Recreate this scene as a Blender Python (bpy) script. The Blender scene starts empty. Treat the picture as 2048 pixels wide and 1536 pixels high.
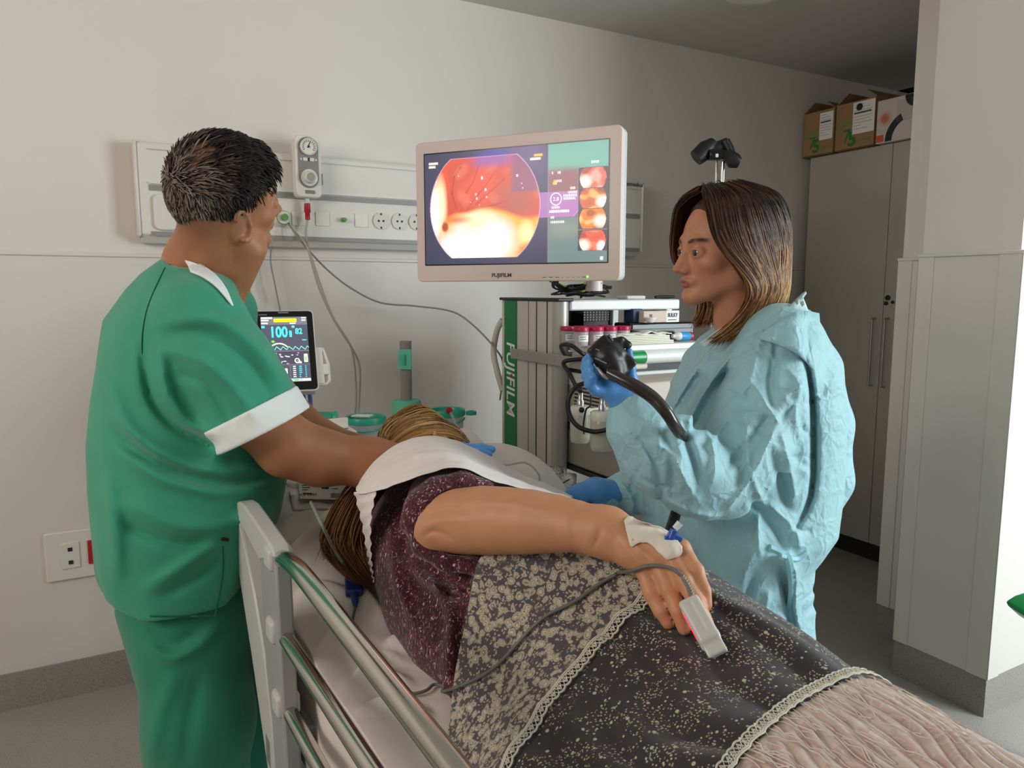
import bpy, bmesh, math, random
import numpy as np
from mathutils import Vector, Matrix, noise as mnoise

S = bpy.context.scene
COL = S.collection
# ------------------------------------------------------------------ camera
F = 1480.0
PITCH = math.radians(7.2)
CAM = np.array([0.0, 0.0, 1.42])
cd = bpy.data.cameras.new('camera'); cam = bpy.data.objects.new('camera', cd); COL.objects.link(cam)
cd.sensor_width = 36.0; cd.lens = F / 2048 * 36.0; cd.clip_start = 0.05
cam.location = CAM; cam.rotation_euler = (math.radians(90) - PITCH, 0, 0)
S.camera = cam
# ------------------------------------------------------------------ light and exposure
S.view_settings.view_transform = 'Standard'; S.view_settings.look = 'None'
S.view_settings.gamma = 1.0; S.view_settings.use_curve_mapping = False
S.view_settings.exposure = 0.1
W = bpy.data.worlds.new('world'); S.world = W; W.use_nodes = True
W.node_tree.nodes['Background'].inputs[0].default_value = (1.0, 0.93, 0.86, 1)
W.node_tree.nodes['Background'].inputs[1].default_value = 0.27
def area(name, loc, target, sx, sy, power, color):
    l = bpy.data.lights.new(name, 'AREA'); l.shape = 'RECTANGLE'; l.size = sx; l.size_y = sy
    l.energy = power; l.color = color
    o = bpy.data.objects.new(name, l); COL.objects.link(o); o.location = loc
    d = Vector(target) - Vector(loc); o.rotation_euler = d.to_track_quat('-Z', 'Y').to_euler()
    return o
area('window_daylight', (3.2, 1.15, 1.65), (0.2, 1.75, 1.1), 1.4, 1.9, 96, (0.86, 0.97, 1.0))
area('left_fill', (-2.2, -0.3, 2.35), (0.7, 2.2, 1.4), 1.5, 1.0, 44, (1.0, 0.91, 0.82))  # added warm fill, unseen, high to the left of the camera

# ------------------------------------------------------------------ pixel / world helpers
RT = np.array([1.0, 0, 0]); FW = np.array([0, math.cos(PITCH), -math.sin(PITCH)]); UP = np.array([0, math.sin(PITCH), math.cos(PITCH)])
def ray(x, y): return FW + (x - 1024) / F * RT - (y - 768) / F * UP
def P(x, y, d): return CAM + ray(x, y) * d                       # a point seen at pixel x,y at distance d along the view axis
def onz(x, y, z):
    r = ray(x, y); return CAM + r * ((z - CAM[2]) / r[2])
def onp(x, y, n, c):                                              # on the plane n.p = c
    r = ray(x, y); n = np.array(n); return CAM + r * ((c - n @ CAM) / (n @ r))
# room grid: the main wall runs along WD, its normal WN points away from the room
A0 = math.radians(61)
WD = np.array([math.sin(A0), math.cos(A0), 0]); WN = np.array([-math.cos(A0), math.sin(A0), 0]); ZZ = np.array([0, 0, 1.0])
WC = 2.906
def wall(x, y, off=0.0): return onp(x, y, WN, WC - off)
def G(a, b, z=0.0): return WD * a + WN * b + ZZ * z               # grid point
def grid_of(p): return float(p @ WD), float(p @ WN)

# ------------------------------------------------------------------ colours and materials
def lin(c):
    if isinstance(c, str): c = tuple(int(c[i:i+2], 16) / 255 for i in (0, 2, 4))
    return tuple((v / 12.92 if v <= 0.04045 else ((v + 0.055) / 1.055) ** 2.4) for v in c)
def mat(name, color='808080', rough=0.5, metal=0.0, bump=0.0, bscale=200.0, var=0.0, vscale=6.0, spec=0.5, trans=0.0, emit=None, estr=1.0, vcol=False, sub=0.0, sheen=0.0, coat=0.0, ior=1.45, bdist=0.002, alpha=1.0, btype='noise'):
    m = bpy.data.materials.new(name); m.use_nodes = True; nt = m.node_tree; N = nt.nodes; L = nt.links
    b = N['Principled BSDF']; c = lin(color)
    b.inputs['Base Color'].default_value = (*c, 1); b.inputs['Roughness'].default_value = rough
    b.inputs['Metallic'].default_value = metal; b.inputs['Specular IOR Level'].default_value = spec
    b.inputs['Transmission Weight'].default_value = trans; b.inputs['IOR'].default_value = ior
    b.inputs['Sheen Weight'].default_value = sheen; b.inputs['Coat Weight'].default_value = coat
    b.inputs['Alpha'].default_value = alpha
    if sub:
        b.inputs['Subsurface Weight'].default_value = sub; b.inputs['Subsurface Radius'].default_value = (0.012, 0.004, 0.002); b.inputs['Subsurface Scale'].default_value = 0.5
    if emit is not None:
        b.inputs['Emission Color'].default_value = (*lin(emit), 1); b.inputs['Emission Strength'].default_value = estr
    tc = N.new('ShaderNodeTexCoord')
    src = None
    if vcol:
        a = N.new('ShaderNodeAttribute'); a.attribute_name = 'Col'; src = a.outputs['Color']
    if var:
        n = N.new('ShaderNodeTexNoise'); n.inputs['Scale'].default_value = vscale; n.inputs['Detail'].default_value = 5
        L.new(tc.outputs['Object'], n.inputs['Vector'])
        r = N.new('ShaderNodeMapRange'); r.inputs['From Min'].default_value = 0.3; r.inputs['From Max'].default_value = 0.7
        r.inputs['To Min'].default_value = 1 - var; r.inputs['To Max'].default_value = 1 + var
        L.new(n.outputs['Fac'], r.inputs['Value'])
        mx = N.new('ShaderNodeVectorMath'); mx.operation = 'SCALE'
        if src: L.new(src, mx.inputs[0])
        else: mx.inputs[0].default_value = c
        L.new(r.outputs[0], mx.inputs['Scale']); src = mx.outputs[0]
    if src: L.new(src, b.inputs['Base Color'])
    if bump:
        if btype == 'noise':
            n = N.new('ShaderNodeTexNoise'); n.inputs['Scale'].default_value = bscale; n.inputs['Detail'].default_value = 4; out = n.outputs['Fac']
        elif btype == 'voronoi':
            n = N.new('ShaderNodeTexVoronoi'); n.inputs['Scale'].default_value = bscale; out = n.outputs['Distance']
        else:
            n = N.new('ShaderNodeTexWave'); n.inputs['Scale'].default_value = bscale; n.inputs['Distortion'].default_value = 3; out = n.outputs['Fac']
        L.new(tc.outputs['Object'], n.inputs['Vector'])
        bp = N.new('ShaderNodeBump'); bp.inputs['Strength'].default_value = bump; bp.inputs['Distance'].default_value = bdist
        L.new(out, bp.inputs['Height']); L.new(bp.outputs[0], b.inputs['Normal'])
    return m
def speckle(name, base, dark, light, rough=0.35, scale=260):
    m = mat(name, base, rough); nt = m.node_tree; N = nt.nodes; L = nt.links; b = N['Principled BSDF']
    tc = N.new('ShaderNodeTexCoord'); n1 = N.new('ShaderNodeTexNoise'); n1.inputs['Scale'].default_value = scale; n1.inputs['Detail'].default_value = 2
    L.new(tc.outputs['Object'], n1.inputs['Vector'])
    r = N.new('ShaderNodeValToRGB'); e = r.color_ramp.elements
    e[0].position = 0.32; e[0].color = (*lin(dark), 1); e[1].position = 0.42; e[1].color = (*lin(base), 1)
    x = e.new(0.62); x.color = (*lin(base), 1); x = e.new(0.7); x.color = (*lin(light), 1)
    L.new(n1.outputs['Fac'], r.inputs[0]); n2 = N.new('ShaderNodeTexNoise'); n2.inputs['Scale'].default_value = 3; L.new(tc.outputs['Object'], n2.inputs['Vector'])
    mx = N.new('ShaderNodeMix'); mx.data_type = 'RGBA'; mx.blend_type = 'MULTIPLY'; mx.inputs[0].default_value = 0.25
    L.new(r.outputs[0], mx.inputs[6]); L.new(n2.outputs['Fac'], mx.inputs[7]); L.new(mx.outputs[2], b.inputs['Base Color'])
    return m

# ------------------------------------------------------------------ object helpers
def empty(name, loc, label, cat, group=None):
    o = bpy.data.objects.new(name, None); COL.objects.link(o); o.location = tuple(float(v) for v in loc); o.empty_display_size = 0.05
    return tag(o, label, cat, group)
def tag(o, label=None, cat=None, group=None, kind=None):
    if label: o['label'] = label
    if cat: o['category'] = cat
    if group: o['group'] = group
    if kind: o['kind'] = kind
    return o
def link(name, me, m, parent=None, smooth=False, bevel=0.0, bseg=2, sub=0, solid=0.0, base=None):
    o = bpy.data.objects.new(name, me); COL.objects.link(o)
    if m is not None:
        for mm in (m if isinstance(m, (list, tuple)) else [m]): me.materials.append(mm)
    if parent is not None:
        o.parent = parent; root = parent; off = Vector((0, 0, 0))
        while root is not None: off += root.location; root = root.parent
        me.transform(Matrix.Translation(-off))
    if base is not None:
        b = Vector([float(v) for v in base]); me.transform(Matrix.Translation(-b)); o.location = b
    if smooth:
        me.polygons.foreach_set('use_smooth', [True] * len(me.polygons))
        if len(me.polygons) < 8000: me.set_sharp_from_angle(angle=math.radians(52))
    if solid: s = o.modifiers.new('solid', 'SOLIDIFY'); s.thickness = solid; s.offset = -1
    if bevel:
        b = o.modifiers.new('bevel', 'BEVEL'); b.width = bevel; b.segments = bseg; b.limit_method = 'ANGLE'; b.angle_limit = math.radians(35); b.harden_normals = False
        me.polygons.foreach_set('use_smooth', [True] * len(me.polygons))
        try: me.set_sharp_from_angle(angle=math.radians(40))
        except Exception: pass
    if sub: s = o.modifiers.new('sub', 'SUBSURF'); s.levels = sub; s.render_levels = sub
    return o

class MB:
    """collects shapes and links them as one mesh object"""
    def __init__(s): s.v = []; s.f = []; s.mi = []; s.cur = 0
    def add(s, vs, fs):
        n = len(s.v); s.v += [tuple(float(c) for c in p) for p in vs]; s.f += [[i + n for i in f] for f in fs]; s.mi += [s.cur] * len(fs); return s
    def box(s, c, ax, ay, az):                       # centre and three half-axis vectors
        c, ax, ay, az = map(np.array, (c, ax, ay, az)); vs = [c + i*ax + j*ay + k*az for k in (-1, 1) for j in (-1, 1) for i in (-1, 1)]
        return s.add(vs, [[0,2,3,1],[4,5,7,6],[0,1,5,4],[2,6,7,3],[0,4,6,2],[1,3,7,5]])
    def gbox(s, a0, a1, b0, b1, z0, z1):             # box in room-grid coordinates
        return s.box(G((a0+a1)/2, (b0+b1)/2, (z0+z1)/2), WD*(a1-a0)/2, WN*(b1-b0)/2, ZZ*(z1-z0)/2)
    def tube(s, pts, r, n=10, cap=True):
        pts = [np.array(p, float) for p in pts]; m = len(pts); rs = r if hasattr(r, '__len__') else [r]*m
        t = [pts[min(i+1, m-1)] - pts[max(i-1, 0)] for i in range(m)]; t = [q / (np.linalg.norm(q) + 1e-9) for q in t]
        u = np.cross(t[0], [0, 0, 1]);
        if np.linalg.norm(u) < 1e-3: u = np.cross(t[0], [1, 0, 0])
        u /= np.linalg.norm(u); vs = []
        for i in range(m):
            u = u - t[i] * (u @ t[i]); u /= np.linalg.norm(u) + 1e-9; w = np.cross(t[i], u)
            for k in range(n):
                a = 2*math.pi*k/n; vs.append(pts[i] + (u*math.cos(a) + w*math.sin(a)) * rs[i])
        fs = [[i*n+k, i*n+(k+1) % n, (i+1)*n+(k+1) % n, (i+1)*n+k] for i in range(m-1) for k in range(n)]
        if cap: fs += [list(range(n))[::-1], [(m-1)*n+k for k in range(n)]]
        return s.add(vs, fs)
    def cyl(s, a, b, r, r2=None, n=24): return s.tube([a, b], [r, r if r2 is None else r2], n)
    def lathe(s, c, axis, prof, n=32, closed=False):  # prof: (radius, height) along axis
        c = np.array(c, float); axis = np.array(axis, float); axis /= np.linalg.norm(axis)
        u = np.cross(axis, [0.3, 1, 0.1]); u /= np.linalg.norm(u); w = np.cross(axis, u); vs = []
        for r, h in prof:
            for k in range(n):
                a = 2*math.pi*k/n; vs.append(c + axis*h + (u*math.cos(a) + w*math.sin(a))*r)
        m = len(prof); fs = [[i*n+k, i*n+(k+1) % n, (i+1)*n+(k+1) % n, (i+1)*n+k] for i in range(m-1) for k in range(n)]
        if prof[0][0] > 1e-6 and not closed: fs.append(list(range(n))[::-1])
        if prof[-1][0] > 1e-6 and not closed: fs.append([(m-1)*n+k for k in range(n)])
        if closed: fs += [[(m-1)*n+k, (m-1)*n+(k+1) % n, (k+1) % n, k] for k in range(n)]
        return s.add(vs, fs)
    def prism(s, poly, o, ux, uy, un, depth):        # 2-D polygon extruded along un
        o, ux, uy, un = map(np.array, (o, ux, uy, un)); n = len(poly)
        vs = [o + ux*x + uy*y for x, y in poly] + [o + ux*x + uy*y + un*depth for x, y in poly]
        return s.add(vs, [list(range(n))[::-1], [n+i for i in range(n)]] + [[i, (i+1) % n, n+(i+1) % n, n+i] for i in range(n)])
    def grid(s, rows):
        nr, nc = len(rows), len(rows[0])
        return s.add([p for r in rows for p in r], [[i*nc+j, i*nc+j+1, (i+1)*nc+j+1, (i+1)*nc+j] for i in range(nr-1) for j in range(nc-1)])
    def build(s, name, m, parent=None, **k):
        me = bpy.data.meshes.new(name); me.from_pydata(s.v, [], s.f)
        bm = bmesh.new(); bm.from_mesh(me); bmesh.ops.recalc_face_normals(bm, faces=bm.faces); bm.to_mesh(me); bm.free()
        o = link(name, me, m, parent, **k)
        if isinstance(m, (list, tuple)): me.polygons.foreach_set('material_index', s.mi)
        return o
def rrect(w, h, r, n=6):
    out = []
    for cx, cy, a in ((w/2-r, h/2-r, 0), (-w/2+r, h/2-r, 90), (-w/2+r, -h/2+r, 180), (w/2-r, -h/2+r, 270)):
        for i in range(n+1):
            t = math.radians(a + 90*i/n); out.append((cx + r*math.cos(t), cy + r*math.sin(t)))
    return out
def circ(r, n=32, cx=0, cy=0, ry=None): return [(cx + r*math.cos(2*math.pi*i/n), cy + (ry or r)*math.sin(2*math.pi*i/n)) for i in range(n)]
def smooth_path(pts, k=8):
    pts = [np.array(p, float) for p in pts]; out = []; n = len(pts)
    for i in range(n-1):
        p0, p1, p2, p3 = pts[max(i-1, 0)], pts[i], pts[i+1], pts[min(i+2, n-1)]
        for j in range(k):
            t = j/k; out.append(0.5*((2*p1) + (p2-p0)*t + (2*p0-5*p1+4*p2-p3)*t*t + (-p0+3*p1-3*p2+p3)*t**3))
    out.append(pts[-1]); return out
def cable(name, pts, r, m, parent=None, n=8, k=8, **kw):
    b = MB(); b.tube(smooth_path(pts, k), r, n); return b.build(name, m, parent, smooth=True, **kw)
def text(name, body, o, ux, uy, size, m, parent=None, fat=0.0, depth=0.0006, wide=1.0, align='CENTER', shear=0.0):
    """lettering standing on a surface: o is the anchor, ux the reading direction, uy up"""
    c = bpy.data.curves.new('t', 'FONT'); c.body = body; c.size = size; c.offset = fat; c.extrude = depth/2; c.align_x = align; c.align_y = 'CENTER'; c.resolution_u = 3; c.shear = shear
    t = bpy.data.objects.new('t', c); COL.objects.link(t); dg = bpy.context.evaluated_depsgraph_get(); me = bpy.data.meshes.new_from_object(t.evaluated_get(dg))
    bpy.data.objects.remove(t); bpy.data.curves.remove(c); me.name = name
    ux = Vector([float(q) for q in ux]).normalized(); uy = Vector([float(q) for q in uy]).normalized(); un = ux.cross(uy)
    M = Matrix((( ux.x*wide, uy.x, un.x, o[0]), (ux.y*wide, uy.y, un.y, o[1]), (ux.z*wide, uy.z, un.z, o[2]), (0, 0, 0, 1)))
    me.transform(M); me.materials.clear(); return link(name, me, m, parent)

# ------------------------------------------------------------------ implicit surfaces for organic shapes
def nrm(v): v = np.array(v, float); return v / (np.linalg.norm(v) + 1e-12)
def smin(a, b, k):
    if k <= 0: return np.minimum(a, b)
    h = np.clip(0.5 + 0.5*(b-a)/k, 0, 1); return b + (a-b)*h - k*h*(1-h)
def smax(a, b, k): return -smin(-a, -b, k)
def cone(X, a, b, ra, rb):
    a = np.array(a, np.float32); b = np.array(b, np.float32); ab = b-a; L2 = float(ab @ ab) + 1e-12
    t = np.clip(((X-a) @ ab) / L2, 0, 1); d = X - a - t[:, None]*ab
    return np.sqrt((d*d).sum(1)) - (ra + (rb-ra)*t)
def ell(X, c, r, R=None):
    q = X - np.array(c, np.float32)
    if R is not None: q = q @ np.array(R, np.float32).T          # rows of R are the ellipsoid axes
    r = np.array(r, np.float32); k0 = np.sqrt(((q/r)**2).sum(1)); k1 = np.sqrt(((q/(r*r))**2).sum(1)) + 1e-9
    return k0*(k0-1)/k1
def rbox(X, c, h, R, r):
    q = np.abs((X - np.array(c, np.float32)) @ np.array(R, np.float32).T) - (np.array(h, np.float32) - r)
    return np.sqrt((np.maximum(q, 0)**2).sum(1)) + np.minimum(q.max(1), 0) - r
def chain(X, pts, rs, k=0.02):
    d = None
    for i in range(len(pts)-1):
        e = cone(X, pts[i], pts[i+1], rs[i], rs[i+1]); d = e if d is None else smin(d, e, k)
    return d
def surf(fn, lo, hi, h):
    """surface nets over fn(points) on a grid of step h; returns verts, quads"""
    lo = np.array(lo, float); hi = np.array(hi, float); n = np.ceil((hi-lo)/h).astype(int) + 1
    # coarse pass keeps only the blocks near the surface
    B = 8; nb = -(-n // B); n = nb*B + 1
    V = np.full(n, 1.0, np.float32)
    cs = np.stack(np.meshgrid(*[np.arange(q) for q in nb], indexing='ij'), -1).reshape(-1, 3)
    cc = (lo + (cs*B + B/2)*h).astype(np.float32); dv = np.concatenate([fn(cc[i:i+40000]) for i in range(0, len(cc), 40000)])
    near = np.abs(dv) < B*h*1.45 + 0.012; sgn = dv
    loc = np.stack(np.meshgrid(*[np.arange(B+1)]*3, indexing='ij'), -1).reshape(-1, 3)
    Vn = V
    for c, s_ in zip(cs[~near], sgn[~near]):
        x, y, z = c*B; Vn[x:x+B+1, y:y+B+1, z:z+B+1] = 1.0 if s_ > 0 else -1.0
    nc = cs[near]
    for i in range(0, len(nc), 250):
        blk = nc[i:i+250]; pts = (lo + ((blk*B)[:, None, :] + loc[None])*h).reshape(-1, 3).astype(np.float32); r = fn(pts).reshape(len(blk), B+1, B+1, B+1)
        for c, q in zip(blk, r):
            x, y, z = c*B; Vn[x:x+B+1, y:y+B+1, z:z+B+1] = q
    V = Vn; s = V < 0
    acc = np.zeros(tuple(np.array(V.shape)-1) + (3,), np.float32); cnt = np.zeros(tuple(np.array(V.shape)-1), np.float32)
    corner = [(i, j, k) for i in (0, 1) for j in (0, 1) for k in (0, 1)]
    def sl(c): return tuple(slice(c[q], V.shape[q]-1+c[q]) for q in range(3))
    for c in corner:
        for ax in range(3):
            if c[ax] == 1: continue
            c2 = list(c); c2[ax] = 1; a = V[sl(c)]; b = V[sl(tuple(c2))]; mk = (a < 0) != (b < 0)
            t = np.where(mk, a/np.where(mk, a-b, 1), 0)
            for q in range(3): acc[..., q] += mk * ((c[q] + t) if q == ax else c[q])
            cnt += mk
    idx = -np.ones(cnt.shape, np.int64); act = cnt > 0; idx[act] = np.arange(act.sum()); ijk = np.argwhere(act)
    vs = lo + (ijk + acc[act] / cnt[act][:, None]) * h
    quads = []
    for ax in range(3):
        o1, o2 = [(1, 2), (2, 0), (0, 1)][ax]
        sa = [slice(None)]*3; sb = [slice(None)]*3; sa[ax] = slice(0, -1); sb[ax] = slice(1, None)
        sg = s[tuple(sa)] != s[tuple(sb)]; e = np.argwhere(sg); ok = (e[:, o1] > 0) & (e[:, o2] > 0) & (e[:, o1] < idx.shape[o1]) & (e[:, o2] < idx.shape[o2]); e = e[ok]
        ins = s[tuple(e.T)]
        def at(d1, d2):
            q = e.copy(); q[:, o1] -= d1; q[:, o2] -= d2; return idx[tuple(q.T)]
        q = np.stack([at(0, 0), at(1, 0), at(1, 1), at(0, 1)], 1); q[~ins] = q[~ins][:, ::-1]; quads.append(q)
    q = np.concatenate(quads); q = q[(q >= 0).all(1)]
    return vs, q
def sdf_obj(name, fn, lo, hi, h, m, parent=None, color=None, post=None, relax=1, **kw):
    vs, q = surf(fn, lo, hi, h)
    for _ in range(relax):                                        # light smoothing takes off the grid marks
        sm = np.zeros_like(vs); ct = np.zeros(len(vs))
        for a, b in ((0, 1), (1, 2), (2, 3), (3, 0)):
            np.add.at(sm, q[:, a], vs[q[:, b]]); np.add.at(sm, q[:, b], vs[q[:, a]]); np.add.at(ct, q[:, a], 1); np.add.at(ct, q[:, b], 1)
        vs = vs*0.5 + 0.5*sm/np.maximum(ct, 1)[:, None]
    if post is not None: vs = post(vs)
    me = np_mesh(name, vs, q)
    if color is not None: set_col(me, color(vs))
    o = link(name, me, m, parent, smooth=True, **kw); return o
def np_mesh(name, vs, q):
    me = bpy.data.meshes.new(name); k = q.shape[1]; me.vertices.add(len(vs)); me.vertices.foreach_set('co', np.asarray(vs, np.float32).ravel())
    me.loops.add(k*len(q)); me.loops.foreach_set('vertex_index', q.astype(np.int32).ravel()); me.polygons.add(len(q))
    me.polygons.foreach_set('loop_start', np.arange(0, k*len(q), k, dtype=np.int32)); me.update(calc_edges=True); me.validate(); return me
def set_col(me, c):
    a = me.color_attributes.new('Col', 'FLOAT_COLOR', 'POINT'); c = np.asarray(c, np.float32)
    if c.shape[1] == 3: c = np.concatenate([c, np.ones((len(c), 1), np.float32)], 1)
    a.data.foreach_set('color', c.ravel())
def mixc(c, mask, col):
    m = np.clip(mask, 0, 1)[:, None]; return c*(1-m) + np.array(lin(col), np.float32)[None]*m
def flat(vs, col): return np.tile(np.array(lin(col), np.float32), (len(vs), 1))
def blob(vs, c, r, soft=0.5): return np.clip((1 - np.sqrt((((vs-np.array(c))/np.array(r))**2).sum(1))) / soft, 0, 1)
def wob(X, sc, seed=0.0):                                         # cheap smooth noise in -1..1 from summed sines
    x, y, z = (X*sc).T if X.ndim == 2 else X
    return (np.sin(x*1.7+seed+1.3*np.sin(y*1.1+seed*2)) + np.sin(y*1.9+2.1*seed+1.1*np.sin(z*1.3+seed)) + np.sin(z*1.6+3.7*seed+1.2*np.sin(x*1.2-seed))) / 3
def sstep_(a, b, x): t = np.clip((x-a)/(b-a), 0, 1); return t*t*(3-2*t)
def strands(name, paths, radii, m, parent, cols, n=5):
    """many tapered locks as one hair mesh; paths: list of point lists"""
    V = []; Q = []; C = []; base = 0
    for pts, r, cc in zip(paths, radii, cols):
        p = np.array(smooth_path(pts, 4)); k = len(p); t = np.gradient(p, axis=0); t /= np.linalg.norm(t, axis=1)[:, None] + 1e-9
        u = np.cross(t, [0.31, 0.52, 0.8]); u /= np.linalg.norm(u, axis=1)[:, None] + 1e-9; w = np.cross(t, u)
        s = np.linspace(0, 1, k); sm_ = sstep_(.12, .9, s); rr = r * (0.35 + 0.65*np.sin(np.pi*np.clip(s*0.9+0.08, 0, 1))**0.6) * np.where(s > 0.85, (1.02-s)/0.17, 1)
        a = np.arange(n)*2*np.pi/n
        ring = p[:, None] + (u[:, None]*np.cos(a)[None, :, None] + w[:, None]*np.sin(a)[None, :, None]) * rr[:, None, None]
        V.append(ring.reshape(-1, 3)); i = np.arange(k-1)[:, None]*n; j = np.arange(n)[None]
        Q.append(np.stack([i+j, i+(j+1) % n, i+n+(j+1) % n, i+n+j], -1).reshape(-1, 4) + base); base += k*n
        c0, c1 = cc; cl = c0[None]*(1-sm_[:, None]) + c1[None]*sm_[:, None]; C.append(np.repeat(cl, n, 0))
    me = np_mesh(name, np.concatenate(V), np.concatenate(Q)); set_col(me, np.concatenate(C)); return link(name, me, m, parent, smooth=True)
def rbox_obj(name, c, ax, ay, az, m, parent=None, bevel=0.004, **k):
    return MB().box(c, ax, ay, az).build(name, m, parent, bevel=bevel, **k)
# ================================================================== room
M_wall = mat('painted_wall', 'dcd5ce', 0.75, bump=0.12, bscale=240, bdist=0.001, var=0.015, vscale=2)
M_clad = mat('wall_cladding', 'd9d3cd', 0.42, bump=0.06, bscale=400, bdist=0.0005)
M_ceil = mat('ceiling_paint', 'cfccc6', 0.85)
M_floor = speckle('vinyl_floor', 'aea9a2', '807b75', 'c4c0b9', 0.38)
M_cove = speckle('vinyl_cove', 'a19c95', '76726d', 'b5b0aa', 0.42)
M_seam = mat('dark_seam', '8a8782', 0.6)
def struct(b, name, m, **k): return tag(b.build(name, m, **k), kind='structure')
struct(MB().add([(-4, -2.4, 0), (6, -2.4, 0), (6, 8, 0), (-4, 8, 0), (-4, -2.4, -.1), (6, -2.4, -.1), (6, 8, -.1), (-4, 8, -.1)],
    [[0,1,2,3],[7,6,5,4],[0,4,5,1],[1,5,6,2],[2,6,7,3],[3,7,4,0]]), 'floor', M_floor)
CZ = 2.60
# main wall
struct(MB().gbox(-2.2, 6.2, WC, WC+0.15, 0, CZ+0.02), 'wall_back', M_wall)
rl = wall(100, 512)[2]                      # height of the top edge of the cladding
ap = grid_of(onz(1787, 1347, 0)); aq = grid_of(onz(1965, 1430, 0)); ar = grid_of(onz(1757, 1268, 0))
struct(MB().gbox(-2.2, 6.2, WC-0.004, WC, 0.12, rl), 'trim_1', M_clad)
struct(MB().gbox(-2.2, 6.2, WC-0.010, WC, rl, rl+0.014), 'trim_2', M_clad, bevel=0.004)
struct(MB().gbox(-2.2, 6.2, WC-0.012, WC-0.004, 0.0, 0.13), 'baseboard_back', M_cove)
b = MB()
for px in (97, ): pass
# right-hand pier: near block and the deeper door jamb behind it
a1, b1 = aq; a0, b0 = ap                    # b1 < b0 : near corner at b1
ac = (a0 + a1)/2
ja, jb = ar
struct(MB().gbox(ac, ac+1.6, b1, b0, 0, CZ+0.02), 'wall_right', M_wall)
struct(MB().gbox(ja-0.0, ja+1.4, b0+0.0, jb, 0, CZ+0.02), 'wall_jamb', M_wall)
cb = MB()                                   # cladding sheets and corner guards, standing a few millimetres proud
cb.gbox(ac-0.012, ac, b1-0.002, b0+0.002, 0.135, rl); cb.gbox(ac-0.012, ac+1.6, b1-0.012, b1, 0.135, rl)
struct(cb, 'trim_3', M_clad, bevel=0.002)
cg = MB()
cg.gbox(ac-0.016, ac-0.012, b1-0.016, b1+0.055, 0.135, rl+0.004); cg.gbox(ac-0.016, ac+0.05, b1-0.016, b1-0.012, 0.135, rl+0.004)
cg.gbox(ac-0.016, ac-0.012, b0-0.05, b0+0.006, 0.135, rl+0.004); cg.gbox(ac-0.016, ac+0.05, b0+0.002, b0+0.006, 0.135, rl+0.004)
struct(cg, 'trim_4', M_clad, bevel=0.0015)
cj = MB(); cj.gbox(ja-0.014, ja, b0+0.006, jb+0.004, 0.135, rl); cj.gbox(ja-0.018, ja-0.014, jb-0.05, jb+0.008, 0.135, rl+0.004)
struct(cj, 'trim_5', M_clad, bevel=0.002)
bb = MB(); bb.gbox(ac-0.010, ac+1.6, b1-0.010, b0+0.003, 0, 0.135); struct(bb, 'baseboard_right', M_cove)
bb = MB(); bb.gbox(ja-0.010, ja+1.4, b0+0.004, jb+0.006, 0, 0.135); struct(bb, 'baseboard_jamb', M_cove)
# little square capping on top of the cladding
cc_ = MB(); cc_.gbox(ac-0.020, ac+1.6, b1-0.020, b0+0.008, rl, rl+0.012); struct(cc_, 'trim_6', M_clad, bevel=0.003)
cc_ = MB(); cc_.gbox(ja-0.022, ja+1.4, b0+0.009, jb+0.010, rl, rl+0.012); struct(cc_, 'trim_7', M_clad, bevel=0.003)
# far right wall of the niche and ceiling
struct(MB().gbox(4.35, 4.5, -0.2, WC, 0, CZ+0.02), 'wall_far_right', M_wall)
struct(MB().add([(-4, -2.4, CZ), (6, -2.4, CZ), (6, 8, CZ), (-4, 8, CZ), (-4, -2.4, CZ+.1), (6, -2.4, CZ+.1), (6, 8, CZ+.1), (-4, 8, CZ+.1)],
    [[3,2,1,0],[4,5,6,7],[0,1,5,4],[1,2,6,5],[2,3,7,6],[3,0,4,7]]), 'ceiling', M_ceil)
# ceiling lamp, only its rim shows at the top edge of the frame
M_white = mat('white_plastic', 'e4e1dc', 0.4)
t = onz(1515, -24, CZ); r_ = empty('ceiling_lamp', (t[0], t[1], CZ-0.03), 'round recessed white ceiling lamp, just its rim showing above the doctor', 'ceiling lamp')
MB().lathe((t[0], t[1], CZ-0.03), ZZ, [(0.10, 0.03), (0.13, 0.028), (0.135, 0.016), (0.12, 0.006), (0.10, 0.01)], 40).build('lamp_rim', M_white, r_, smooth=True)
MB().lathe((t[0], t[1], CZ-0.022), ZZ, [(0.0, 0), (0.10, 0.004), (0.10, 0.012)], 40).build('diffuser', mat('lamp_diffuser', 'c9c6c0', 0.5), r_, smooth=True)
# ================================================================== wall supply unit, regulator, sockets, hoses
M_panel = mat('supply_panel', 'dcd8d0', 0.38, bump=0.03, bscale=300)
M_lip = mat('panel_lip', 'c2c0bb', 0.35)
M_strip = mat('grey_strip', '8f8d8a', 0.45)
M_plate = mat('socket_plate', 'dfdbd2', 0.35)
M_dark = mat('dark_hole', '2a2826', 0.6)
M_red = mat('red_plastic', 'b0202a', 0.4)
M_green = mat('green_connector', '5f9a4e', 0.4)
M_metal = mat('brushed_steel', 'b9b8b5', 0.28, metal=1.0)
M_chrome = mat('chrome', 'e0e0de', 0.1, metal=1.0)
M_black = mat('black_rubber', '18181a', 0.42)
M_gloss = mat('black_gloss', '121214', 0.2)
M_tube = mat('clear_hose', 'b3afa4', 0.3, alpha=0.9)
M_cable = mat('grey_cable', '8d8a84', 0.5)
tl = wall(272, 280, 0.075); bl = wall(285, 485, 0.075); a_l = grid_of(tl)[0]; a_r = grid_of(wall(1284, 360, 0.075))[0]
z1, z0 = tl[2], bl[2]; H = z1 - z0; bw = WC - 0.075
pn = empty('medical_supply_unit', G((a_l+a_r)/2, WC, z0), 'long cream wall supply unit with sockets behind the man and the display', 'medical supply unit')
b = MB()
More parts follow.
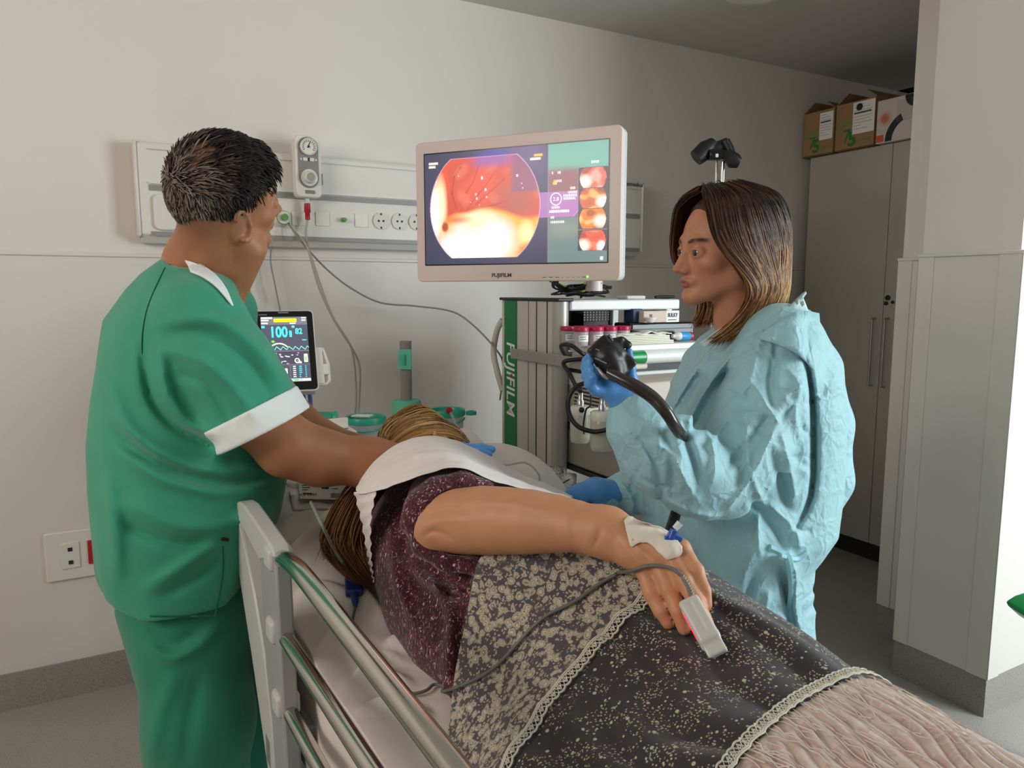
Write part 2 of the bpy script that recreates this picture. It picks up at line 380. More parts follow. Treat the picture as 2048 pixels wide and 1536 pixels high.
b.add([G(a_l, WC-0.005, z1), G(a_l, bw+0.01, z1), G(a_l, bw, z1-0.012), G(a_l, bw, z0+0.03), G(a_l, bw+0.035, z0), G(a_l, WC-0.005, z0),
       G(a_r, WC-0.005, z1), G(a_r, bw+0.01, z1), G(a_r, bw, z1-0.012), G(a_r, bw, z0+0.03), G(a_r, bw+0.035, z0), G(a_r, WC-0.005, z0)],
      [[0,1,2,3,4,5],[11,10,9,8,7,6]] + [[i, (i+1) % 6, 6+(i+1) % 6, 6+i] for i in range(6)])
b.build('casing', M_panel, pn, bevel=0.004)
for s0, s1, nm, mm, dd in ((0.52, 0.575, 'cable_channel', M_strip, 0.003), (0.07, 0.115, 'cable_channel', M_strip, 0.003), (0.92, 0.93, 'upper_lip', M_lip, 0.004), (0.585, 0.60, 'channel_lip', M_panel, 0.008)):
    MB().gbox(a_l+0.03, a_r-0.01, bw-dd, bw+0.002, z0+H*s0, z0+H*s1).build(nm, mm, pn)
MB().gbox(a_l-0.012, a_l, bw-0.004, WC-0.004, z0+0.02, z1+0.004).build('end_cap', M_panel, pn, bevel=0.006)
MB().gbox(a_r, a_r+0.012, bw-0.004, WC-0.004, z0+0.02, z1+0.004).build('end_cap', M_panel, pn, bevel=0.006)
text('brand_lettering', 'medisetmedical', wall(1260, 368, 0.078), WD, ZZ, 0.026, mat('print_black', '1c1c1c', 0.5), pn, fat=0.0003)
def wgp(x, y, off=0.078): a, b_ = grid_of(wall(x, y, off)); return a, wall(x, y, off)[2]
def plate(x, y, kind, w=0.044):
    a, z = wgp(x, y)
    o = MB().prism(rrect(w*2, w*2, 0.004, 3), G(a, bw, z), WD, ZZ, -WN, 0.004).build('socket' if kind == 's' else 'blank_plate', M_plate, pn, bevel=0.0015)
    if kind == 's':
        MB().lathe(G(a, bw-0.004, z), WN, [(0.032, -0.001), (0.030, 0.0), (0.029, 0.010), (0.0, 0.010)], 28).build('socket_well', mat('well', 'cfcac0', 0.4), o, smooth=True)
        h = MB()
        for q in (-1, 1): h.cyl(G(a+q*0.0095, bw-0.0062, z), G(a+q*0.0095, bw+0.004, z), 0.0042, n=12)
        for q in (-1, 1): h.gbox(a-0.003, a+0.003, bw-0.006, bw, z+q*0.026-0.004, z+q*0.026+0.004)
        h.build('pin_hole', M_dark, o)
for x, y, k in ((598, 437, 'b'), (645, 438, 'b'), (723, 441, 'b'), (762, 442, 's'), (799, 443, 's'), (833, 444, 's')): plate(x, y, k, 0.026)
a, z = wgp(687, 440); MB().lathe(G(a, bw, z), -WN, [(0.009, 0), (0.009, 0.012), (0.006, 0.014), (0.006, 0.03), (0.0, 0.03)], 16).build('equipotential_pin', M_green, pn, smooth=True)
a, z = wgp(331, 425); MB().prism(rrect(0.075, 0.12, 0.02), G(a, bw, z), WD, ZZ, -WN, 0.012).build('lid', M_panel, pn, bevel=0.004)
a, z = wgp(563, 437); o = MB().lathe(G(a, bw, z), -WN, [(0.03, 0), (0.03, 0.02), (0.022, 0.03), (0.022, 0.045), (0.0, 0.045)], 24).build('gas_outlet', M_plate, pn, smooth=True)
MB().lathe(G(a, bw, z), -WN, [(0.024, 0.03), (0.024, 0.036), (0.012, 0.037), (0.012, 0.065), (0.0, 0.065)], 20).build('connector', M_green, o, smooth=True)

# suction regulator on the rail
M_reg = mat('regulator_white', 'e2ded6', 0.35); M_regg = mat('regulator_grey', '8b8580', 0.4)
ra, rz = wgp(617, 333, 0.13); rb = WC-0.13
rg = empty('suction_regulator', G(ra, rb, rz), 'white and grey suction regulator with round gauge hanging on the wall unit', 'regulator')
hw, hh = 0.047, 0.110
MB().prism(rrect(hw*2, hh*2, 0.018) , G(ra, rb, rz), WD, ZZ, WN, 0.052).build('casing', M_reg, rg, bevel=0.005)
fp = [(0.036*math.cos(t), 0.068+0.036*math.sin(t)) for t in np.linspace(0, math.pi, 14)] + [(0.036*math.cos(t), -0.040+0.036*math.sin(t)) for t in np.linspace(math.pi, 2*math.pi, 14)]
MB().prism(fp, G(ra, rb, rz), WD, ZZ, -WN, 0.004).build('face_panel', M_regg, rg, bevel=0.001)
dz = 0.068
g = MB().lathe(G(ra, rb-0.004, rz+dz), -WN, [(0.030, 0), (0.030, 0.010), (0.027, 0.012), (0.025, 0.008), (0.0, 0.008)], 36).build('gauge', M_reg, rg, smooth=True)
tk = MB()
for i in range(13):
    t = math.radians(-120 + 20*i); p = G(ra, rb-0.0125, rz+dz) + WD*0.020*math.sin(t) + ZZ*0.020*math.cos(t)
    tk.box(p, WD*0.0012*math.cos(t) - ZZ*0.0012*math.sin(t), WN*0.0003, (WD*math.sin(t) + ZZ*math.cos(t))*0.0028)
tk.build('scale', M_dark, g)
MB().tube([G(ra-0.004, rb-0.0135, rz+dz-0.004), G(ra+0.006, rb-0.0135, rz+dz+0.018)], [0.0018, 0.0008], 6).cyl(G(ra, rb-0.012, rz+dz), G(ra, rb-0.015, rz+dz), 0.004, n=12).build('needle', M_dark, g)
MB().lathe(G(ra, rb-0.004, rz-0.040), -WN, [(0.030, 0), (0.030, 0.004), (0.022, 0.006), (0.020, 0.024), (0.016, 0.028), (0.0, 0.028)], 32).build('knob', M_reg, rg, smooth=True)
MB().lathe(G(ra, rb-0.032, rz-0.040), -WN, [(0.015, 0), (0.014, 0.002), (0.0, 0.002)], 28).build('knob_cap', mat('knob_grey', 'a8a4a0', 0.4), rg, smooth=True)
MB().gbox(ra-0.020, ra+0.020, rb-0.007, rb-0.003, rz+0.018, rz+0.030).build('switch', M_reg, rg, bevel=0.001)
MB().gbox(ra-0.003, ra+0.003, rb-0.009, rb-0.006, rz+0.018, rz+0.030).build('switch_lever', M_dark, rg)
for q in (-1, 1): MB().prism([(q*0.024, 0.019), (q*0.024, 0.029), (q*0.032, 0.024)][::q], G(ra, rb-0.0045, rz), WD, ZZ, -WN, 0.0005).build('arrow', M_reg, rg)
MB().gbox(ra-0.014, ra+0.020, rb-0.003, rb+0.001, rz-0.096, rz-0.084).build('label_plate', M_regg, rg)
MB().gbox(ra+hw, ra+hw+0.007, rb+0.012, rb+0.030, rz-0.060, rz-0.020).build('side_clip', M_regg, rg)
MB().lathe(G(ra-0.003, rb+0.022, rz-hh), -ZZ, [(0.009, 0), (0.009, 0.018), (0.006, 0.02), (0.006, 0.03)], 16).build('outlet', mat('clear_plastic', 'dfe3e3', 0.2, alpha=0.7), rg, smooth=True)
a, z = ra-0.004, rz-hh-0.02
MB().lathe(G(a, rb+0.022, z), -ZZ, [(0.011, 0), (0.012, 0.03), (0.009, 0.033), (0.009, 0.058), (0.0, 0.06)], 16).build('red_adapter', M_red, rg, smooth=True)
# hoses and leads
def lead(name, label, pts, r, m, cat='hose', group=None):
    o = cable(name, pts, r, m, base=pts[0]); return tag(o, label, cat, group)
W1 = lambda x, y, o=0.14: wall(x, y, o)
lead('suction_hose', 'clear suction hose falling from the red adapter along the wall', [G(a, rb+0.022, z-0.055), W1(612, 470, 0.11), W1(622, 520), W1(640, 580), W1(668, 640), W1(706, 700), W1(719, 735), W1(719, 790, .2), P(716, 838, 2.5)], 0.0042, M_tube)
lead('oxygen_hose', 'thin grey hose looping from the gas outlet down to the cart handle', [W1(574, 441, .1), W1(600, 480), W1(650, 535), W1(700, 575), W1(760, 605), W1(830, 612), W1(900, 622, .2), W1(940, 645, .35), P(988, 694, 2.62), P(1006, 730, 2.64), P(1000, 800, 2.66)], 0.0034, M_cable)
lead('drain_hose', 'pale hose crossing the others and falling behind the vital signs monitor', [W1(576, 446, .09), W1(588, 462, .11), W1(612, 490, .155), W1(628, 530, .17), W1(642, 572, .17), W1(665, 632, .17), W1(700, 690, .17), W1(710, 740, .17), W1(712, 800, .2), P(708, 842, 2.52)], 0.0036, M_tube)
lead('sensor_cable', 'thin grey cable hanging behind the top of the vital signs monitor', [W1(545, 470, .03), W1(541, 520, .05), W1(548, 560, .06), W1(560, 620, .08), P(574, 700, 2.50)], 0.003, M_cable, 'cable')
lead('air_hose', 'blue hose hanging on the wall beside the man and the monitor', [W1(489, 470, .04), W1(492, 540, .05), W1(500, 590, .07), P(507, 640, 2.42), P(512, 700, 2.43)], 0.0044, mat('blue_hose', '6f8fb4', 0.4))
# data outlet low on the left
dm = empty('data_outlet', wall(150, 1102, 0.0), 'cream data outlet with two small ports and a red socket beside the green tunic', 'outlet')
oa, oz = grid_of(wall(168, 1104, 0.0))[0], wall(168, 1104, 0.0)[2]; wd = 0.125
MB().prism(rrect(wd*2, 0.172, 0.006, 3), G(oa+0.01, WC-0.004, oz), WD, ZZ, -WN, 0.012).build('faceplate', M_plate, dm, bevel=0.004)
MB().gbox(oa-0.068, oa-0.012, WC-0.020, WC-0.014, oz-0.045, oz+0.045).build('insert', M_plate, dm, bevel=0.0015)
for q in (0.016, -0.030):
    MB().gbox(oa-0.047, oa-0.033, WC-0.0215, WC-0.0185, oz+q, oz+q+0.013).build('port', M_dark, dm)
for q in (0.012, 0.062, 0.090):
    MB().gbox(oa+q, oa+q+0.040, WC-0.022, WC-0.014, oz-0.040, oz+0.045).build('red_socket', M_red, dm, bevel=0.003)

# ================================================================== vital signs monitor on its stand
vd = 2.34
def quadframe(bl_, br_, tl_):
    ux = nrm(br_ - bl_); uy = tl_ - bl_; uy = nrm(uy - ux*(ux @ uy)); return ux, uy, np.cross(ux, uy)
vbl, vbr, vtl, vtr = P(530, 786, vd), P(641, 783, vd-0.02), P(500, 616, vd), P(615, 615, vd-0.02)
yaw, tilt = math.radians(20), math.radians(27)
ux = np.array([math.cos(yaw), math.sin(yaw), 0]); bk = np.array([-math.sin(yaw), math.cos(yaw), 0]); uy = ZZ*math.cos(tilt) + bk*math.sin(tilt); un = np.cross(ux, uy)
vw = 0.187; vh = 0.278; vc = P(571.5, 700, vd); tz = 0.815
vm = empty('vital_signs_monitor', (vc[0], vc[1], tz), 'white vital signs monitor with a glowing dark screen showing 100 and 82', 'patient monitor')
M_mon = mat('monitor_white', 'dedad3', 0.35)
MB().prism(rrect(vw, vh, 0.014), vc - un*0.045, ux, uy, un, 0.043).build('housing', M_mon, vm, bevel=0.003)
MB().prism(rrect(vw-0.008, vh-0.008, 0.012), vc - un*0.002, ux, uy, un, 0.003).build('bezel', M_gloss, vm, bevel=0.0008)
sw, sh = vw*0.76, vh*0.80; so = vc + un*0.0018 + uy*vh*0.012
def painted(name, o, ux, uy, w, h, nx, ny, fn, strength, parent):
    us, vs_ = np.meshgrid((np.arange(nx+1))/nx, (np.arange(ny+1))/ny, indexing='ij')
    pts = o + (us[..., None]-0.5)*w*ux + (0.5-vs_[..., None])*h*uy; c = fn(us.ravel(), vs_.ravel())
    i, j = np.meshgrid(np.arange(nx), np.arange(ny), indexing='ij'); k = (i*(ny+1)+j).ravel()
    q = np.stack([k, k+1, k+ny+2, k+ny+1], 1); me = np_mesh(name, pts.reshape(-1, 3), q); set_col(me, c)
    m = bpy.data.materials.new(name+'_glow'); m.use_nodes = True; nt = m.node_tree; b_ = nt.nodes['Principled BSDF']
    at_ = nt.nodes.new('ShaderNodeAttribute'); at_.attribute_name = 'Col'
    nt.links.new(at_.outputs['Color'], b_.inputs['Emission Color']); b_.inputs['Emission Strength'].default_value = strength
    b_.inputs['Base Color'].default_value = (0.01, 0.01, 0.012, 1); b_.inputs['Roughness'].default_value = 0.3
    return link(name, me, m, parent)
def sstep(a, b, x): t = np.clip((x-a)/(b-a), 0, 1); return t*t*(3-2*t)
def bx(u, v, u0, u1, v0, v1, s=0.004): return sstep(u0-s, u0+s, u)*sstep(u1+s, u1-s, u)*sstep(v0-s, v0+s, v)*sstep(v1+s, v1-s, v)
def vit(u, v):
    c = flat(np.zeros((len(u), 3)), '4a4d58')
    c = mixc(c, bx(u, v, 0, 1, 0, 0.125), '6f7178'); c = mixc(c, bx(u, v, 0, 1, 0.53, 0.74), '45434f')
    for q in (0.53, 0.74): c = mixc(c, bx(u, v, 0, 1, q, q+0.004, .002), 'a7a9b0')
    c = mixc(c, bx(u, v, 0.57, 0.575, 0.75, 0.95, .003), 'a7a9b0')
    c = mixc(c, bx(u, v, 0.28, 0.77, 0.030, 0.082, .008), 'fff200')
    for a in ((0.01, .25, .005, .03), (0.01, .17, .045, .065), (0.01, .15, .09, .11), (.88, .98, .01, .025), (.88, .97, .045, .065), (.62, .75, .095, .112)): c = mixc(c, bx(u, v, *a), 'f4f4f4')
    c = mixc(c, bx(u, v, .01, .08, .14, .175), '49d8e8')
    for a in ((.66, .72, .14, .175), (.05, .10, .30, .33), (.87, .96, .36, .375)): c = mixc(c, bx(u, v, *a), '58dbe4')
    r = np.hypot(u-0.36, (v-0.60)*1.36); c = mixc(c, (np.abs(r-0.25) < 0.014) * (v < 0.475) * (np.abs(u-.36) < .2), 'f2e6c8')
    c = mixc(c, blob(np.stack([u, v, 0*u], 1), (0.24, 0.385, 0), (0.045, 0.022, 1)), '76e04a')
    ph = (u*7.6) % 1; wv = 0.515 - 0.05*np.where(ph < .35, ph/.35, (1-ph)/.65); c = mixc(c, np.abs(v-wv) < 0.006, '8dfff0')
    rnd = random.Random(4)
    for i in range(18):
        x, y = rnd.uniform(.2, .85), rnd.uniform(.56, .72); c = mixc(c, bx(u, v, x, x+rnd.uniform(.02, .07), y, y+.012), rnd.choice(['f0f0f4', 'f0f0f4', 'ff9ae0']))
    r = np.hypot(u-.73, (v-.685)*1.36); c = mixc(c, np.abs(r-.045) < .01, 'f6f6f6'); c = mixc(c, bx(u, v, .88, .96, .585, .71), 'eef4ee'); c = mixc(c, bx(u, v, .90, .94, .62, .69), '7be05a')
    for k in range(6):
        y = .765 + .031*k
        c = mixc(c, bx(u, v, .63, .69, y, y+.013), 'f2f2f6'); c = mixc(c, bx(u, v, .76, .82 - .03*(k > 3), y, y+.016), '4fc9dd'); c = mixc(c, bx(u, v, .89, .915, y, y+.014), '5ad0e0')
    for k, (x, t) in enumerate(((.10, .84), (.19, .83), (.28, .82), (.37, .81), (.46, .80))): c = mixc(c, bx(u, v, x, x+.05, t, .95), ('9aa0a8', 'c8c8cc', '9aa0a8', 'a8aab0', 'fafafa')[k])
    c = mixc(c, bx(u, v, 0, 1, .955, 1.0), 'b8bac4'); c = mixc(c, bx(u, v, .42, .53, .965, 1.0), 'f5d23a'); c = mixc(c, bx(u, v, .64, .73, .965, .99), '52d63c'); c = mixc(c, bx(u, v, .82, .97, .965, .985), 'fafafa')
    return c
scr = painted('screen', so, ux, uy, sw, sh, 130, 180, vit, 1.5, vm)
def glow(name, color, s): return mat(name, '101010', 0.4, emit=color, estr=s)
M_cy = glow('cyan_digits', '3fe9f2', 2.2)
text('reading', '100', so + ux*(-0.13*sw) + uy*(0.5-0.248)*sh + un*0.0006, ux, uy, vh*0.185, M_cy, vm, fat=0.0012, wide=0.72)
text('reading', '82', so + ux*(0.305*sw) + uy*(0.5-0.235)*sh + un*0.0006, ux, uy, vh*0.10, M_cy, vm, fat=0.0004, wide=0.8)
MB().box(so + ux*(0.125*sw) + uy*(0.5-0.27)*sh + un*0.0006, ux*0.0035, uy*vh*0.038, un*0.0003).build('level_bar', M_cy, vm)
M_gp = mat('grey_print', '8c8c8c', 0.5)
MB().box(vc + uy*(vh*0.465) + un*0.0015, ux*vw*0.085, uy*0.0018, un*0.0003).build('alarm_light', M_gp, vm)
MB().box(vc + uy*(vh*0.44) - ux*vw*0.34 + un*0.0015, ux*vw*0.07, uy*0.0012, un*0.0003).build('nameplate', M_gp, vm)
hx = vc + ux*(vw*0.5)
hp = [(-.008, .010), (.012, .010), (.026, .004), (.034, -.045), (.036, -.098), (.030, -.112), (.018, -.112), (-.008, -.112)]
hd = MB()
for q0, q1 in ((0, 1), ):
    hd.tube([hx + ux*0.006 + uy*0.012 - un*.022, hx + ux*0.022 + uy*0.010 - un*.022, hx + ux*0.036 - uy*0.044 - un*.022, hx + ux*.036 - uy*.100 - un*.022, hx + ux*.026 - uy*.112 - un*.022, hx + ux*.0 - uy*.112 - un*.022], 0.0055, 8)
    hd.box(hx + ux*0.010 - uy*0.050 - un*.022, ux*0.010, uy*0.062, un*0.008); hd.box(hx + ux*0.026 - uy*0.064 - un*.022, ux*0.010, uy*0.018, un*0.009)
hd.build('side_grip', M_mon, vm, bevel=0.002)
pc = vc - un*0.03
st = MB().cyl((pc[0], pc[1], tz+0.01), (pc[0], pc[1], pc[2]-0.03), 0.014)
st.build('pole', M_metal, vm, smooth=True)
MB().lathe((pc[0], pc[1], tz), ZZ, [(0.07, 0), (0.07, 0.008), (0.03, 0.016), (0, 0.018)], 32).build('base', M_strip, vm, smooth=True)
M_navy = mat('navy_cable', '223a78', 0.4)
for k, x in enumerate((606, 619)):
    tag(cable('monitor_cable', [P(x, 786, vd+0.02), P(x+2, 815, vd+0.02), P(x-2, 860, vd+0.01), P(x-4, 960, vd)], 0.0068, M_navy, base=P(x, 786, vd+.02)), 'navy blue cable under the vital signs monitor, the %s of two' % ('left', 'right')[k], 'cable')

# ================================================================== supplies trolley behind the bed head
tz = 0.815
ta0, tb0 = grid_of(P(640, 900, 2.15)); tc = P(790, 900, 2.48)
M_trol = mat('trolley_grey', 'b9b6b0', 0.4)
tr = empty('supply_trolley', (tc[0], tc[1], 0), 'low grey trolley holding the suction canisters behind the bed head', 'trolley')
ca, cb_ = grid_of(tc)
MB().gbox(ca-0.46, ca+0.30, cb_-0.26, cb_+0.24, tz-0.03, tz).build('top', M_trol, tr, bevel=0.008)
MB().gbox(ca-0.44, ca+0.28, cb_-0.24, cb_+0.22, 0.28, 0.30).build('shelf', M_trol, tr, bevel=0.004)
for q in (-0.435, 0.275):
    for w_ in (-0.235, 0.215):
        MB().cyl(G(ca+q, cb_+w_, 0.06), G(ca+q, cb_+w_, tz-0.03), 0.012, n=12).build('leg', M_metal, tr, smooth=True)
        MB().cyl(G(ca+q-.012, cb_+w_, 0.031), G(ca+q+.012, cb_+w_, 0.031), 0.031, n=18).build('wheel', M_black, tr)
M_teal = mat('turquoise_plastic', '35a88c', 0.35); M_teal2 = mat('turquoise_matt', '5cb79a', 0.6)
M_clear = mat('clear_canister', 'c9d2d2', 0.15, alpha=0.35, spec=0.6)
def canister(px, py, d, r, h, label, red=False):
    c = P(px, py, d); r0 = tz
    o = empty('suction_canister', (c[0], c[1], r0), label, 'canister', 'clear suction canisters')
    top = c[2]
    MB().lathe((c[0], c[1], r0), ZZ, [(0, 0.001), (r*0.82, 0.001), (r*0.86, 0.01), (r*0.95, top-r0-0.02), (r*0.93, top-r0-0.02), (r*0.83, 0.012), (0, 0.008)], 40).build('jar', M_clear, o, smooth=True)
    l = MB().lathe((c[0], c[1], top-0.022), ZZ, [(r*0.96, 0), (r*1.03, 0.002), (r*1.04, 0.014), (r*1.0, 0.022), (r*0.9, 0.020), (r*0.86, 0.010), (0, 0.012)], 40).build('lid', M_teal, o, smooth=True)
    MB().tube([(c[0]+r*1.0*math.cos(t), c[1]-0.002+r*1.06*math.sin(t), top-0.030-0.012*math.sin(-t)) for t in np.linspace(math.pi, 2*math.pi, 16)], 0.0025, 6).build('bail_handle', M_teal, l, smooth=True)
    return o, c, top
o, c, top = canister(731, 832, 2.48, 0.066, 0.2, 'clear suction canister with turquoise lid next to the white box')
MB().prism([(-.035, -.012), (.03, -.018), (.036, .012), (-.02, .02)], (c[0]-0.012, c[1], top-0.002), RT, [0, 1, 0], ZZ, 0.006).build('white_filter', M_white, o, bevel=0.002)
o, c, top = canister(893, 818, 2.52, 0.062, 0.2, 'clear suction canister with red port behind the blonde hair')
for q in (-1.15, 0.25):
    MB().lathe((c[0]+q*0.05, c[1]-0.05, top+0.004), nrm([0.2, -1, .1]), [(0.004, -0.03), (0.006, 0), (0.011, 0.004), (0.011, 0.016), (0, 0.018)], 16).build('red_port', M_red, o, smooth=True)
cable('outlet_tube', [(c[0]+.02, c[1]-.07, top), (c[0]+.04, c[1]-.085, top-.05), (c[0]+.045, c[1]-.09, top-.14)], 0.005, M_clear, o)
MB().lathe((c[0]+.085, c[1]-.02, top-.01), ZZ, [(0.012, -0.006), (0.018, -0.006), (0.018, 0.006), (0.012, 0.006)], 18, closed=True).build('lid_loop', M_teal, o, smooth=True)
# turquoise pot with grey cylinder
c = P(813, 800, 2.58); o = empty('filter_column', (c[0], c[1], tz), 'turquoise pot with an upright grey cylinder and teal clip', 'filter column')
MB().lathe((c[0], c[1], tz), ZZ, [(0.045, 0), (0.048, 0.005), (0.050, c[2]-tz-0.004), (0.046, c[2]-tz), (0, c[2]-tz)], 36).build('pot', M_teal2, o, smooth=True)
t0 = c[2]; t1 = P(813, 681, 2.58)[2]
MB().lathe((c[0], c[1], t0), ZZ, [(0.020, 0), (0.0205, t1-t0-0.006), (0.021, t1-t0-0.005), (0.021, t1-t0), (0.015, t1-t0), (0.015, t1-t0-.02), (0, t1-t0-.02)], 28).build('grey_cylinder', mat('column_grey', '8b8580', 0.45), o, smooth=True)
k0, k1 = P(813, 737, 2.58)[2], P(813, 697, 2.58)[2]
MB().prism(rrect(0.046, k1-k0, 0.003, 3), (c[0], c[1]-0.018, (k0+k1)/2), RT, ZZ, [0, -1, 0], 0.008).build('clip', M_teal2, o, bevel=0.0015)
MB().box((c[0]-.002, c[1]-.030, (k0+k1)/2), RT*.0035, [0, .003, 0], ZZ*.018).build('clip_tab', M_teal, o, bevel=0.001)
# white tissue box and green cup
c = P(667, 872, 2.30); o = empty('white_box', (c[0], c[1], tz), 'opened white carton beside the suction canister', 'box')
top = P(667, 858, 2.30)[2]
bxm = MB(); bxm.box((c[0], c[1], (tz+top)/2), WD*0.060, WN*0.055, ZZ*(top-tz)/2); bxm.build('carton', mat('white_card', 'e3dcd2', 0.6), o, bevel=0.006)
MB().box((c[0]-.010, c[1]+.03, top+0.012), WD*0.050, WN*0.004 , ZZ*0.016).build('flap', mat('white_card2', 'e6dfd6', 0.6), o, bevel=0.002)
MB().prism([(-.03, -.008), (.03, 0), (.035, .008), (-.01, .010)], (c[0]+0.018, c[1]-.01, top+0.0003), WD, WN, ZZ, 0.0008).build('slot', M_dark, o)
c = P(648, 838, 2.42); o = empty('green_cup', (c[0], c[1], tz), 'small translucent green cup lying behind the white carton', 'cup')
MB().lathe((c[0]-0.03, c[1], c[2]), nrm([1, 0.2, 0.05]), [(0.024, 0), (0.020, 0.055), (0.017, 0.055), (0.021, 0.003)], 28).build('cup_body', mat('green_translucent', '3fb98f', 0.2, alpha=0.6), o, smooth=True)
MB().lathe((c[0]+0.026, c[1]+.011, c[2]), nrm([1, 0.2, 0.05]), [(0.021, 0), (0.023, 0.003), (0.023, 0.016), (0, 0.018)], 24).build('cup_cap', M_teal, o, smooth=True)
MB().box((c[0], c[1], (tz+c[2]-.024)/2), RT*.03, [0, .03, 0], ZZ*((c[2]-.024-tz)/2)).build('cup_stand', M_white, o, bevel=0.003)
# ================================================================== big medical display
dBL, dBR = P(835, 564, 2.467), P(1240, 561, 2.185)
ux = dBR - dBL; ux[2] = 0; dw = np.linalg.norm(ux); ux /= dw; uy = ZZ.copy(); un = np.cross(ux, uy); dh = 0.447
zc = (dBL[2]+dBR[2])/2 + dh/2; dc = (dBL + dBR)/2; dc[2] = zc
ds = empty('medical_display', (dc[0], dc[1], dBL[2]-.1), 'large pale pink framed medical display showing an orange endoscopic picture above the cart', 'display')
M_disp = mat('display_housing', 'e3d0c9', 0.38); M_side = mat('display_back', 'c9cfd3', 0.35)
MB().prism(rrect(dw, dh, 0.018), dc - un*0.022, ux, uy, un, 0.022).build('bezel', M_disp, ds, bevel=0.003)
MB().prism(rrect(dw-0.002, dh-0.002, 0.018), dc - un*0.060, ux, uy, un, 0.038).build('back_housing', M_side, ds, bevel=0.006)
sw, sh = dw*0.892, dh*0.785; so = dc + un*0.0012 + uy*dh*0.018 - ux*dw*0.004
MB().prism(rrect(sw+0.008, sh+0.008, 0.002, 2), so - un*0.0030, ux, uy, un, 0.0022).build('screen_frame', M_gloss, ds)
def scope_pic(u, v):
    n = len(u); Z = np.zeros(n); A = 16/9; X = np.stack([u*A, v, Z], 1)
    c = flat(X, '3b3a56'); c = mixc(c, sstep(.45, .0, v)*sstep(.2, .6, u)*sstep(.8, .6, u), '6a5a86'); c = mixc(c, bx(u, v, .32, .48, .0, .12, .05)*.7, '4a45a8')
    side = u > 0.695
    cs = flat(X, '6f7b7d'); cs = mixc(cs, sstep(.3, .18, v), '6fae9e'); cs = mixc(cs, bx(u, v, .69, .86, .21, .60, .04), '8e5a62'); cs = mixc(cs, sstep(.6, .95, v), '6c8482'); cs = mixc(cs, bx(u, v, .7, .86, .66, .78, .06)*.6, '8f9b86')
    c = np.where(side[:, None], cs, c)
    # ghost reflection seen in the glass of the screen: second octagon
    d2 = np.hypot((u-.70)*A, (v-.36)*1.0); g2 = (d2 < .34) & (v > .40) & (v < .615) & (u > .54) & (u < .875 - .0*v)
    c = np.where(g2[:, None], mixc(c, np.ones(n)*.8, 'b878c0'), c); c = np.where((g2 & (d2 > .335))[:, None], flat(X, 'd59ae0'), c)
    # main octagonal picture
    d = np.hypot((u-.342)*A, (v-.5)); ins = (d < .552) & (v > .055) & (v < .945)
    p = flat(X, 'd8543a')
    p = mixc(p, blob(X, (.30*A, .26, 0), (.26, .28, 1), .5), 'e2583f'); p = mixc(p, sstep(.16, .10, u), 'ef5a26')
    w1 = np.sin(38*(u*A-.6*v) + 3*np.sin(7*v)); p = mixc(p, sstep(.0, .8, wob(X, 9, 2.0))*.45, 'c8402e'); p = mixc(p, sstep(.1, .8, wob(X, 14, 5.0))*.4, 'f08a68')
    for (x0, y0, x1, y1) in ((.325, .10, .285, .27), (.285, .27, .245, .36), (.41, .19, .36, .30), (.36, .30, .27, .46), (.46, .26, .40, .34), (.40, .34, .30, .47), (.215, .13, .175, .22), (.175, .22, .16, .36), (.16, .36, .185, .50), (.50, .43, .42, .48), (.42, .48, .33, .50)):
        a = np.array([x0*A, y0]); bb_ = np.array([x1*A, y1])-a; q = np.stack([u*A, v], 1)-a; t = np.clip((q@bb_)/(bb_@bb_), 0, 1); dd = np.hypot(*(q - t[:, None]*bb_).T)
        p = mixc(p, sstep(.010, .002, dd + .004*wob(X, 30, 1.0))*.5, '9c3430')
    p = mixc(p, bx(u, v, .44, .62, .30, .58, .08)*.8, 'b05a50'); p = mixc(p, bx(u, v, .50, .64, .03, .38, .02)*.85, '84587a'); p = mixc(p, bx(u, v, .29, .50, .0, .14, .05)*.8, '8d62b0')
    # bright lower fold
    edge = .50 + .10*sstep(.45, .62, u) + .09*sstep(.2, .08, u) - .04*np.sin(u*9)*0
    lowm = sstep(edge+.0, edge+.06, v + .02*np.sin(u*22)) * sstep(.055, .15, u)
    p = mixc(p, lowm, 'ffb13c'); hot = blob(X, (.33*A, .80, 0), (.42, .30, 1), .45); p = mixc(p, hot*lowm, 'ffffff'); p = mixc(p, hot*lowm*.0, 'fff')if 0 else p
    p = mixc(p, blob(X, (.29*A, .62, 0), (.26, .16, 1), .8)*lowm, 'fff6c0')
    p = mixc(p, blob(X, (.13*A, .90, 0), (.16, .22, 1), .6), 'ffffff'); p = mixc(p, blob(X, (.09*A, .48, 0), (.085, .34, 1), .6), 'ffffc8'); p = mixc(p, blob(X, (.055*A, .55, 0), (.07, .34, 1), .5), 'ffffff')
    p = mixc(p, blob(X, (.58*A, .74, 0), (.10, .14, 1), .7), 'fff8b0'); p = mixc(p, blob(X, (.60*A, .90, 0), (.13, .10, 1), .7), 'ff6a40')
    p = mixc(p, blob(X, (.118*A, .66, 0), (.045, .06, 1), .5), 'b5441e')
    q = blob(X, (.19*A, .60, 0), (.20, .05, 1), .8); p = mixc(p, q*.7, 'd8442c')
    for x, y, r in ((.305, .42, .012), (.30, .38, .01), (.355, .345, .013), (.36, .41, .009), (.335, .24, .014), (.53, .24, .012), (.555, .31, .006), (.56, .35, .006), (.07, .25, .012), (.20, .21, .006), (.32, .475, .005), (.27, .45, .005)):
        p = mixc(p, blob(X, (x*A, y, 0), (r, r*1.3, 1), .5), 'ffe8f4')
    c = np.where(ins[:, None], p, c); c = mixc(c, (np.abs(d-.553) < .004)*(v > .055)*(v < .945)*.7, 'e8b0d8'); c = mixc(c, ins*(np.abs(v-.057) < .005)*.5, 'd0a0d8')
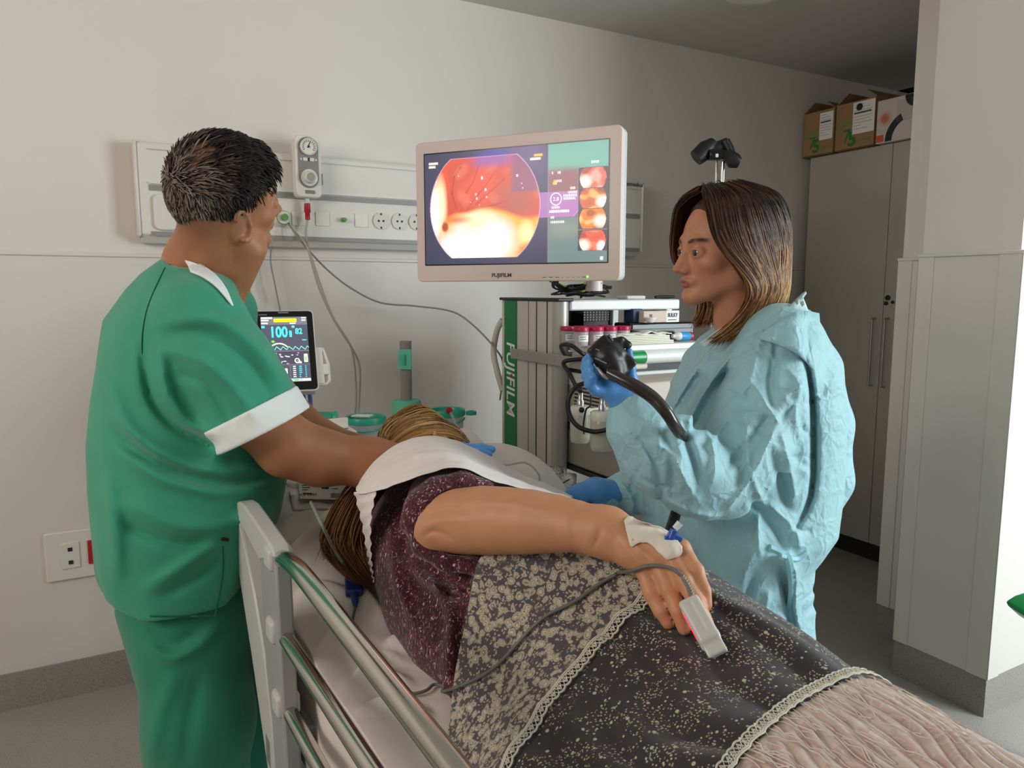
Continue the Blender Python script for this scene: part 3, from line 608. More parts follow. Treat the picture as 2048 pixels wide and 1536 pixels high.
    # on-screen writing as little marks
    for a in ((.025, .08, .075, .095), (.025, .065, .105, .125), (.62, .665, .07, .09), (.60, .655, .10, .12)):
        c = mixc(c, bx(u, v, *a, .003), 'fff3e0' if a[0] < .61 else 'ffc040')
    rnd = random.Random(7)
    for yy, x0, x1 in ((.24, .715, .722), (.24, .745, .755), (.31, .725, .765), (.33, .72, .74), (.375, .81, .835), (.41, .80, .84), (.435, .775, .84), (.46, .775, .84), (.53, .715, .755), (.565, .71, .80), (.615, .71, .725), (.655, .71, .78), (.17, .915, .955)):
        x = x0
        while x < x1: w_ = rnd.uniform(.004, .009); c = mixc(c, bx(u, v, x, x+w_, yy-.010, yy+.010, .0015), 'ffe040' if yy in (.31, .33) and x < .735 else 'f6f2f6'); x += w_ + .003
    r = np.maximum(np.abs((u-.737)*A)*.95, np.abs(v-.46)*1.0); c = mixc(c, (np.abs(np.hypot((u-.737)*A, (v-.46)) - .05) < .0045), 'f6f2f6')
    # four stacked thumbnails
    for k, yy in enumerate((.30, .47, .64, .82)):
        th = bx(u, v, .852, 1.0, yy-.088, yy+.085, .002); c = mixc(c, th, '4a3c48'); q = np.hypot((u-.925)*A, (v-yy)); inn = (q < .118) & (np.abs(v-yy) < .082)
        t = flat(X, ('d86a58', 'c8603a', 'e07a28', 'e85a3c')[k]); f1 = wob(np.stack([u*40+k*3, v*26, Z], 1), 1, k*1.7)
        t = mixc(t, sstep(.1, .5, f1)*.8, ('f0b0a0', 'f0c060', 'ffd070', 'f08860')[k]); t = mixc(t, sstep(-.2, -.6, f1)*.6, '7a2820')
        t = mixc(t, blob(X, ((.885, .975, .965, .88)[k]*A, yy+(.03, .03, .02, .04)[k], 0), (.08, .07, 1), .6), 'fff8e0'); t = mixc(t, blob(X, (.97*A, yy+.05, 0), (.05, .06, 1), .5)*(k == 3), 'ffffff')
        c = np.where(inn[:, None], t, c)
    c = mixc(c, bx(u, v, .965, .98, .955, .985), 'f0f0f0'); c = mixc(c, (np.abs(u-.695) < .002)*.5, '9a90a8')
    return c
painted('screen', so, ux, uy, sw, sh, 448, 252, scope_pic, 1.05, ds)
for t_, x_, y_, s_ in (('2.8', .737, .462, .016), ('683 01 X064', .752, .565, .012)): text('screen_text', t_, so + ux*(x_-.5)*sw + uy*(.5-y_)*sh + un*0.0005, ux, uy, s_, glow('white_text', 'ffffff', 1.3), ds, depth=.0002)
M_prt = mat('print_dark', '4a3c3a', 0.5)
text('maker_lettering', 'FUJIFILM', dc - uy*(dh*0.458) - ux*(dw*0.055) + un*0.0003, ux, uy, 0.0165, M_prt, ds, fat=0.0005, wide=1.15)
for i, x in enumerate((.215, .245, .275, .30, .325, .35, .375, .40)): MB().box(dc - uy*(dh*.474) + ux*dw*(x-.06) + un*.0003, ux*(.006 if i in (0, 1, 2, 7) else .0016), uy*.0008, un*.0002).build('key_mark', M_prt, ds)
MB().lathe(dc - uy*(dh*.472) + ux*dw*.355, un, [(.003, 0), (.003, .0012), (0, .0014)], 12).build('power_light', glow('green_led', '70ff60', 3), ds)
pp = P(1188, 575, 2.42)
MB().cyl((pp[0], pp[1], dBL[2]-.03), (pp[0], pp[1], dBL[2]+.18), 0.028).build('neck', M_disp, ds, smooth=True)
MB().box((pp[0]-.04, pp[1]-.035, dBL[2]+.16), RT*.07, [0, .045, 0], ZZ*.05).build('mount', M_side, ds, bevel=.006)

# ================================================================== endoscopy cart, standing square to the room
M_cart = mat('cart_cream', 'cfc8bf', 0.42); M_cartw = mat('cart_white', 'dcdfdc', 0.35); M_cgrn = mat('cart_green', '0c7a40', 0.4); M_cdk = mat('cart_dark', '2c2b2b', 0.45); M_lt = mat('lettering_white', 'f2f2ec', 0.4)
C0 = P(1116, 700, 2.30); ka, kb = grid_of(C0)             # near corner of the side column
L = 0.37; Wd = 0.49
kz = onp(1116, 603, WN, kb)[2]                            # height of the top
ct = empty('endoscopy_cart', G(ka+Wd/2, kb+L/2, 0), 'cream and green endoscopy cart carrying the display and jars', 'cart')
col = MB(); col.gbox(ka, ka+0.045, kb+0.03, kb+L, 0.12, kz)
col.build('side_column', M_cart, ct, bevel=0.004)
MB().tube([G(ka+0.024, kb+0.026, 0.12), G(ka+0.024, kb+0.026, kz-0.001)], 0.026, 20).build('front_post', mat('cart_alu', 'b5b1ab', 0.35, metal=.3), ct, smooth=True)
MB().gbox(ka-0.004, ka+0.055, kb-0.004, kb+L+0.012, kz, kz+0.010).build('column_cap', M_cdk, ct, bevel=0.003)
def bpos(px, y=700):                                       # distance along WN on the column's outer face seen at pixel column px
    p = onp(px, y, WD, ka); return p @ WN
def az(px, y): return onp(px, y, WD, ka)[2]
g0, g1 = bpos(1034), bpos(1010)
MB().gbox(ka-0.003, ka+0.001, g0, g1, 0.13, kz-0.001).build('green_stripe', M_cgrn, ct)
gr = [bpos(x) for x in (1057, 1073, 1094)]
for i, q in enumerate(gr): MB().gbox(ka-0.0008, ka+0.001, q-(.0012, .003, .003)[i], q+(.0012, .003, .003)[i], 0.13, kz-0.001).build('groove', M_cdk, ct)
gm = (g0+g1)/2; zt, zb = az(1022, 685), az(1022, 832)
tx = text('maker_lettering', 'FUJIFILM', G(ka-0.0035, gm-0.001, (zt+zb)/2), -ZZ, -WN, (g1-g0)*0.93, M_lt, ct, fat=0.0007, wide=1.0, shear=0.12)
bbx = [v.co.z for v in tx.data.vertices]; sc = (zt-zb)/(max(bbx)-min(bbx)); mz = (max(bbx)+min(bbx))/2
for v in tx.data.vertices: v.co.z = mz + (v.co.z-mz)*sc + ((zt+zb)/2 - (mz + ct.location.z))
MB().prism([(-.006, -.006), (.004, -.006), (.006, .006), (-.004, .006)], G(ka-0.0038, gm-.012, az(1032, 752)), -ZZ, -WN, -WD, .0006).build('red_accent', M_red, ct)
hb = bpos(1003)+0.010
hz0, hz1 = az(1000, 770), az(1000, 640)
cable('rear_handle', [G(ka+.01, hb, hz0-.02), G(ka-0.0, hb+.025, hz0+.05), G(ka, hb+.050, (hz0+hz1)/2), G(ka, hb+.025, hz1-.04), G(ka+.01, hb, hz1)], 0.011, M_cart, ct)
# accessory rail along the column, running forward past the front post
rz0 = az(1036, 706)
MB().gbox(ka-0.030, ka-0.020, bpos(1036, 706), 0, 0, 0) if 0 else None
rail_f = kb - 0.30
MB().gbox(ka-0.030, ka-0.022, rail_f, bpos(1036, 706), rz0-0.017, rz0+0.017).build('accessory_rail', mat('rail_grey', 'a3a19c', 0.4, metal=.2), ct, bevel=0.002)
for q in (bpos(1050, 706), kb-0.02):
    MB().gbox(ka-0.022, ka, q-.008, q+.008, rz0-.010, rz0+.010).build('rail_bracket', M_metal, ct)
    MB().lathe(G(ka-.030, q, rz0), -WD, [(.005, 0), (.005, .0015), (0, .002)], 12).build('screw', M_metal, ct)
# decks: top, middle drawer unit, lower shelves
dzt = kz - onp(1200, 598, WN, kb)[2]
th0, th1 = onp(1125, 622, WN, kb)[2], kz+0.004
MB().gbox(ka+0.046, ka+Wd, kb, kb+L, th0, th1).build('top_deck', M_cartw, ct, bevel=0.005)
pe = ka+Wd
MB().gbox(pe-0.006, pe+.022, kb+0.062, kb+0.092, 0.14, kz).build('right_post', M_cartw, ct, bevel=0.004)
MB().gbox(pe-0.028, pe, kb+L-.03, kb+L, 0.14, kz).build('rear_post', M_cartw, ct, bevel=0.004)
MB().gbox(ka+0.046, ka+0.066, kb+L-.02, kb+L, 0.8, th0).build('rear_post', M_cartw, ct, bevel=0.002)
tyz = onp(1180, 694, WN, kb-0.12)[2]                       # surface the jars stand on
# perforated back panel
bp0, bp1 = onp(1166, 640, WN, kb+L-.01) @ WD, onp(1226, 640, WN, kb+L-.01) @ WD
pz0, pz1 = onp(1190, 642, WN, kb+L-.01)[2], onp(1190, 622, WN, kb+L-.01)[2]
pb = MB(); pb.gbox(ka+.066, bp0, kb+L-.012, kb+L-.008, tyz, th0); pb.gbox(bp1, pe-.03, kb+L-.012, kb+L-.008, tyz, th0); pb.gbox(bp0, bp1, kb+L-.012, kb+L-.008, tyz, pz0); pb.gbox(bp0, bp1, kb+L-.012, kb+L-.008, pz1, th0)
for i in range(11): x = bp0 + (bp1-bp0)*i/10; pb.gbox(x-.0022, x+.0022, kb+L-.012, kb+L-.008, pz0, pz1)
for j in range(5): z = pz0 + (pz1-pz0)*j/4; pb.gbox(bp0, bp1, kb+L-.012, kb+L-.008, z-.002, z+.002)
pb.build('perforated_back', mat('back_black', '201f20', 0.5), ct)
fz = kb - 0.125
b0z = onp(1300, 727, WN, fz)[2]; b1z = onp(1300, 700, WN, fz)[2]
MB().gbox(ka+0.05, pe+.02, kb-0.12, kb+L-.03, tyz-.020, tyz).build('tray_top', M_cartw, ct, bevel=0.004)
gxa = onp(1286, 715, WN, fz) @ WD
MB().tube([G(gxa, fz, (b0z+b1z)/2), G(pe+.06, fz, (b0z+b1z)/2)], (b1z-b0z)/2, 24).build('front_bar', M_cartw, ct, smooth=True)
MB().tube([G(gxa-.11, fz, (b0z+b1z)/2), G(gxa+.0005, fz, (b0z+b1z)/2)], (b1z-b0z)/2*.94, 24).build('green_bar_end', mat('bar_green', '17904c', 0.2), ct, smooth=True)
d1z = onp(1300, 742, WN, kb-.10)[2]; d0z = onp(1300, 769, WN, kb-.10)[2]
MB().gbox(ka+0.05, pe+.02, kb-.08, kb+L-.03, d1z, b0z+.004).build('dark_gap', M_cdk, ct)
dr = MB().gbox(ka+0.05, pe+.03, kb-0.102, kb+L-.03, d0z, d1z).build('drawer', M_cartw, ct, bevel=0.004)
hxp = onp(1331, 752, WN, kb-.102) @ WD
MB().gbox(hxp-.02, hxp+.02, kb-.1035, kb-.101, d0z+.012, d1z-.012).build('pull_shadow', mat('pull_shadow_grey', '8f9190', 0.4), dr, bevel=0.002)  # grey patch at the handle, its shadow put into the colour
# left piece of the front tray below the jars
MB().gbox(ka+0.05, ka+.26, kb-0.12, kb+.0, onp(1140, 748, WN, kb-.12)[2], tyz-.021).build('tray_lip', mat('tray_beige', 'cfc4ba', 0.4), ct, bevel=0.006)
# processor with louvred side, standing forward on its shelf
za, zb2 = az(1117, 752), az(1117, 852)
pr = empty('light_source_processor', G(ka+.3, kb-.1, zb2), 'cream louvred processor unit behind the two water bottles', 'processor')
pf = kb-0.27
MB().gbox(ka+0.052, pe-.03, pf, kb+L-.06, zb2+.004, za).build('casing', mat('processor_beige', 'c4b8ab', 0.45), pr, bevel=0.006)
for i in range(11):
    z = zb2+.02 + (za-zb2-.04)*i/10.5
    MB().gbox(ka+0.049, ka+0.053, kb-.17, kb-.02, z, z+.0045).build('louvre', M_cdk, pr)
MB().gbox(ka+.046, pe-.001, pf-.01, kb+L-.04, zb2-.012, zb2+.003).build('shelf', M_cdk, ct, bevel=0.003)
z5, z6 = az(1118, 862), az(1120, 938)
lb = empty('insufflator', G(ka+.3, kb-.1, z6), 'plain grey box unit on the lowest visible cart shelf', 'device')
MB().gbox(ka+0.052, pe-.03, pf+.02, kb+L-.06, z6+.004, zb2-.016).build('casing', mat('device_grey', '9d948d', 0.5), lb, bevel=0.008)
MB().lathe(G(ka+.0525, kb-.225, z6+.075), -WD, [(.006, -.001), (.006, .001), (0, .0015)], 14).build('screw', M_metal, lb)
MB().gbox(ka+.046, pe-.001, pf-.005, kb+L-.04, z6-.012, z6+.003).build('shelf', M_cdk, ct, bevel=0.003)
MB().gbox(ka, pe, kb-.2, kb+L, 0.10, 0.16).build('base', M_cart, ct, bevel=0.02)
for q in (ka+.05, pe-.05):
    for w_ in (kb-.16, kb+L-.05): MB().cyl(G(q-.015, w_, .05), G(q+.015, w_, .05), 0.05, n=24).build('wheel', M_cdk, ct)

# ---- things on the cart
def front(px, y, back): p = onp(px, y, WN, kb+back); return p
M_jar = mat('jar_clear', 'd9cdd0', 0.2, alpha=0.5); M_lid = mat('magenta_lid', 'b3164f', 0.35); M_lbl = mat('paper_label', 'ece9e4', 0.6)
M_pr = mat('print_black2', '262626', 0.6)
def jar(px, back, r, label, ht=.058):
    p = front(px, 694, back); c = G(p @ WD, kb+back, tyz)
    o = empty('specimen_jar', c, label, 'jar', 'specimen jars with magenta lids')
    MB().lathe(c, ZZ, [(0, .001), (r*.86, .001), (r*.9, .004), (r*.96, ht-.012), (r*.93, ht-.012), (r*.86, .006), (0, .004)], 28).build('jar_body', M_jar, o, smooth=True)
    MB().lathe(c, ZZ, [(r, ht-.014), (r*1.02, ht-.012), (r*1.02, ht-.002), (r*.96, ht), (0, ht)], 28).build('lid', M_lid, o, smooth=True)
    lb_ = MB(); th = [math.radians(a) for a in np.linspace(-115, -25, 10)]
    lb_.grid([[c + RT*r*1.0*math.cos(t)*.985 + np.array([0, 1, 0])*r*.985*math.sin(t) + ZZ*z for t in th] for z in (.014, .034)]); q = lb_.build('label_sticker', M_lbl, o)
    for s_, tt in ((.028, -80), (.021, -80)):
        t2 = [math.radians(a) for a in np.linspace(tt-20, tt+25, 6)]; MB().grid([[c + RT*r*1.0*math.cos(t) + np.array([0, 1, 0])*r*1.0*math.sin(t) + ZZ*z for t in t2] for z in (s_, s_+.0016)]).build('print_line', M_pr, q)
jr = .0235
for i, px in enumerate((1162, 1192, 1219, 1245)):
    jar(px, -.078, jr, ('magenta lidded specimen jar, leftmost of the front four', 'magenta lidded specimen jar, second from left in front', 'magenta lidded specimen jar, third from left in front', 'magenta lidded specimen jar at the right end by the black case')[i])
for i, px in enumerate((1136, 1160, 1183, 1208)):
    jar(px, -.014, jr, ('magenta lidded specimen jar in the far left rear corner', 'magenta lidded specimen jar behind the leftmost front jar', 'magenta lidded specimen jar behind the second front jar', 'magenta lidded specimen jar in the rear row, right end')[i])
# black cases
def boxthing(name, label, cat, px0, px1, y0, y1, back, dep, m, bevel=.003, z0=None, part='casing'):
    pa, pb_ = front(px0, y1, back), front(px1, y1, back); z_0 = z0 if z0 is not None else pa[2]; z_1 = front((px0+px1)/2, y0, back)[2]
    a0_, a1_ = pa @ WD, pb_ @ WD; o = empty(name, G((a0_+a1_)/2, kb+back+dep/2, z_0), label, cat)
    MB().gbox(a0_, a1_, kb+back, kb+back+dep, z_0, z_1).build(part, m, o, bevel=bevel); return o, a0_, a1_, z_0, z_1
oc, a0_, a1_, z_0, z_1 = boxthing('black_case', 'long glossy black case under the small carton on the cart', 'case', 1262, 1388, 645, 690, -.040, .095, M_gloss, .006, z0=tyz)
MB().gbox(a0_-.001, a1_+.001, kb-.0415, kb+.054, z_1-.022, z_1-.019).build('lid_seam', M_cdk, oc)
bt = z_1+.0005
M_carton = mat('carton_pinkish', 'cdb8aa', 0.6)
o, a0_, a1_, z_0, z_1 = boxthing('small_carton', 'small carton printed SULKY on its white end on the black case', 'carton', 1287, 1357, 622, 650, -.034, .075, M_carton, .001, z0=bt)
wx = front(1332, 640, -.034) @ WD
MB().gbox(wx, a1_+.0008, kb-.0348, kb+.042, z_0, z_1+.0006).build('white_end', M_lbl, o)
text('lettering', 'SULKY', G((wx+a1_)/2, kb-.0355, (z_0+z_1)/2+.004), WD, ZZ, .0175, mat('navy_print', '1c2350', 0.5), o, fat=.0006, wide=.85)
MB().gbox(wx+.008, a1_-.010, kb-.0354, kb-.035, z_0+.006, z_0+.0085).build('print_line', M_pr, o)
for k in range(4): MB().gbox(a0_+.024+k*.003, a0_+.0255+k*.003, kb-.0345, kb-.0338, z_0+.008, z_1-.010).build('barcode_bar', M_pr, o)
dsh = empty('white_dish', G(front(1294, 645, -.043) @ WD, kb-.043, bt), 'small white rounded dish in front of the SULKY carton', 'dish')
cdsh = G(front(1294, 645, -.04) @ WD, kb-.056, bt+.001)
MB().lathe(cdsh, ZZ, [(0, 0.0005), (.010, .0005), (.019, .012), (.020, .017), (.018, .017), (.010, .004), (0, .004)], 24).build('dish_body', M_white, dsh, smooth=True)
boxthing('blue_pack', 'dark blue upright pack left of the SULKY carton', 'pack', 1266, 1285, 618, 650, -.01, .05, mat('dark_blue', '22365c', 0.5), .002, z0=bt)
boxthing('black_adapter', 'black box under the cart top behind the jars', 'adapter', 1120, 1168, 621, 641, .20, .12, M_gloss, .003, z0=tyz)
# gauze stack
p0, p1 = front(1238, 690, -.11) @ WD, front(1352, 690, -.11) @ WD
gz = empty('gauze_stack', G((p0+p1)/2, kb, tyz), 'stack of folded off white gauze on the cart tray', 'gauze')
M_gz = mat('gauze', 'e6e3d4', 0.85, bump=.3, bscale=500, bdist=.0006)
for k in range(6):
    e_ = .004*math.sin(k*2.1); z = tyz+.0005+.0052*k
    MB().gbox(p0+e_, p1-.012+e_*1.5-.004*k, kb-.115+.002*k, kb-.045+e_, z, z+.0048).build('gauze_pad', M_gz, gz, bevel=.0022)
n = 30; rows = [[G(p0 + (p1-p0-.02)*i/n, kb-.112+.015*j, tyz+.034+.0018*math.sin(i*.8+j*.7)+.010*math.exp(-((i/n-.62)/.08)**2)*(1-abs(j-2)*.25)) for i in range(n+1)] for j in range(5)]
MB().grid(rows).build('gauze_fold', M_gz, gz, smooth=True, solid=.0025)
# blue and white tube lying on the gauze tray
c1_ = G(front(1352, 681, -.09) @ WD, kb-.085, tyz+.020); dx = nrm(WD*.99 + ZZ*-.03)
gt = empty('gel_tube', c1_, 'white and blue gel bottle lying at the right end of the gauze', 'bottle')
MB().lathe(c1_, dx, [(0, -.012), (.006, -.012), (.007, -.002), (.011, .004), (.0135, .010), (.0135, .020)], 24).build('neck', M_white, gt, smooth=True)
MB().lathe(c1_, dx, [(.014, .020), (.014, .060), (.012, .064), (0, .064)], 24).build('bottle_body', mat('gel_blue', '2f92cf', 0.35), gt, smooth=True)
MB().lathe(c1_, dx, [(.0143, .058), (.0143, .068), (.010, .070), (0, .070)], 24).build('red_band', M_red, gt, smooth=True)
# top of the cart: cable bundle, pad and probe
rnd = random.Random(11); tops = th1
cb0 = G(front(1165, 600, .12) @ WD, kb+.12, tops)
for k in range(9):
    nm = 'power_cable'; pts = []
    x0 = P(1098+rnd.uniform(0, 30), 568, 2.38); pts.append(x0 + ZZ*0.01)
    ph = rnd.uniform(0, 6.28); cx = G(front(1150+rnd.uniform(-20, 40), 594, .14) @ WD, kb+.14, tops+.012+.004*k)
    pts.append(G(front(1112+8*k % 40, 585, .15) @ WD, kb+.15, tops+.035))
    R_ = rnd.uniform(.022, .05)
    for j in range(7): t = ph + j*1.0; pts.append(cx + WD*R_*1.35*math.cos(t) + WN*R_*.8*math.sin(t) + ZZ*(.004*math.sin(j*1.9+k)))
    pts.append(P(1170+rnd.uniform(-10, 40), 566, 2.40))
    tag(cable(nm, pts, .0030 if k != 4 else .0036, M_black if k not in (4,) else mat('yellow_green', 'b9c43a', 0.4), n=7, k=6, base=pts[0]),
        (('black power cable hanging furthest left under the display', 'black cable in the left half of the heap under the display', 'black cable sweeping widest around the cable heap', 'black cable lying lowest on the cart top in the heap', '', 'black cable looping over the yellow green earth cable', 'black cable at the heap edge nearest the display neck', 'black cable curled tightest inside the heap', 'black cable ending rightmost in the heap on the cart')[k], 'yellow green earth cable among the black ones on the cart')[k == 4], 'cable', 'cables heaped under the display' if k != 4 else None)
p = front(1272, 592, .10); pd = empty('white_pad', G(p @ WD, kb+.12, tops), 'white folded pad lying on the cart top', 'pad')
MB().gbox(p @ WD-.045, p @ WD+.035, kb+.09, kb+.15, tops, tops+.012).build('pad_body', M_gz, pd, bevel=.004)
p = front(1330, 590, .10); pd = empty('black_probe', G(p @ WD, kb+.12, tops), 'thin black probe beside the white pad on the cart top', 'probe')
MB().tube([G(p @ WD-.035, kb+.11, tops+.007), G(p @ WD+.030, kb+.12, tops+.007), G(p @ WD+.06, kb+.12, tops+.008)], [.005, .006, .004], 10).build('shaft', M_black, pd, smooth=True)
# water bottles hanging in front of the processor side
M_wat = mat('bottle_clear', 'd8d6c4', 0.12, alpha=0.42); M_liq = mat('water', 'cfc9a0', 0.08, alpha=0.35); M_cap = mat('bottle_cap', 'e0ddd2', 0.4)
def wbottle(px, d, r, y0, y1, label):
    c = P(px, y1, d); zt_ = P(px, y0, d)[2]; h = zt_ - c[2]
    o = empty('water_bottle', c, label, 'bottle', 'water bottles hanging from the cart')
    MB().lathe(c, ZZ, [(0, 0), (r*.85, 0), (r*.97, .008), (r, .02), (r*.98, h*.3), (r, h*.33), (r, h*.72), (r*.90, h*.78), (r*.86, h*.78), (r*.95, h*.70), (r*.95, .012), (0, .006)], 36).build('flask', M_wat, o, smooth=True)
    MB().lathe(c, ZZ, [(0, .008), (r*.93, .014), (r*.93, h*.38), (0, h*.38)], 32).build('water', M_liq, o, smooth=True)
    cp = MB().lathe(c, ZZ, [(r*.93, h*.74), (r*.96, h*.76), (r*.96, h*.93), (r*.88, h*.97), (0, h*.985)], 36).build('cap', M_cap, o, smooth=True)
    MB().lathe(c+ZZ*h, ZZ, [(.010, -.01), (.011, .012), (.0075, .016), (.0075, .034), (.0045, .036), (0, .036)], 18).build('fitting', M_metal, cp, smooth=True)
    MB().gbox(0, 0, 0, 0, 0, 0) if 0 else None
    return o, c, h
o1, c1, h1 = wbottle(1160, 2.10, .029, 808, 884, 'clear water bottle with white cap, the left and rear one')
o2, c2, h2 = wbottle(1203, 2.02, .032, 818, 900, 'clear water bottle with white cap in front, nearer the gown')
for o_, c_, h_ in ((o1, c1, h1), (o2, c2, h2)):
    q = c_ + ZZ*h_*.84; tgt = G(ka+.05, q @ WN, q[2]); MB().box((q+tgt)/2 , WD*np.linalg.norm(q-tgt)/2, WN*.004, ZZ*.004).build('hanger', M_cap, o_)
MB().lathe(c1+ZZ*h1*.9-np.array([0, .028, 0]), nrm([0, -1, .2]), [(.006, 0), (.006, .006), (.008, .008), (0, .012)], 14).build('valve_knob', M_black, o1, smooth=True)
# hoses of the endoscope: one loop over the rail and one round the bottles
t1_ = c1 + ZZ*(h1+.036)
tag(cable('water_hose', [G(ka+.01, kb-.03, az(1117, 712)), P(1122, 692, 2.16), P(1140, 690, 2.10), P(1163, 706, 2.08), P(1172, 716, 2.12), P(1128, 724, 2.16), P(1140, 748, 2.13), P(1155, 778, 2.11), t1_ + ZZ*.01, t1_ - ZZ*.004], .0062, M_black, base=c1, k=10), 'black hose arching over the cart rail down to the rear water bottle', 'hose')
t2_ = c2 + ZZ*(h2+.036)
tag(cable('air_hose', [t2_, t2_+ZZ*.012, P(1198, 786, 2.02), P(1180, 768, 2.0), P(1155, 772, 1.99), P(1138, 795, 1.99), P(1138, 826, 1.99), P(1155, 852, 1.98), P(1185, 863, 1.97), P(1212, 860, 1.96), P(1238, 852, 1.96), P(1270, 840, 1.98)], .0066, M_black, base=c2, k=10), 'black hose coiled in a ring round the front water bottle', 'hose')
tag(cable('drain_tube', [P(1182, 770, 2.05), P(1182, 795, 2.05), P(1180, 812, 2.05), P(1172, 820, 2.05), P(1167, 850, 2.06), P(1168, 868, 2.06)], .0025, M_black, base=c1), 'thin black tube between the two water bottles', 'tube')
# two pressure gauges on small cylinders standing behind the pillow
for i, (px, py, d) in enumerate(((1108, 946, 1.98), (1133, 962, 1.88))):
    c = P(px, py, d); nv = nrm([-.2, -1, .22]); o = empty('gas_cylinder', (c[0], c[1]+.05, 0), ('steel pressure gauge cylinder partly hidden by the pillow edge', 'steel pressure gauge cylinder nearest the blue glove')[i], 'gas cylinder', 'gas cylinders with gauges')
    MB().lathe((c[0]+.02, c[1]+.07, 0), ZZ, [(.045, 0), (.05, .01), (.05, c[2]-.20), (.035, c[2]-.16), (.012, c[2]-.13), (.012, c[2]-.0), (0, c[2]+.0)], 32).build('cylinder', mat('cylinder_grey%d' % i, '5f6265', 0.4), o, smooth=True)
    g = MB().lathe(c, nv, [(.012, -.055), (.020, -.05), (.0205, -.002), (.0215, 0), (.0215, .004), (.018, .004), (.018, .001), (0, .001)], 32).build('gauge', M_metal, o, smooth=True)
    MB().lathe(c, nv, [(.0178, .0005), (.0178, .0015), (0, .0015)], 28).build('dial', mat('dial_white%d' % i, 'e6e4de', 0.4), g, smooth=True)
    e1 = nrm(np.cross(nv, ZZ)); e2 = np.cross(e1, nv)
    MB().box(c+nv*.0022+e2*.0015*0, nrm(e1+e2*(-.6 if i else .3))*.010, nrm(e2-e1*(-.6 if i else .3))*.0014, nv*.0003).build('needle', M_dark, g)
    for k in range(9):
        t = math.radians(-40+32*k); MB().box(c+nv*.002+(e1*math.cos(t)+e2*math.sin(t))*.0145, (e1*math.cos(t)+e2*math.sin(t))*.0018, (e2*math.cos(t)-e1*math.sin(t))*.0005, nv*.0002).build('scale_mark', M_dark, g)
# ================================================================== steel cabinet with boxes on top, bracket stand
M_cab = mat('cabinet_steel', 'b9b3a8', 0.35, metal=.15, var=.05, vscale=1.5); M_cabd = mat('cabinet_side', '8d8a84', 0.4, metal=.3)
fpt = onz(1756, 1094, 0.10); cA = fpt @ WD
def cab(px, y): return onp(px, y, WD, cA)
bL = cab(1602, 700) @ WN; bS = cab(1742, 1000) @ WN; bR = max(2*bS - bL, jb + .03); ctop = cab(1610, 318)[2]
cb = empty('steel_cabinet', G(cA+.22, bS, 0), 'tall brushed steel two door cabinet behind the woman', 'cabinet')
MB().gbox(cA+.02, cA+.45, bR, bL, .10, ctop).build('carcass', M_cabd, cb, bevel=.003)
MB().gbox(cA+.05, cA+.43, bR+.01, bL-.01, .0, .10).build('plinth', M_cdk, cb)
for i, (q0, q1) in enumerate(((bS+.0015, bL-.001), (bR+.001, bS-.0015))):
    d = MB().gbox(cA, cA+.0195, q0, q1, .105, ctop-.002).build('door', M_cab, cb, bevel=.002)
    hy = cab(1704 if i == 0 else 1737, 700); w0 = bS + (.035 if i == 0 else -.035); hz_0, hz_1 = cab(1704, 766)[2], cab(1704, 634)[2]
    cable('handle', [G(cA, w0, hz_0), G(cA-.028, w0, hz_0+.006), G(cA-.030, w0, hz_0+.02), G(cA-.030, w0, (hz_0+hz_1)/2), G(cA-.030, w0, hz_1-.02), G(cA-.028, w0, hz_1-.006), G(cA, w0, hz_1)], .0055, M_metal, d, k=5)
kp = cab(1748, 600)
for q, z_, r in ((-.012, .012, .013), (-.005, -.016, .010), (-.040, -.010, .008)):
    MB().lathe(G(cA, bS-.012+q, kp[2]+z_), -WD, [(r, 0), (r, .006), (0, .008)], 18).build('lock', M_black, cb, smooth=True)
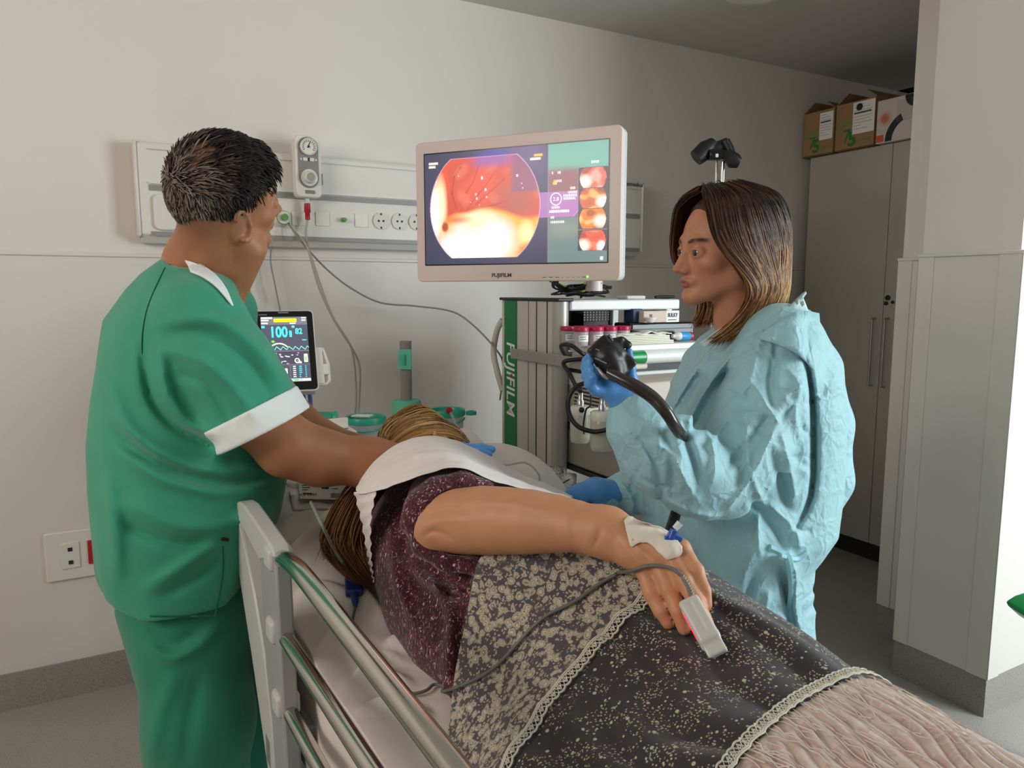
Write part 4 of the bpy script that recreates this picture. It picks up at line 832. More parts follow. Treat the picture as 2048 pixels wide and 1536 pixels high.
# boxes on the cabinet
M_box = mat('cardboard', '9b7a55', 0.8, var=.05, vscale=14); M_boxin = mat('cardboard_inside', '5e4b38', 0.85); M_grp = mat('green_print', '2d7a34', 0.7); M_grl = mat('green_print_pale', '7b8650', 0.8)
zz0 = ctop + .001; fA = cA - .03
xs = [cab(x, 260) for x in (1597, 1670, 1751, 1852)]
def onf(px, y): return onp(px, y, WD, fA)
bs = [min(onf(1597, 260) @ WN, WC-.012), onf(1670, 260) @ WN, onf(1751, 260) @ WN, onf(1851, 260) @ WN]
hA = onf(1600, 232)[2]-zz0
for i in range(3):
    q1, q0 = bs[i]-.004, bs[i+1]+.004; h = (onf((1600, 1674, 1756)[i], (232, 212, 203)[i])[2]) - zz0
    o = empty('storage_box', G(fA+.15, (q0+q1)/2, zz0), ('brown cardboard box with green 75, leftmost on the cabinet', 'brown cardboard box with green 75, middle of three on the cabinet', 'white carton with orange square and dark arc on the cabinet')[i], 'box', 'boxes on the steel cabinet')
    m = M_box if i < 2 else mat('white_carton', 'cfc6c0', 0.6)
    if i < 2:
        t = .004; bxm = MB(); bxm.gbox(fA, fA+t, q0, q1, zz0, zz0+h).gbox(fA+.30, fA+.30+t, q0, q1, zz0, zz0+h).gbox(fA, fA+.30, q0, q0+t, zz0, zz0+h).gbox(fA, fA+.30, q1-t, q1, zz0, zz0+h).gbox(fA, fA+.30, q0, q1, zz0, zz0+t)
        bxm.build('carton', m, o)
        MB().add([G(fA+.0, q1, zz0+h), G(fA+.30, q1, zz0+h), G(fA+.30, q1-.05, zz0+h+.055), G(fA+.02, q1-.05, zz0+h+.055)], [[0,1,2,3]]).build('flap', m, o, solid=.004)
        MB().add([G(fA+.0, q0, zz0+h), G(fA+.30, q0, zz0+h), G(fA+.30, q0+.075, zz0+h+.050), G(fA+.03, q0+.075, zz0+h+.050)], [[0,1,2,3]]).build('flap', m, o, solid=.004)
        w = q1-q0
        N_ = lambda s, z_: G(fA-.0008, q1-w*s, zz0+h*z_)
        tx = text('number_print', '7', N_(.30, .28), -WN, ZZ, h*.40, M_grp, o, fat=.0004); text('number_print', '5', N_(.44, .20), -WN, ZZ, h*.42, M_grp, o, fat=.003)
        arc = [(w*.30*math.cos(t_), w*.30*math.sin(t_)) for t_ in np.linspace(.25, math.pi-.25, 16)]; arc2 = [(w*.22*math.cos(t_), w*.22*math.sin(t_)) for t_ in np.linspace(math.pi-.25, .25, 16)]
        MB().prism(arc+arc2, N_(.32, .33), -WN, ZZ, -WD, .0005).build('arch_print', M_grl, o)
        text('word_print', 'corvitec', N_(.74, .16), -WN, ZZ, h*.10, M_grl, o)
        zl, zh = ((.33, .94), (.30, .97))[i]; sl, sr = ((.53, .95), (.44, .98))[i]
        lb = MB().prism([(0, 0), (w*(sr-sl), .0), (w*(sr-sl), h*(zh-zl)), (0, h*(zh-zl))], N_(sl, zl), -WN, ZZ, -WD, .0008).build('shipping_label', M_lbl, o)
        for k in range(9):
            zz_ = zh-.06-(zh-zl-.1)*k/9; ww = (.5, .8, .9, .85, .9, .8, .9, .4, .7)[k]
            MB().gbox(fA-.0022, fA-.0016, q1-w*sl-w*(sr-sl)*ww, q1-w*(sl+.03), zz0+h*zz_, zz0+h*(zz_+(.035 if k == 3 else .008))).build('print_line', mat('print_grey%d%d' % (i, k), '55524f' if k == 3 else '8f8b88', 0.6), lb)
        if i == 1: MB().lathe(N_(.60, .86), -WD, [(.018, .001), (.018, .0025), (0, .0025)], 20).build('round_mark', M_pr, lb)
    else:
        MB().gbox(fA, fA+.30, q0, q1, zz0, zz0+h).build('carton', m, o, bevel=.002)
        N_ = lambda s, z_: G(fA-.0006, q1-s, zz0+z_)
        MB().prism([(0, 0), (.040, 0), (.040, h*.16), (0, h*.16)], N_(.003, .006), -WN, ZZ, -WD, .0006).build('orange_print', mat('orange_print', 'd0613a', 0.6), o)
        MB().prism([(-.13*math.cos(t_)+.0, .13*math.sin(t_)) for t_ in np.linspace(0, 1.15, 12)]+[(-.095*math.cos(t_), .095*math.sin(t_)) for t_ in np.linspace(1.15, 0, 12)], N_(.180, .004), -WN, ZZ, -WD, .0006).build('dark_arc', mat('arc_print', '283338', 0.6), o)
        MB().prism([(.055*math.cos(t_), .06*math.sin(t_)) for t_ in np.linspace(math.pi, 2*math.pi, 16)], N_(.20, h-.001), -WN, ZZ, -WD, .0006).build('dark_disc', M_pr, o)
        for r_, c_ in ((.036, 'd9b0a0'), (.024, 'd08a70'), (.014, 'c87a58')): MB().lathe(N_(.045, h*.56), -WD, [(r_, 0), (r_, .0006+(.036-r_)*.03), (0, .0006+(.036-r_)*.03)], 28).build('round_print', mat('sun_'+c_, c_, 0.6), o)
        for k in range(12): MB().gbox(fA-.0012, fA-.0004, q1-.20, q1-.105, zz0+h*(.9-.042*k), zz0+h*(.9-.042*k)+.002).build('print_line', mat('faint_print%d' % k, 'a8a29e', 0.6), o)
# pinkish beam block at the far ceiling
q = wall(1800, 170); struct(MB().gbox(q @ WD-.02, q @ WD+1.2, WC-.16, WC, q[2]-.0, CZ), 'trim_8', mat('beam_paint', 'cbb7ac', .7))
# bracket stand behind the woman
bp_ = P(1446, 330, 2.75); fl = (bp_[0], bp_[1], 0)
bs_ = empty('scope_stand', fl, 'chrome pole with a black clamp head above the woman', 'stand')
zt_ = P(1446, 312, 2.75)[2]
MB().cyl((bp_[0], bp_[1], .05), (bp_[0], bp_[1], zt_), .0085).build('pole', M_chrome, bs_, smooth=True)
MB().cyl((bp_[0]-.022, bp_[1]+.01, .05), (bp_[0]-.022, bp_[1]+.01, P(1440, 318, 2.75)[2]), .0045, n=10).build('rear_rod', M_metal, bs_, smooth=True)
MB().lathe(fl, ZZ, [(.18, 0), (.18, .012), (.03, .045), (.02, .06), (0, .06)], 36).build('base', M_cdk, bs_, smooth=True)
def PX(x, y, d=2.75): return P(x, y, d)
hd = MB(); hd.tube([PX(1392, 316), PX(1412, 300), PX(1428, 284)], [.030, .036, .020], 12)
hd.build('clamp_pad', M_black, bs_, smooth=True)
MB().tube([PX(1455, 308, 2.72), PX(1468, 322, 2.70), PX(1478, 326, 2.70)], [.022, .030, .020], 12).build('clamp_pad', M_black, bs_, smooth=True)
MB().tube([PX(1418, 300), PX(1438, 296), PX(1456, 284)], [.018, .026, .018], 12).build('clamp_arm', M_black, bs_, smooth=True)
MB().tube([PX(1450, 282, 2.73), PX(1459, 300, 2.73), PX(1466, 322, 2.73)], [.018, .018, .014], 12).build('clamp_arm', M_black, bs_, smooth=True)
MB().box(PX(1433, 310, 2.73), RT*.030, [0, .02, 0], ZZ*.018).build('clamp_block', M_gloss, bs_, bevel=.005)
MB().box(PX(1434, 311, 2.708), RT*.005, [0, .001, 0], ZZ*.006).build('white_mark', M_lbl, bs_)
MB().box(PX(1424, 376, 2.74), RT*.018, [0, .01, 0], ZZ*.006).build('clip', M_black, bs_, bevel=.002)
# green waste bag edge at the right border
q = onz(2052, 1300, 0.0); q = P(2082, 1246, 2.0)
wb = empty('green_bag', (q[0]+.16, q[1], 0), 'bright green bag corner poking in at the right picture edge', 'bag')
rows = []
zb_ = q[2]
prof = [(.14, 0), (.17, .06), (.19, zb_-.10), (.21, zb_-.03), (.205, zb_+.02), (.17, zb_+.035)]
M_bag = mat('green_bag_plastic', '1f9c52', 0.35)
MB().lathe((q[0]+.18, q[1]+.0, 0), ZZ, [(.14, 0), (.15, .04), (.17, zb_-.06), (.165, zb_-.01), (0, zb_-.01)], 32).build('bin_body', mat('bin_grey', '9a9d9c', 0.5), wb, smooth=True)
MB().prism([(-.212, .0), (-.18, .022), (-.13, .04), (.15, .04), (.17, -.06), (-.16, -.045)], (q[0]+.20, q[1]-.12, zb_), RT, ZZ, [0, 1, 0], .26).build('bag_rim', M_bag, wb, bevel=.012)
# ================================================================== people: shared builders
def frame(az, pitch=0.0, roll=0.0):
    """head frame: f forward, r to the person's right, u up; roll tips the crown towards the right shoulder"""
    a, p, q = map(math.radians, (az, pitch, roll))
    f = np.array([math.cos(a)*math.cos(p), math.sin(a)*math.cos(p), math.sin(p)])
    u = np.array([-math.cos(a)*math.sin(p), -math.sin(a)*math.sin(p), math.cos(p)]); r = np.cross(f, u)
    u2 = u*math.cos(q) + r*math.sin(q); r2 = r*math.cos(q) - u*math.sin(q); return np.stack([f, r2, u2])
def S(x, y, d, r): return P(x, y, d), r*d/F                       # a ball of r pixels seen at x,y
def sk(X, lst, k=0.02):                                           # chain of (px, py, dist, radius px)
    q = [S(*a) for a in lst]; return chain(X, [a[0] for a in q], [a[1] for a in q], k)
def head_sdf(X, c, R, s=1.0, ear=(1, 1), face=True, fem=False, jaw=1.0):
    q = ((X - np.array(c, np.float32)) @ np.array(R, np.float32).T) / s
    d = ell(q, (-.008, 0, .008), (.098, .076, .094))
    jw = (.050 if fem else .056)*jaw
    d = smin(d, ell(q, (.034, 0, -.052), (.056, jw, .070)), .02)
    for g in (-1, 1):
        d = smin(d, cone(q, (.0, g*jw*.98, -.072), (.070, g*.012, -.110), .017, .015), .022)
        d = smin(d, ell(q, (.056, g*.040, -.038), (.024, .021, .018)), .016)
    d = smin(d, ell(q, (.078, 0, -.111), (.017, .019, .015)), .014)
    if face:
        d = smin(d, cone(q, (.080, -.026, .003), (.080, .026, .003), .0125, .0125), .012)
        for g in (-1, 1): d = smax(d, -ell(q, (.101, g*.032, -.017), (.017, .017, .011)), .012)
        d = smin(d, cone(q, (.087, 0, -.006), (.111, 0, -.050), .0065, .0075), .010)
        d = smin(d, ell(q, (.110, 0, -.053), (.010, .0095, .0085)), .006)
        d = smin(d, ell(q, (.088, 0, -.046), (.018, .0145, .020)), .008)
        for g in (-1, 1): d = smin(d, ell(q, (.097, g*.0110, -.056), (.011, .0070, .007)), .006)
        d = smin(d, ell(q, (.085, 0, -.078), (.012, .024, .010)), .010)
        d = smin(d, ell(q, (.0945, 0, -.0768), (.0058, .016, .0040)), .004)
        d = smin(d, ell(q, (.0935, 0, -.0870), (.0056, .0140, .0046)), .003)
        d = smax(d, -ell(q, (.1015, 0, -.0815), (.009, .019, .0014)), .002)
        for g in (-1, 1):
            lid = np.maximum(ell(q, (.0785, g*.032, -.018), (.0150, .0165, .0140)), -ell(q, (.094, g*.033, -.0185), (.014, .0132, .0052)))
            d = smin(d, lid, .003)
    for g, on in ((1, ear[0]), (-1, ear[1])):
        if not on: continue
        pts = [(-.008+.0155*math.cos(t)-.004*math.sin(t), g*(.085+.007*math.cos(t+2.4)), -.030+.0285*math.sin(t)) for t in np.linspace(-1.9, 2.6, 11)]
        d = smin(d, chain(q, pts, [.0050]*5+[.0042]*6, .003), .003); d = smin(d, ell(q, (-.008, g*.0765, -.032), (.0145, .0045, .025)), .003)
        d = smax(d, -ell(q, (-.003, g*.0850, -.034), (.0065, .0075, .0115)), .004); d = smin(d, ell(q, (-.012, g*.079, -.059), (.0075, .0045, .0080)), .004)
    return d*s
def eyes(parent, c, R, s, iris='3a2417'):
    for g in (1, -1):
        ec = np.array(c) + (np.array([.0785, g*.032, -.0185])*s) @ R; b = MB(); r = .0128*s
        b.lathe(ec - R[0]*r, R[0], [(r*math.sin(t), r - r*math.cos(t)) for t in np.linspace(0.01, math.pi-.01, 22)], 24)
        o = b.build('eye', M_eye, parent, smooth=True); co = np.array([v.co for v in o.data.vertices]) + np.array(parent.location)
        cosv = ((co-ec) @ R[0])/r; cc = flat(co, '8d827b'); cc = mixc(cc, (cosv > .82)*1., iris); cc = mixc(cc, (cosv > .972)*1., '0a0606'); set_col(o.data, cc)
def loc_of(vs, c, R, s): return ((vs - np.array(c)) @ R.T)/s
def face_col(vs, c, R, s, base, lip, brow=None, stub=None, blush=None):
    col = flat(vs, base); q = loc_of(vs, c, R, s); near = (np.linalg.norm(q, axis=1) < .17)
    if blush: col = mixc(col, blob(q, (.060, .040, -.045), (.04, .03, .03), 1)*.4*near, blush); col = mixc(col, blob(q, (.060, -.040, -.045), (.04, .03, .03), 1)*.4*near, blush); col = mixc(col, blob(q, (.112, 0, -.055), (.02, .02, .02), 1)*.4*near, blush)
    col = mixc(col, blob(q, (.098, 0, -.0825), (.016, .0215, .0105), .25)*near, lip)
    if brow:
        for g in (-1, 1):
            t = q[:, 1]*g; zc_ = .001 + .006*np.sin(np.clip((t-.010)/.042, 0, 1)*math.pi*.75); m = (q[:, 0] > .05)*sstep(.010, .016, t)*sstep(.054, .044, t)*sstep(.0055, .0028, np.abs(q[:, 2]-zc_)); col = mixc(col, m*.95*near, brow)
    if stub: col = mixc(col, stub[1](q)*near, stub[0])
    col = mixc(col, near*blob(q, (.093, .032, -.0185), (.016, .0165, .0075), .35)*.75, '4a2a1e'); col = mixc(col, near*blob(q, (.093, -.032, -.0185), (.016, .0165, .0075), .35)*.75, '4a2a1e')
    return col
def stack(X, rows, ax, k=None):
    """clothing trunk: rows of (z, x, y, half width across, half depth) ; ax = facing direction"""
    z = X[:, 2]; rs = sorted(rows); zs = [r[0] for r in rs]; g = lambda i: np.interp(z, zs, [r[i] for r in rs]).astype(np.float32)
    cx, cy, a, b = g(1), g(2), g(3), g(4); fx, fy = ax; u = (X[:, 0]-cx)*fx + (X[:, 1]-cy)*fy; v = (X[:, 0]-cx)*fy - (X[:, 1]-cy)*fx
    rr = (np.abs(v/a)**2.3 + np.abs(u/b)**2.3)**(1/2.3); d = (rr-1)*np.minimum(a, b)*.95
    return np.maximum(np.maximum(d, z-zs[-1]), zs[0]-z)
def fold(X, lst, soft=True):
    """cloth folds along lines (px, py) seen from the camera; each (height m, half width px, points); returns the relief height"""
    dc = (X - CAM.astype(np.float32)) @ FW.astype(np.float32); u = 1024 + F*X[:, 0]/dc; v = 768 - F*((X - CAM.astype(np.float32)) @ UP.astype(np.float32))/dc; h = np.zeros(len(X), np.float32)
    for amp, w, pts in lst:
        q = smooth_path([np.array(p, float) for p in pts], 3); m = np.full(len(X), 1e9, np.float32); n = len(q)-1; tt = np.zeros(len(X), np.float32)
        lo_ = np.min(q, 0)-3*w; hi_ = np.max(q, 0)+3*w; ok = (u > lo_[0]) & (u < hi_[0]) & (v > lo_[1]) & (v < hi_[1])
        if not ok.any(): continue
        U, V_ = u[ok], v[ok]; mm = np.full(len(U), 1e9, np.float32); tb = np.zeros(len(U), np.float32)
        for i in range(n):
            a, b = q[i], q[i+1]; ab = b-a; L2 = ab@ab+1e-6; t = np.clip(((U-a[0])*ab[0]+(V_-a[1])*ab[1])/L2, 0, 1); dd = (U-a[0]-t*ab[0])**2+(V_-a[1]-t*ab[1])**2; k = dd < mm; mm = np.where(k, dd, mm); tb = np.where(k, (i+t)/n, tb)
        h[ok] += amp*(np.exp(-mm/(w*w)) if amp < 0 or soft else np.exp(-np.sqrt(mm)*1.25/w))*np.sin(np.pi*np.clip(tb*.96+.02, 0, 1))**.5
    return h
M_skin = mat('skin', 'c08a6a', 0.5, vcol=True, sub=.12, bump=.15, bscale=500, bdist=.0006, var=.05, vscale=30)
M_eye = mat('eye', 'ffffff', 0.12, vcol=True, coat=.5)
M_hair = mat('hair', '3a2a20', 0.5, vcol=True, spec=.28)
M_glove = mat('nitrile_glove', '4f8fd0', 0.42, sub=.05, bump=.25, bscale=90, bdist=.0015, sheen=.1)
def hand_sdf(X, wrist, knuckles, fingers, thumb, rw=.026, rf=.0092, k=.016):
    """wrist point, four knuckles, four finger chains from each knuckle, thumb chain"""
    d = None
    for kn in knuckles: e = cone(X, wrist, kn, rw*.62, .0125); d = e if d is None else smin(d, e, k)
    for kn, fg in zip(knuckles, fingers):
        pts = [kn] + list(fg); rs = [rf*1.12, rf*1.05, rf*.95, rf*.80][:len(pts)]; d = smin(d, chain(X, pts, rs, .003), .004)
    if thumb is not None: d = smin(d, chain(X, thumb, [.016, .0125, .0105, .0088][:len(thumb)], .006), .008)
    return d
# ================================================================== man in the green tunic
mD = 1.55
def mz_(y): return P(400, y, mD)[2]
man = empty('person', (P(385, 900, mD)[0], P(385, 900, mD)[1], 0), 'man in green scrubs with short greying hair bending over the bed towards the display', 'person')
HC = P(451, 384, 1.47); HR = frame(44, 12, 29); HS = 1.03
arm_r = [(412, 672, 1.42, 60), (500, 820, 1.44, 62), (575, 893, 1.46, 56), (640, 915, 1.49, 52), (740, 925, 1.53, 46), (850, 925, 1.58, 32)]
arm_l = [(455, 640, 1.72, 46), (548, 792, 1.76, 40), (640, 880, 1.76, 36), (760, 912, 1.74, 30), (862, 925, 1.72, 25)]
def man_body(X):
    d = head_sdf(X, HC, HR, HS, jaw=1.06)
    d = smin(d, sk(X, [(432, 440, 1.47, 62), (400, 530, 1.53, 66), (385, 620, 1.56, 75)], .02), .025)
    d = smin(d, cone(X, P(505, 500, 1.51), P(455, 590, 1.55), .028, .036), .03)       # under the jaw
    d = smin(d, sk(X, [(400, 640, 1.44, 66), (380, 680, 1.55, 100), (370, 850, 1.56, 115), (365, 1050, 1.56, 110), (370, 1110, 1.56, 95)], .05), .04)
    d = smin(d, sk(X, arm_r, .03), .02); d = smin(d, sk(X, arm_l, .03), .02)
    return d
lo = np.minimum(P(160, 700, 1.7), P(300, 1250, 1.4)) - .02
def bbox(lst, pad=.05):
    q = np.array([P(*a) for a in lst]); return q.min(0)-pad, q.max(0)+pad
lo, hi = bbox([(300, 260, 1.45), (600, 260, 1.5), (250, 1250, 1.6), (900, 960, 1.75), (860, 900, 1.5), (300, 600, 1.3), (500, 600, 1.8)])
def man_col(v):
    c = face_col(v, HC, HR, HS, 'a8714f', '9c5f50', brow='2a1d1a')
    q = loc_of(v, HC, HR, HS); sc = (np.linalg.norm(q, axis=1) < .16)*(q[:, 2] > -.075 + q[:, 0]*.9)*(q[:, 0] < .055)
    return mixc(c, sc*.5*sstep(-.07, .02, q[:, 2]-q[:, 0]*.5), '4a3630')
body = sdf_obj('body', man_body, lo, hi, .0030, M_skin, man, color=man_col)
eyes(man, HC, HR, HS)
# hair: short, dark in front, grey behind, thin at the crown
rnd = np.random.RandomState(3)
def scalp(R, c, s, n, keep, path, r, cols, name, parent, grow=1.0):
    paths = []; rad = []; cc = []
    while len(paths) < n:
        v = rnd.normal(size=3); v /= np.linalg.norm(v); q = v*np.array([.100, .078, .096])+np.array([-.008, 0, .008])
        if not keep(q, v): continue
        p = path(q, v); W_ = [np.array(c) + (np.array(a)*s) @ R for a in p]; paths.append(W_); rad.append(r*(.7+.6*rnd.rand())); cc.append(cols(q, v))
    return strands(name, paths, rad, M_hair, parent, cc)
def mkeep(q, v):
    f, r, u = q
    if f > .066 - .25*max(0, .09-u): return False
    if abs(r) > .040 and u < -.012 + max(0, f+.03)*.55 + .012*rnd.rand(): return False
    if u < -.052 + .008*rnd.rand(): return False
    th = math.sqrt(((f+.058)/.036)**2 + ((r-.012)/.034)**2)
    if u > .04 and th < 1 and rnd.rand() > .04 + .3*th**2: return False
    return True
def mpath(q, v):
    f, r, u = q; t = np.array([.75, .12*np.sign(r), -.1]) if u > .03 else np.array([.15, 0, -.9])
    t = t + rnd.normal(size=3)*.22; t -= v*(t @ v); t /= np.linalg.norm(t)+1e-9
    L_ = (.020 + .022*sstep(.02, .08, u))*(.8+.4*rnd.rand())*(1.0 if f < .03 else 1.15)
    lift = .35 if f < .02 else .55
    return [q, q + t*L_*.4 + v*L_*lift*.35, q + t*L_*.75 + v*L_*lift*.42, q + t*L_ + v*L_*lift*.36]
def mcols(q, v):
    f, r, u = q; g = np.clip((-.030-f)/.05, 0, 1)*.6 + .12*(u < 0); dark = np.array(lin('1d1614')); grey = np.array(lin(('8d7d73', 'a39387', '5f5048')[rnd.randint(3)]))
    a = dark*(1-g)+grey*g if rnd.rand() < .75 else dark*1.3; return a, a*1.15
scalp(HR, HC, HS, 5200, mkeep, mpath, .00115, mcols, 'hair', man)
# tunic
f35 = nrm([.80, .60, 0]); mf = (f35[0], f35[1])
def row(y, x, a, b, d=mD): p = P(x, y, d); return (float(p[2]), float(p[0]), float(p[1]), a, b)
trows = [row(520, 388, .075, .060), row(545, 377, .120, .085), row(580, 363, .160, .102), row(640, 343, .192, .122), row(720, 349, .194, .140), row(800, 361, .184, .165), row(880, 371, .178, .182), row(960, 381, .176, .188), row(1040, 377, .174, .176), row(1120, 365, .170, .158), row(1180, 363, .163, .145), row(1290, 375, .150, .125)]
slv = [(405, 640, 1.42, 78), (455, 730, 1.42, 86), (527, 858, 1.44, 96)]
slv_l = [(428, 600, 1.70, 54), (474, 705, 1.74, 52), (528, 780, 1.76, 46)]
def TD(X):
    w = .0055*wob(X, 9, 1.0) + .0028*wob(X*np.array([1, 1, .45], np.float32), 30, 2.3); low = np.clip((1.25-X[:, 2])/.4, 0, 1)
    return w*(.5+.8*low) - 1.5*fold(X, [(.010, 13, [(235, 900), (330, 960), (450, 985), (548, 968)]), (.009, 12, [(225, 830), (320, 905), (430, 945), (545, 932)]), (-.008, 12, [(230, 868), (330, 935), (440, 966), (540, 950)]),
        (.008, 16, [(215, 760), (260, 860), (330, 920)]), (-.010, 9, [(286, 700), (300, 790), (345, 850), (430, 893)]), (.010, 14, [(318, 690), (335, 790), (380, 850), (430, 870)]),
        (.010, 14, [(350, 640), (440, 640), (520, 700), (575, 780)]), (-.009, 12, [(340, 665), (430, 672), (500, 730), (545, 800)]), (.008, 13, [(330, 700), (400, 720), (470, 780), (510, 840)]), (-.006, 10, [(360, 745), (420, 775), (465, 850)]),
        (.009, 16, [(260, 1010), (350, 1050), (440, 1055), (520, 1030)]), (-.008, 12, [(250, 1050), (340, 1085), (430, 1090)]), (.009, 16, [(215, 950), (230, 1060), (235, 1160)]), (.008, 14, [(290, 1180), (370, 1130), (440, 1080)]), (-.006, 10, [(330, 1190), (400, 1150), (440, 1110)]), (.008, 12, [(470, 1020), (520, 1060), (535, 1010)])])
def tunic(X):
    d = stack(X, trows, mf)
    d = smin(d, sk(X, [(372, 575, 1.52, 58), (405, 640, 1.42, 70)], .03), .04)
    d = smin(d, sk(X, [(430, 560, 1.60, 45), (450, 620, 1.68, 60)], .03), .04)
    s1 = sk(X, slv, .02); e0, e1 = P(455, 730, 1.42), P(527, 858, 1.44); n_ = nrm(e1-e0); s1 = np.maximum(s1, (X-e1) @ n_.astype(np.float32))
    s2 = sk(X, slv_l, .02); g0_, g1_ = P(474, 705, 1.74), P(528, 780, 1.76); n2 = nrm(g1_-g0_); s2 = np.maximum(s2, (X-g1_) @ n2.astype(np.float32))
    d = smin(d, s1, .035); d = smin(d, s2, .035)
    d = d + TD(X)
    # neck opening and hem
    nb = cone(X, P(408, 500, 1.50), P(420, 560, 1.53), .072, .064); d = smax(d, -nb, .006)
    nv = cone(X, P(455, 530, 1.55), P(500, 600, 1.60), .052, .035); d = smax(d, -nv, .006)
    nd = 1.40
    zb_ = np.interp(X[:, 0], [P(195, 1150, mD)[0], P(290, 1235, nd)[0], P(430, 1236, nd)[0], P(520, 1150, mD)[0]], [mz_(1140), P(0, 1236, nd)[2], P(0, 1236, nd)[2], mz_(1100)]).astype(np.float32)
    return np.maximum(d, zb_ - X[:, 2])
M_scrub = mat('scrub_green', '2f9376', 0.75, bump=.25, bscale=700, bdist=.0005, sheen=.25, var=.05, vscale=10)
M_trim = mat('white_trim', 'e6ecea', 0.7, bump=.2, bscale=500, bdist=.0005)
lo, hi = bbox([(160, 500, 1.55), (620, 560, 1.6), (180, 1260, 1.55), (620, 900, 1.45), (300, 700, 1.25), (560, 700, 1.85)])
top = sdf_obj('scrub_tunic', tunic, lo, hi, .0055, M_scrub, man)
def shell(name, fn, cut, off, th, m, lo, hi, h, parent, **k):     # a thin band that follows another surface
    return sdf_obj(name, lambda X: np.maximum(np.maximum(fn(X)-off, cut(X)), -(fn(X)+th)), lo, hi, h, m, parent, **k)
e0, e1 = P(455, 730, 1.42), P(527, 858, 1.44); n_ = nrm(e1-e0).astype(np.float32)
slv_ax = cone
def slv_only(X): return smin(sk(X, slv, .02), 10, 0) if False else np.maximum(sk(X, [(455, 730, 1.42, 87), (535, 872, 1.44, 98)], .02), (X-e1) @ n_)
sdf_obj('sleeve_trim', lambda X: np.maximum(np.maximum(cone(X, e0, P(535, 872, 1.44), 87*1.42/F, 97*1.44/F)+TD(X)-.0045, (X-e1) @ n_ - .004), -((X-e1) @ n_ + .046)), *bbox([(430, 800, 1.3), (630, 930, 1.6)], .05), .0038, M_trim, man)
sdf_obj('collar_trim', lambda X: np.maximum(np.abs(chain(X, [P(372, 528, 1.41), P(410, 545, 1.405), P(440, 575, 1.42), P(463, 608, 1.46)], [.012, .020, .016, .008], .01))-.004, -((X-P(400, 520, 1.50)) @ f35.astype(np.float32))-.16), *bbox([(360, 500, 1.36), (480, 630, 1.5)], .03), .004, M_trim, man) if False else None
ct_ = MB(); ct_.grid([[P(372+2*j/3, 521+j*1.2, 1.425-.004*j), P(400+j, 537+j*1.6, 1.418-.003*j), P(428+j, 560+j*2, 1.425-.003*j), P(450+j*.6, 588+j*1.6, 1.445-.003*j), P(464, 612+j*.4, 1.48)] for j in (0, 4, 8, 12)])
# trousers
def trous(X):
    d = sk(X, [(368, 1120, 1.56, 105), (372, 1200, 1.55, 116), (385, 1290, 1.53, 104), (400, 1440, 1.50, 98), (392, 1600, 1.50, 92), (392, 1880, 1.50, 84)], .05)
    d = smin(d, sk(X, [(400, 1180, 1.64, 112), (430, 1300, 1.68, 88), (470, 1480, 1.68, 76), (485, 1600, 1.68, 70), (480, 1760, 1.68, 66)], .05), .02)
    d = d + .006*wob(X*np.array([1, 1, .5], np.float32), 14, .4)
    d = d - fold(X, [(.012, 12, [(296, 1290), (340, 1318), (400, 1290), (440, 1240)]), (-.010, 12, [(296, 1262), (340, 1292), (400, 1262)]), (.010, 16, [(350, 1350), (320, 1430), (300, 1530)]), (-.008, 14, [(400, 1350), (380, 1440), (370, 1530)])])
    return np.maximum(np.maximum(d, X[:, 2]-mz_(1090)), .03 - X[:, 2])
lo, hi = bbox([(240, 1150, 1.55), (560, 1150, 1.7), (300, 1900, 1.5), (560, 1700, 1.75), (400, 1300, 1.35)], .06); lo[2] = 0.02
sdf_obj('scrub_trousers', trous, lo, hi, .008, mat('scrub_green_trouser', '1f7e63', 0.78, bump=.25, bscale=700, bdist=.0005, sheen=.25), man)
# pocket of the tunic, seam lines, neck trim
M_seamg = mat('seam_green', '0f5f47', 0.8)
def drape(name, pts, w, fn, m, parent, side=1, r=.0016):
    """a thin cord pushed onto a surface from the camera side"""
    out = []
    for p in smooth_path([P(*q) for q in pts], 6):
        dirn = nrm(p - CAM); t = 0.0; q = p - dirn*.12
        for _ in range(60):
            dd = float(fn(q[None].astype(np.float32))[0])
            if dd < .0008: break
            q = q + dirn*max(min(dd, .05)*.8, .0008)
            if (q-p) @ dirn > .25: q = p; break
        out.append(q)
    b = MB(); b.tube(out, r, 6); return b.build(name, m, parent, smooth=True), out
drape('seam', [(330, 535, 1.45), (300, 600, 1.4), (287, 650, 1.4), (284, 700, 1.4), (292, 760, 1.38)], 0, tunic, M_seamg, man, r=.0012)
drape('seam', [(446, 1092, 1.4), (446, 1150, 1.4), (430, 1234, 1.4)], 0, tunic, M_seamg, man, r=.0012)
o, pts = drape('seam', [(300, 1232, 1.4), (360, 1233, 1.38), (420, 1232, 1.4)], 0, tunic, M_seamg, man, r=.0016)
pk = drape('pocket_slit', [(443, 1078, 1.4), (450, 1079, 1.4), (456, 1080, 1.4)], 0, tunic, mat('maroon_cloth', '3a1418', .8), man, r=.0035)
def band(name, edge0, edge1, fn, m, parent, lift=.002, n=5, solid=.003):
    """a strip of cloth between two pixel lines, resting on fn"""
    rows = []
    for j in range(n+1):
        t = j/n; line = [tuple(np.array(a)*(1-t)+np.array(b)*t) for a, b in zip(edge0, edge1)]; rw = []
        for p in smooth_path([P(*q) for q in line], 5):
            dirn = nrm(p - CAM); q = p - dirn*.12
            for _ in range(60):
                dd = float(fn(q[None].astype(np.float32))[0]) - lift
                if dd < .0006: break
                q = q + dirn*max(min(dd, .05)*.8, .0006)
                if (q-p) @ dirn > .25: q = p; break
            rw.append(q)
        rows.append(rw)
    b = MB(); b.grid(rows); return b.build(name, m, parent, smooth=True, solid=solid)
def tun_or_skin(X): return np.minimum(tunic(X), man_body(X))
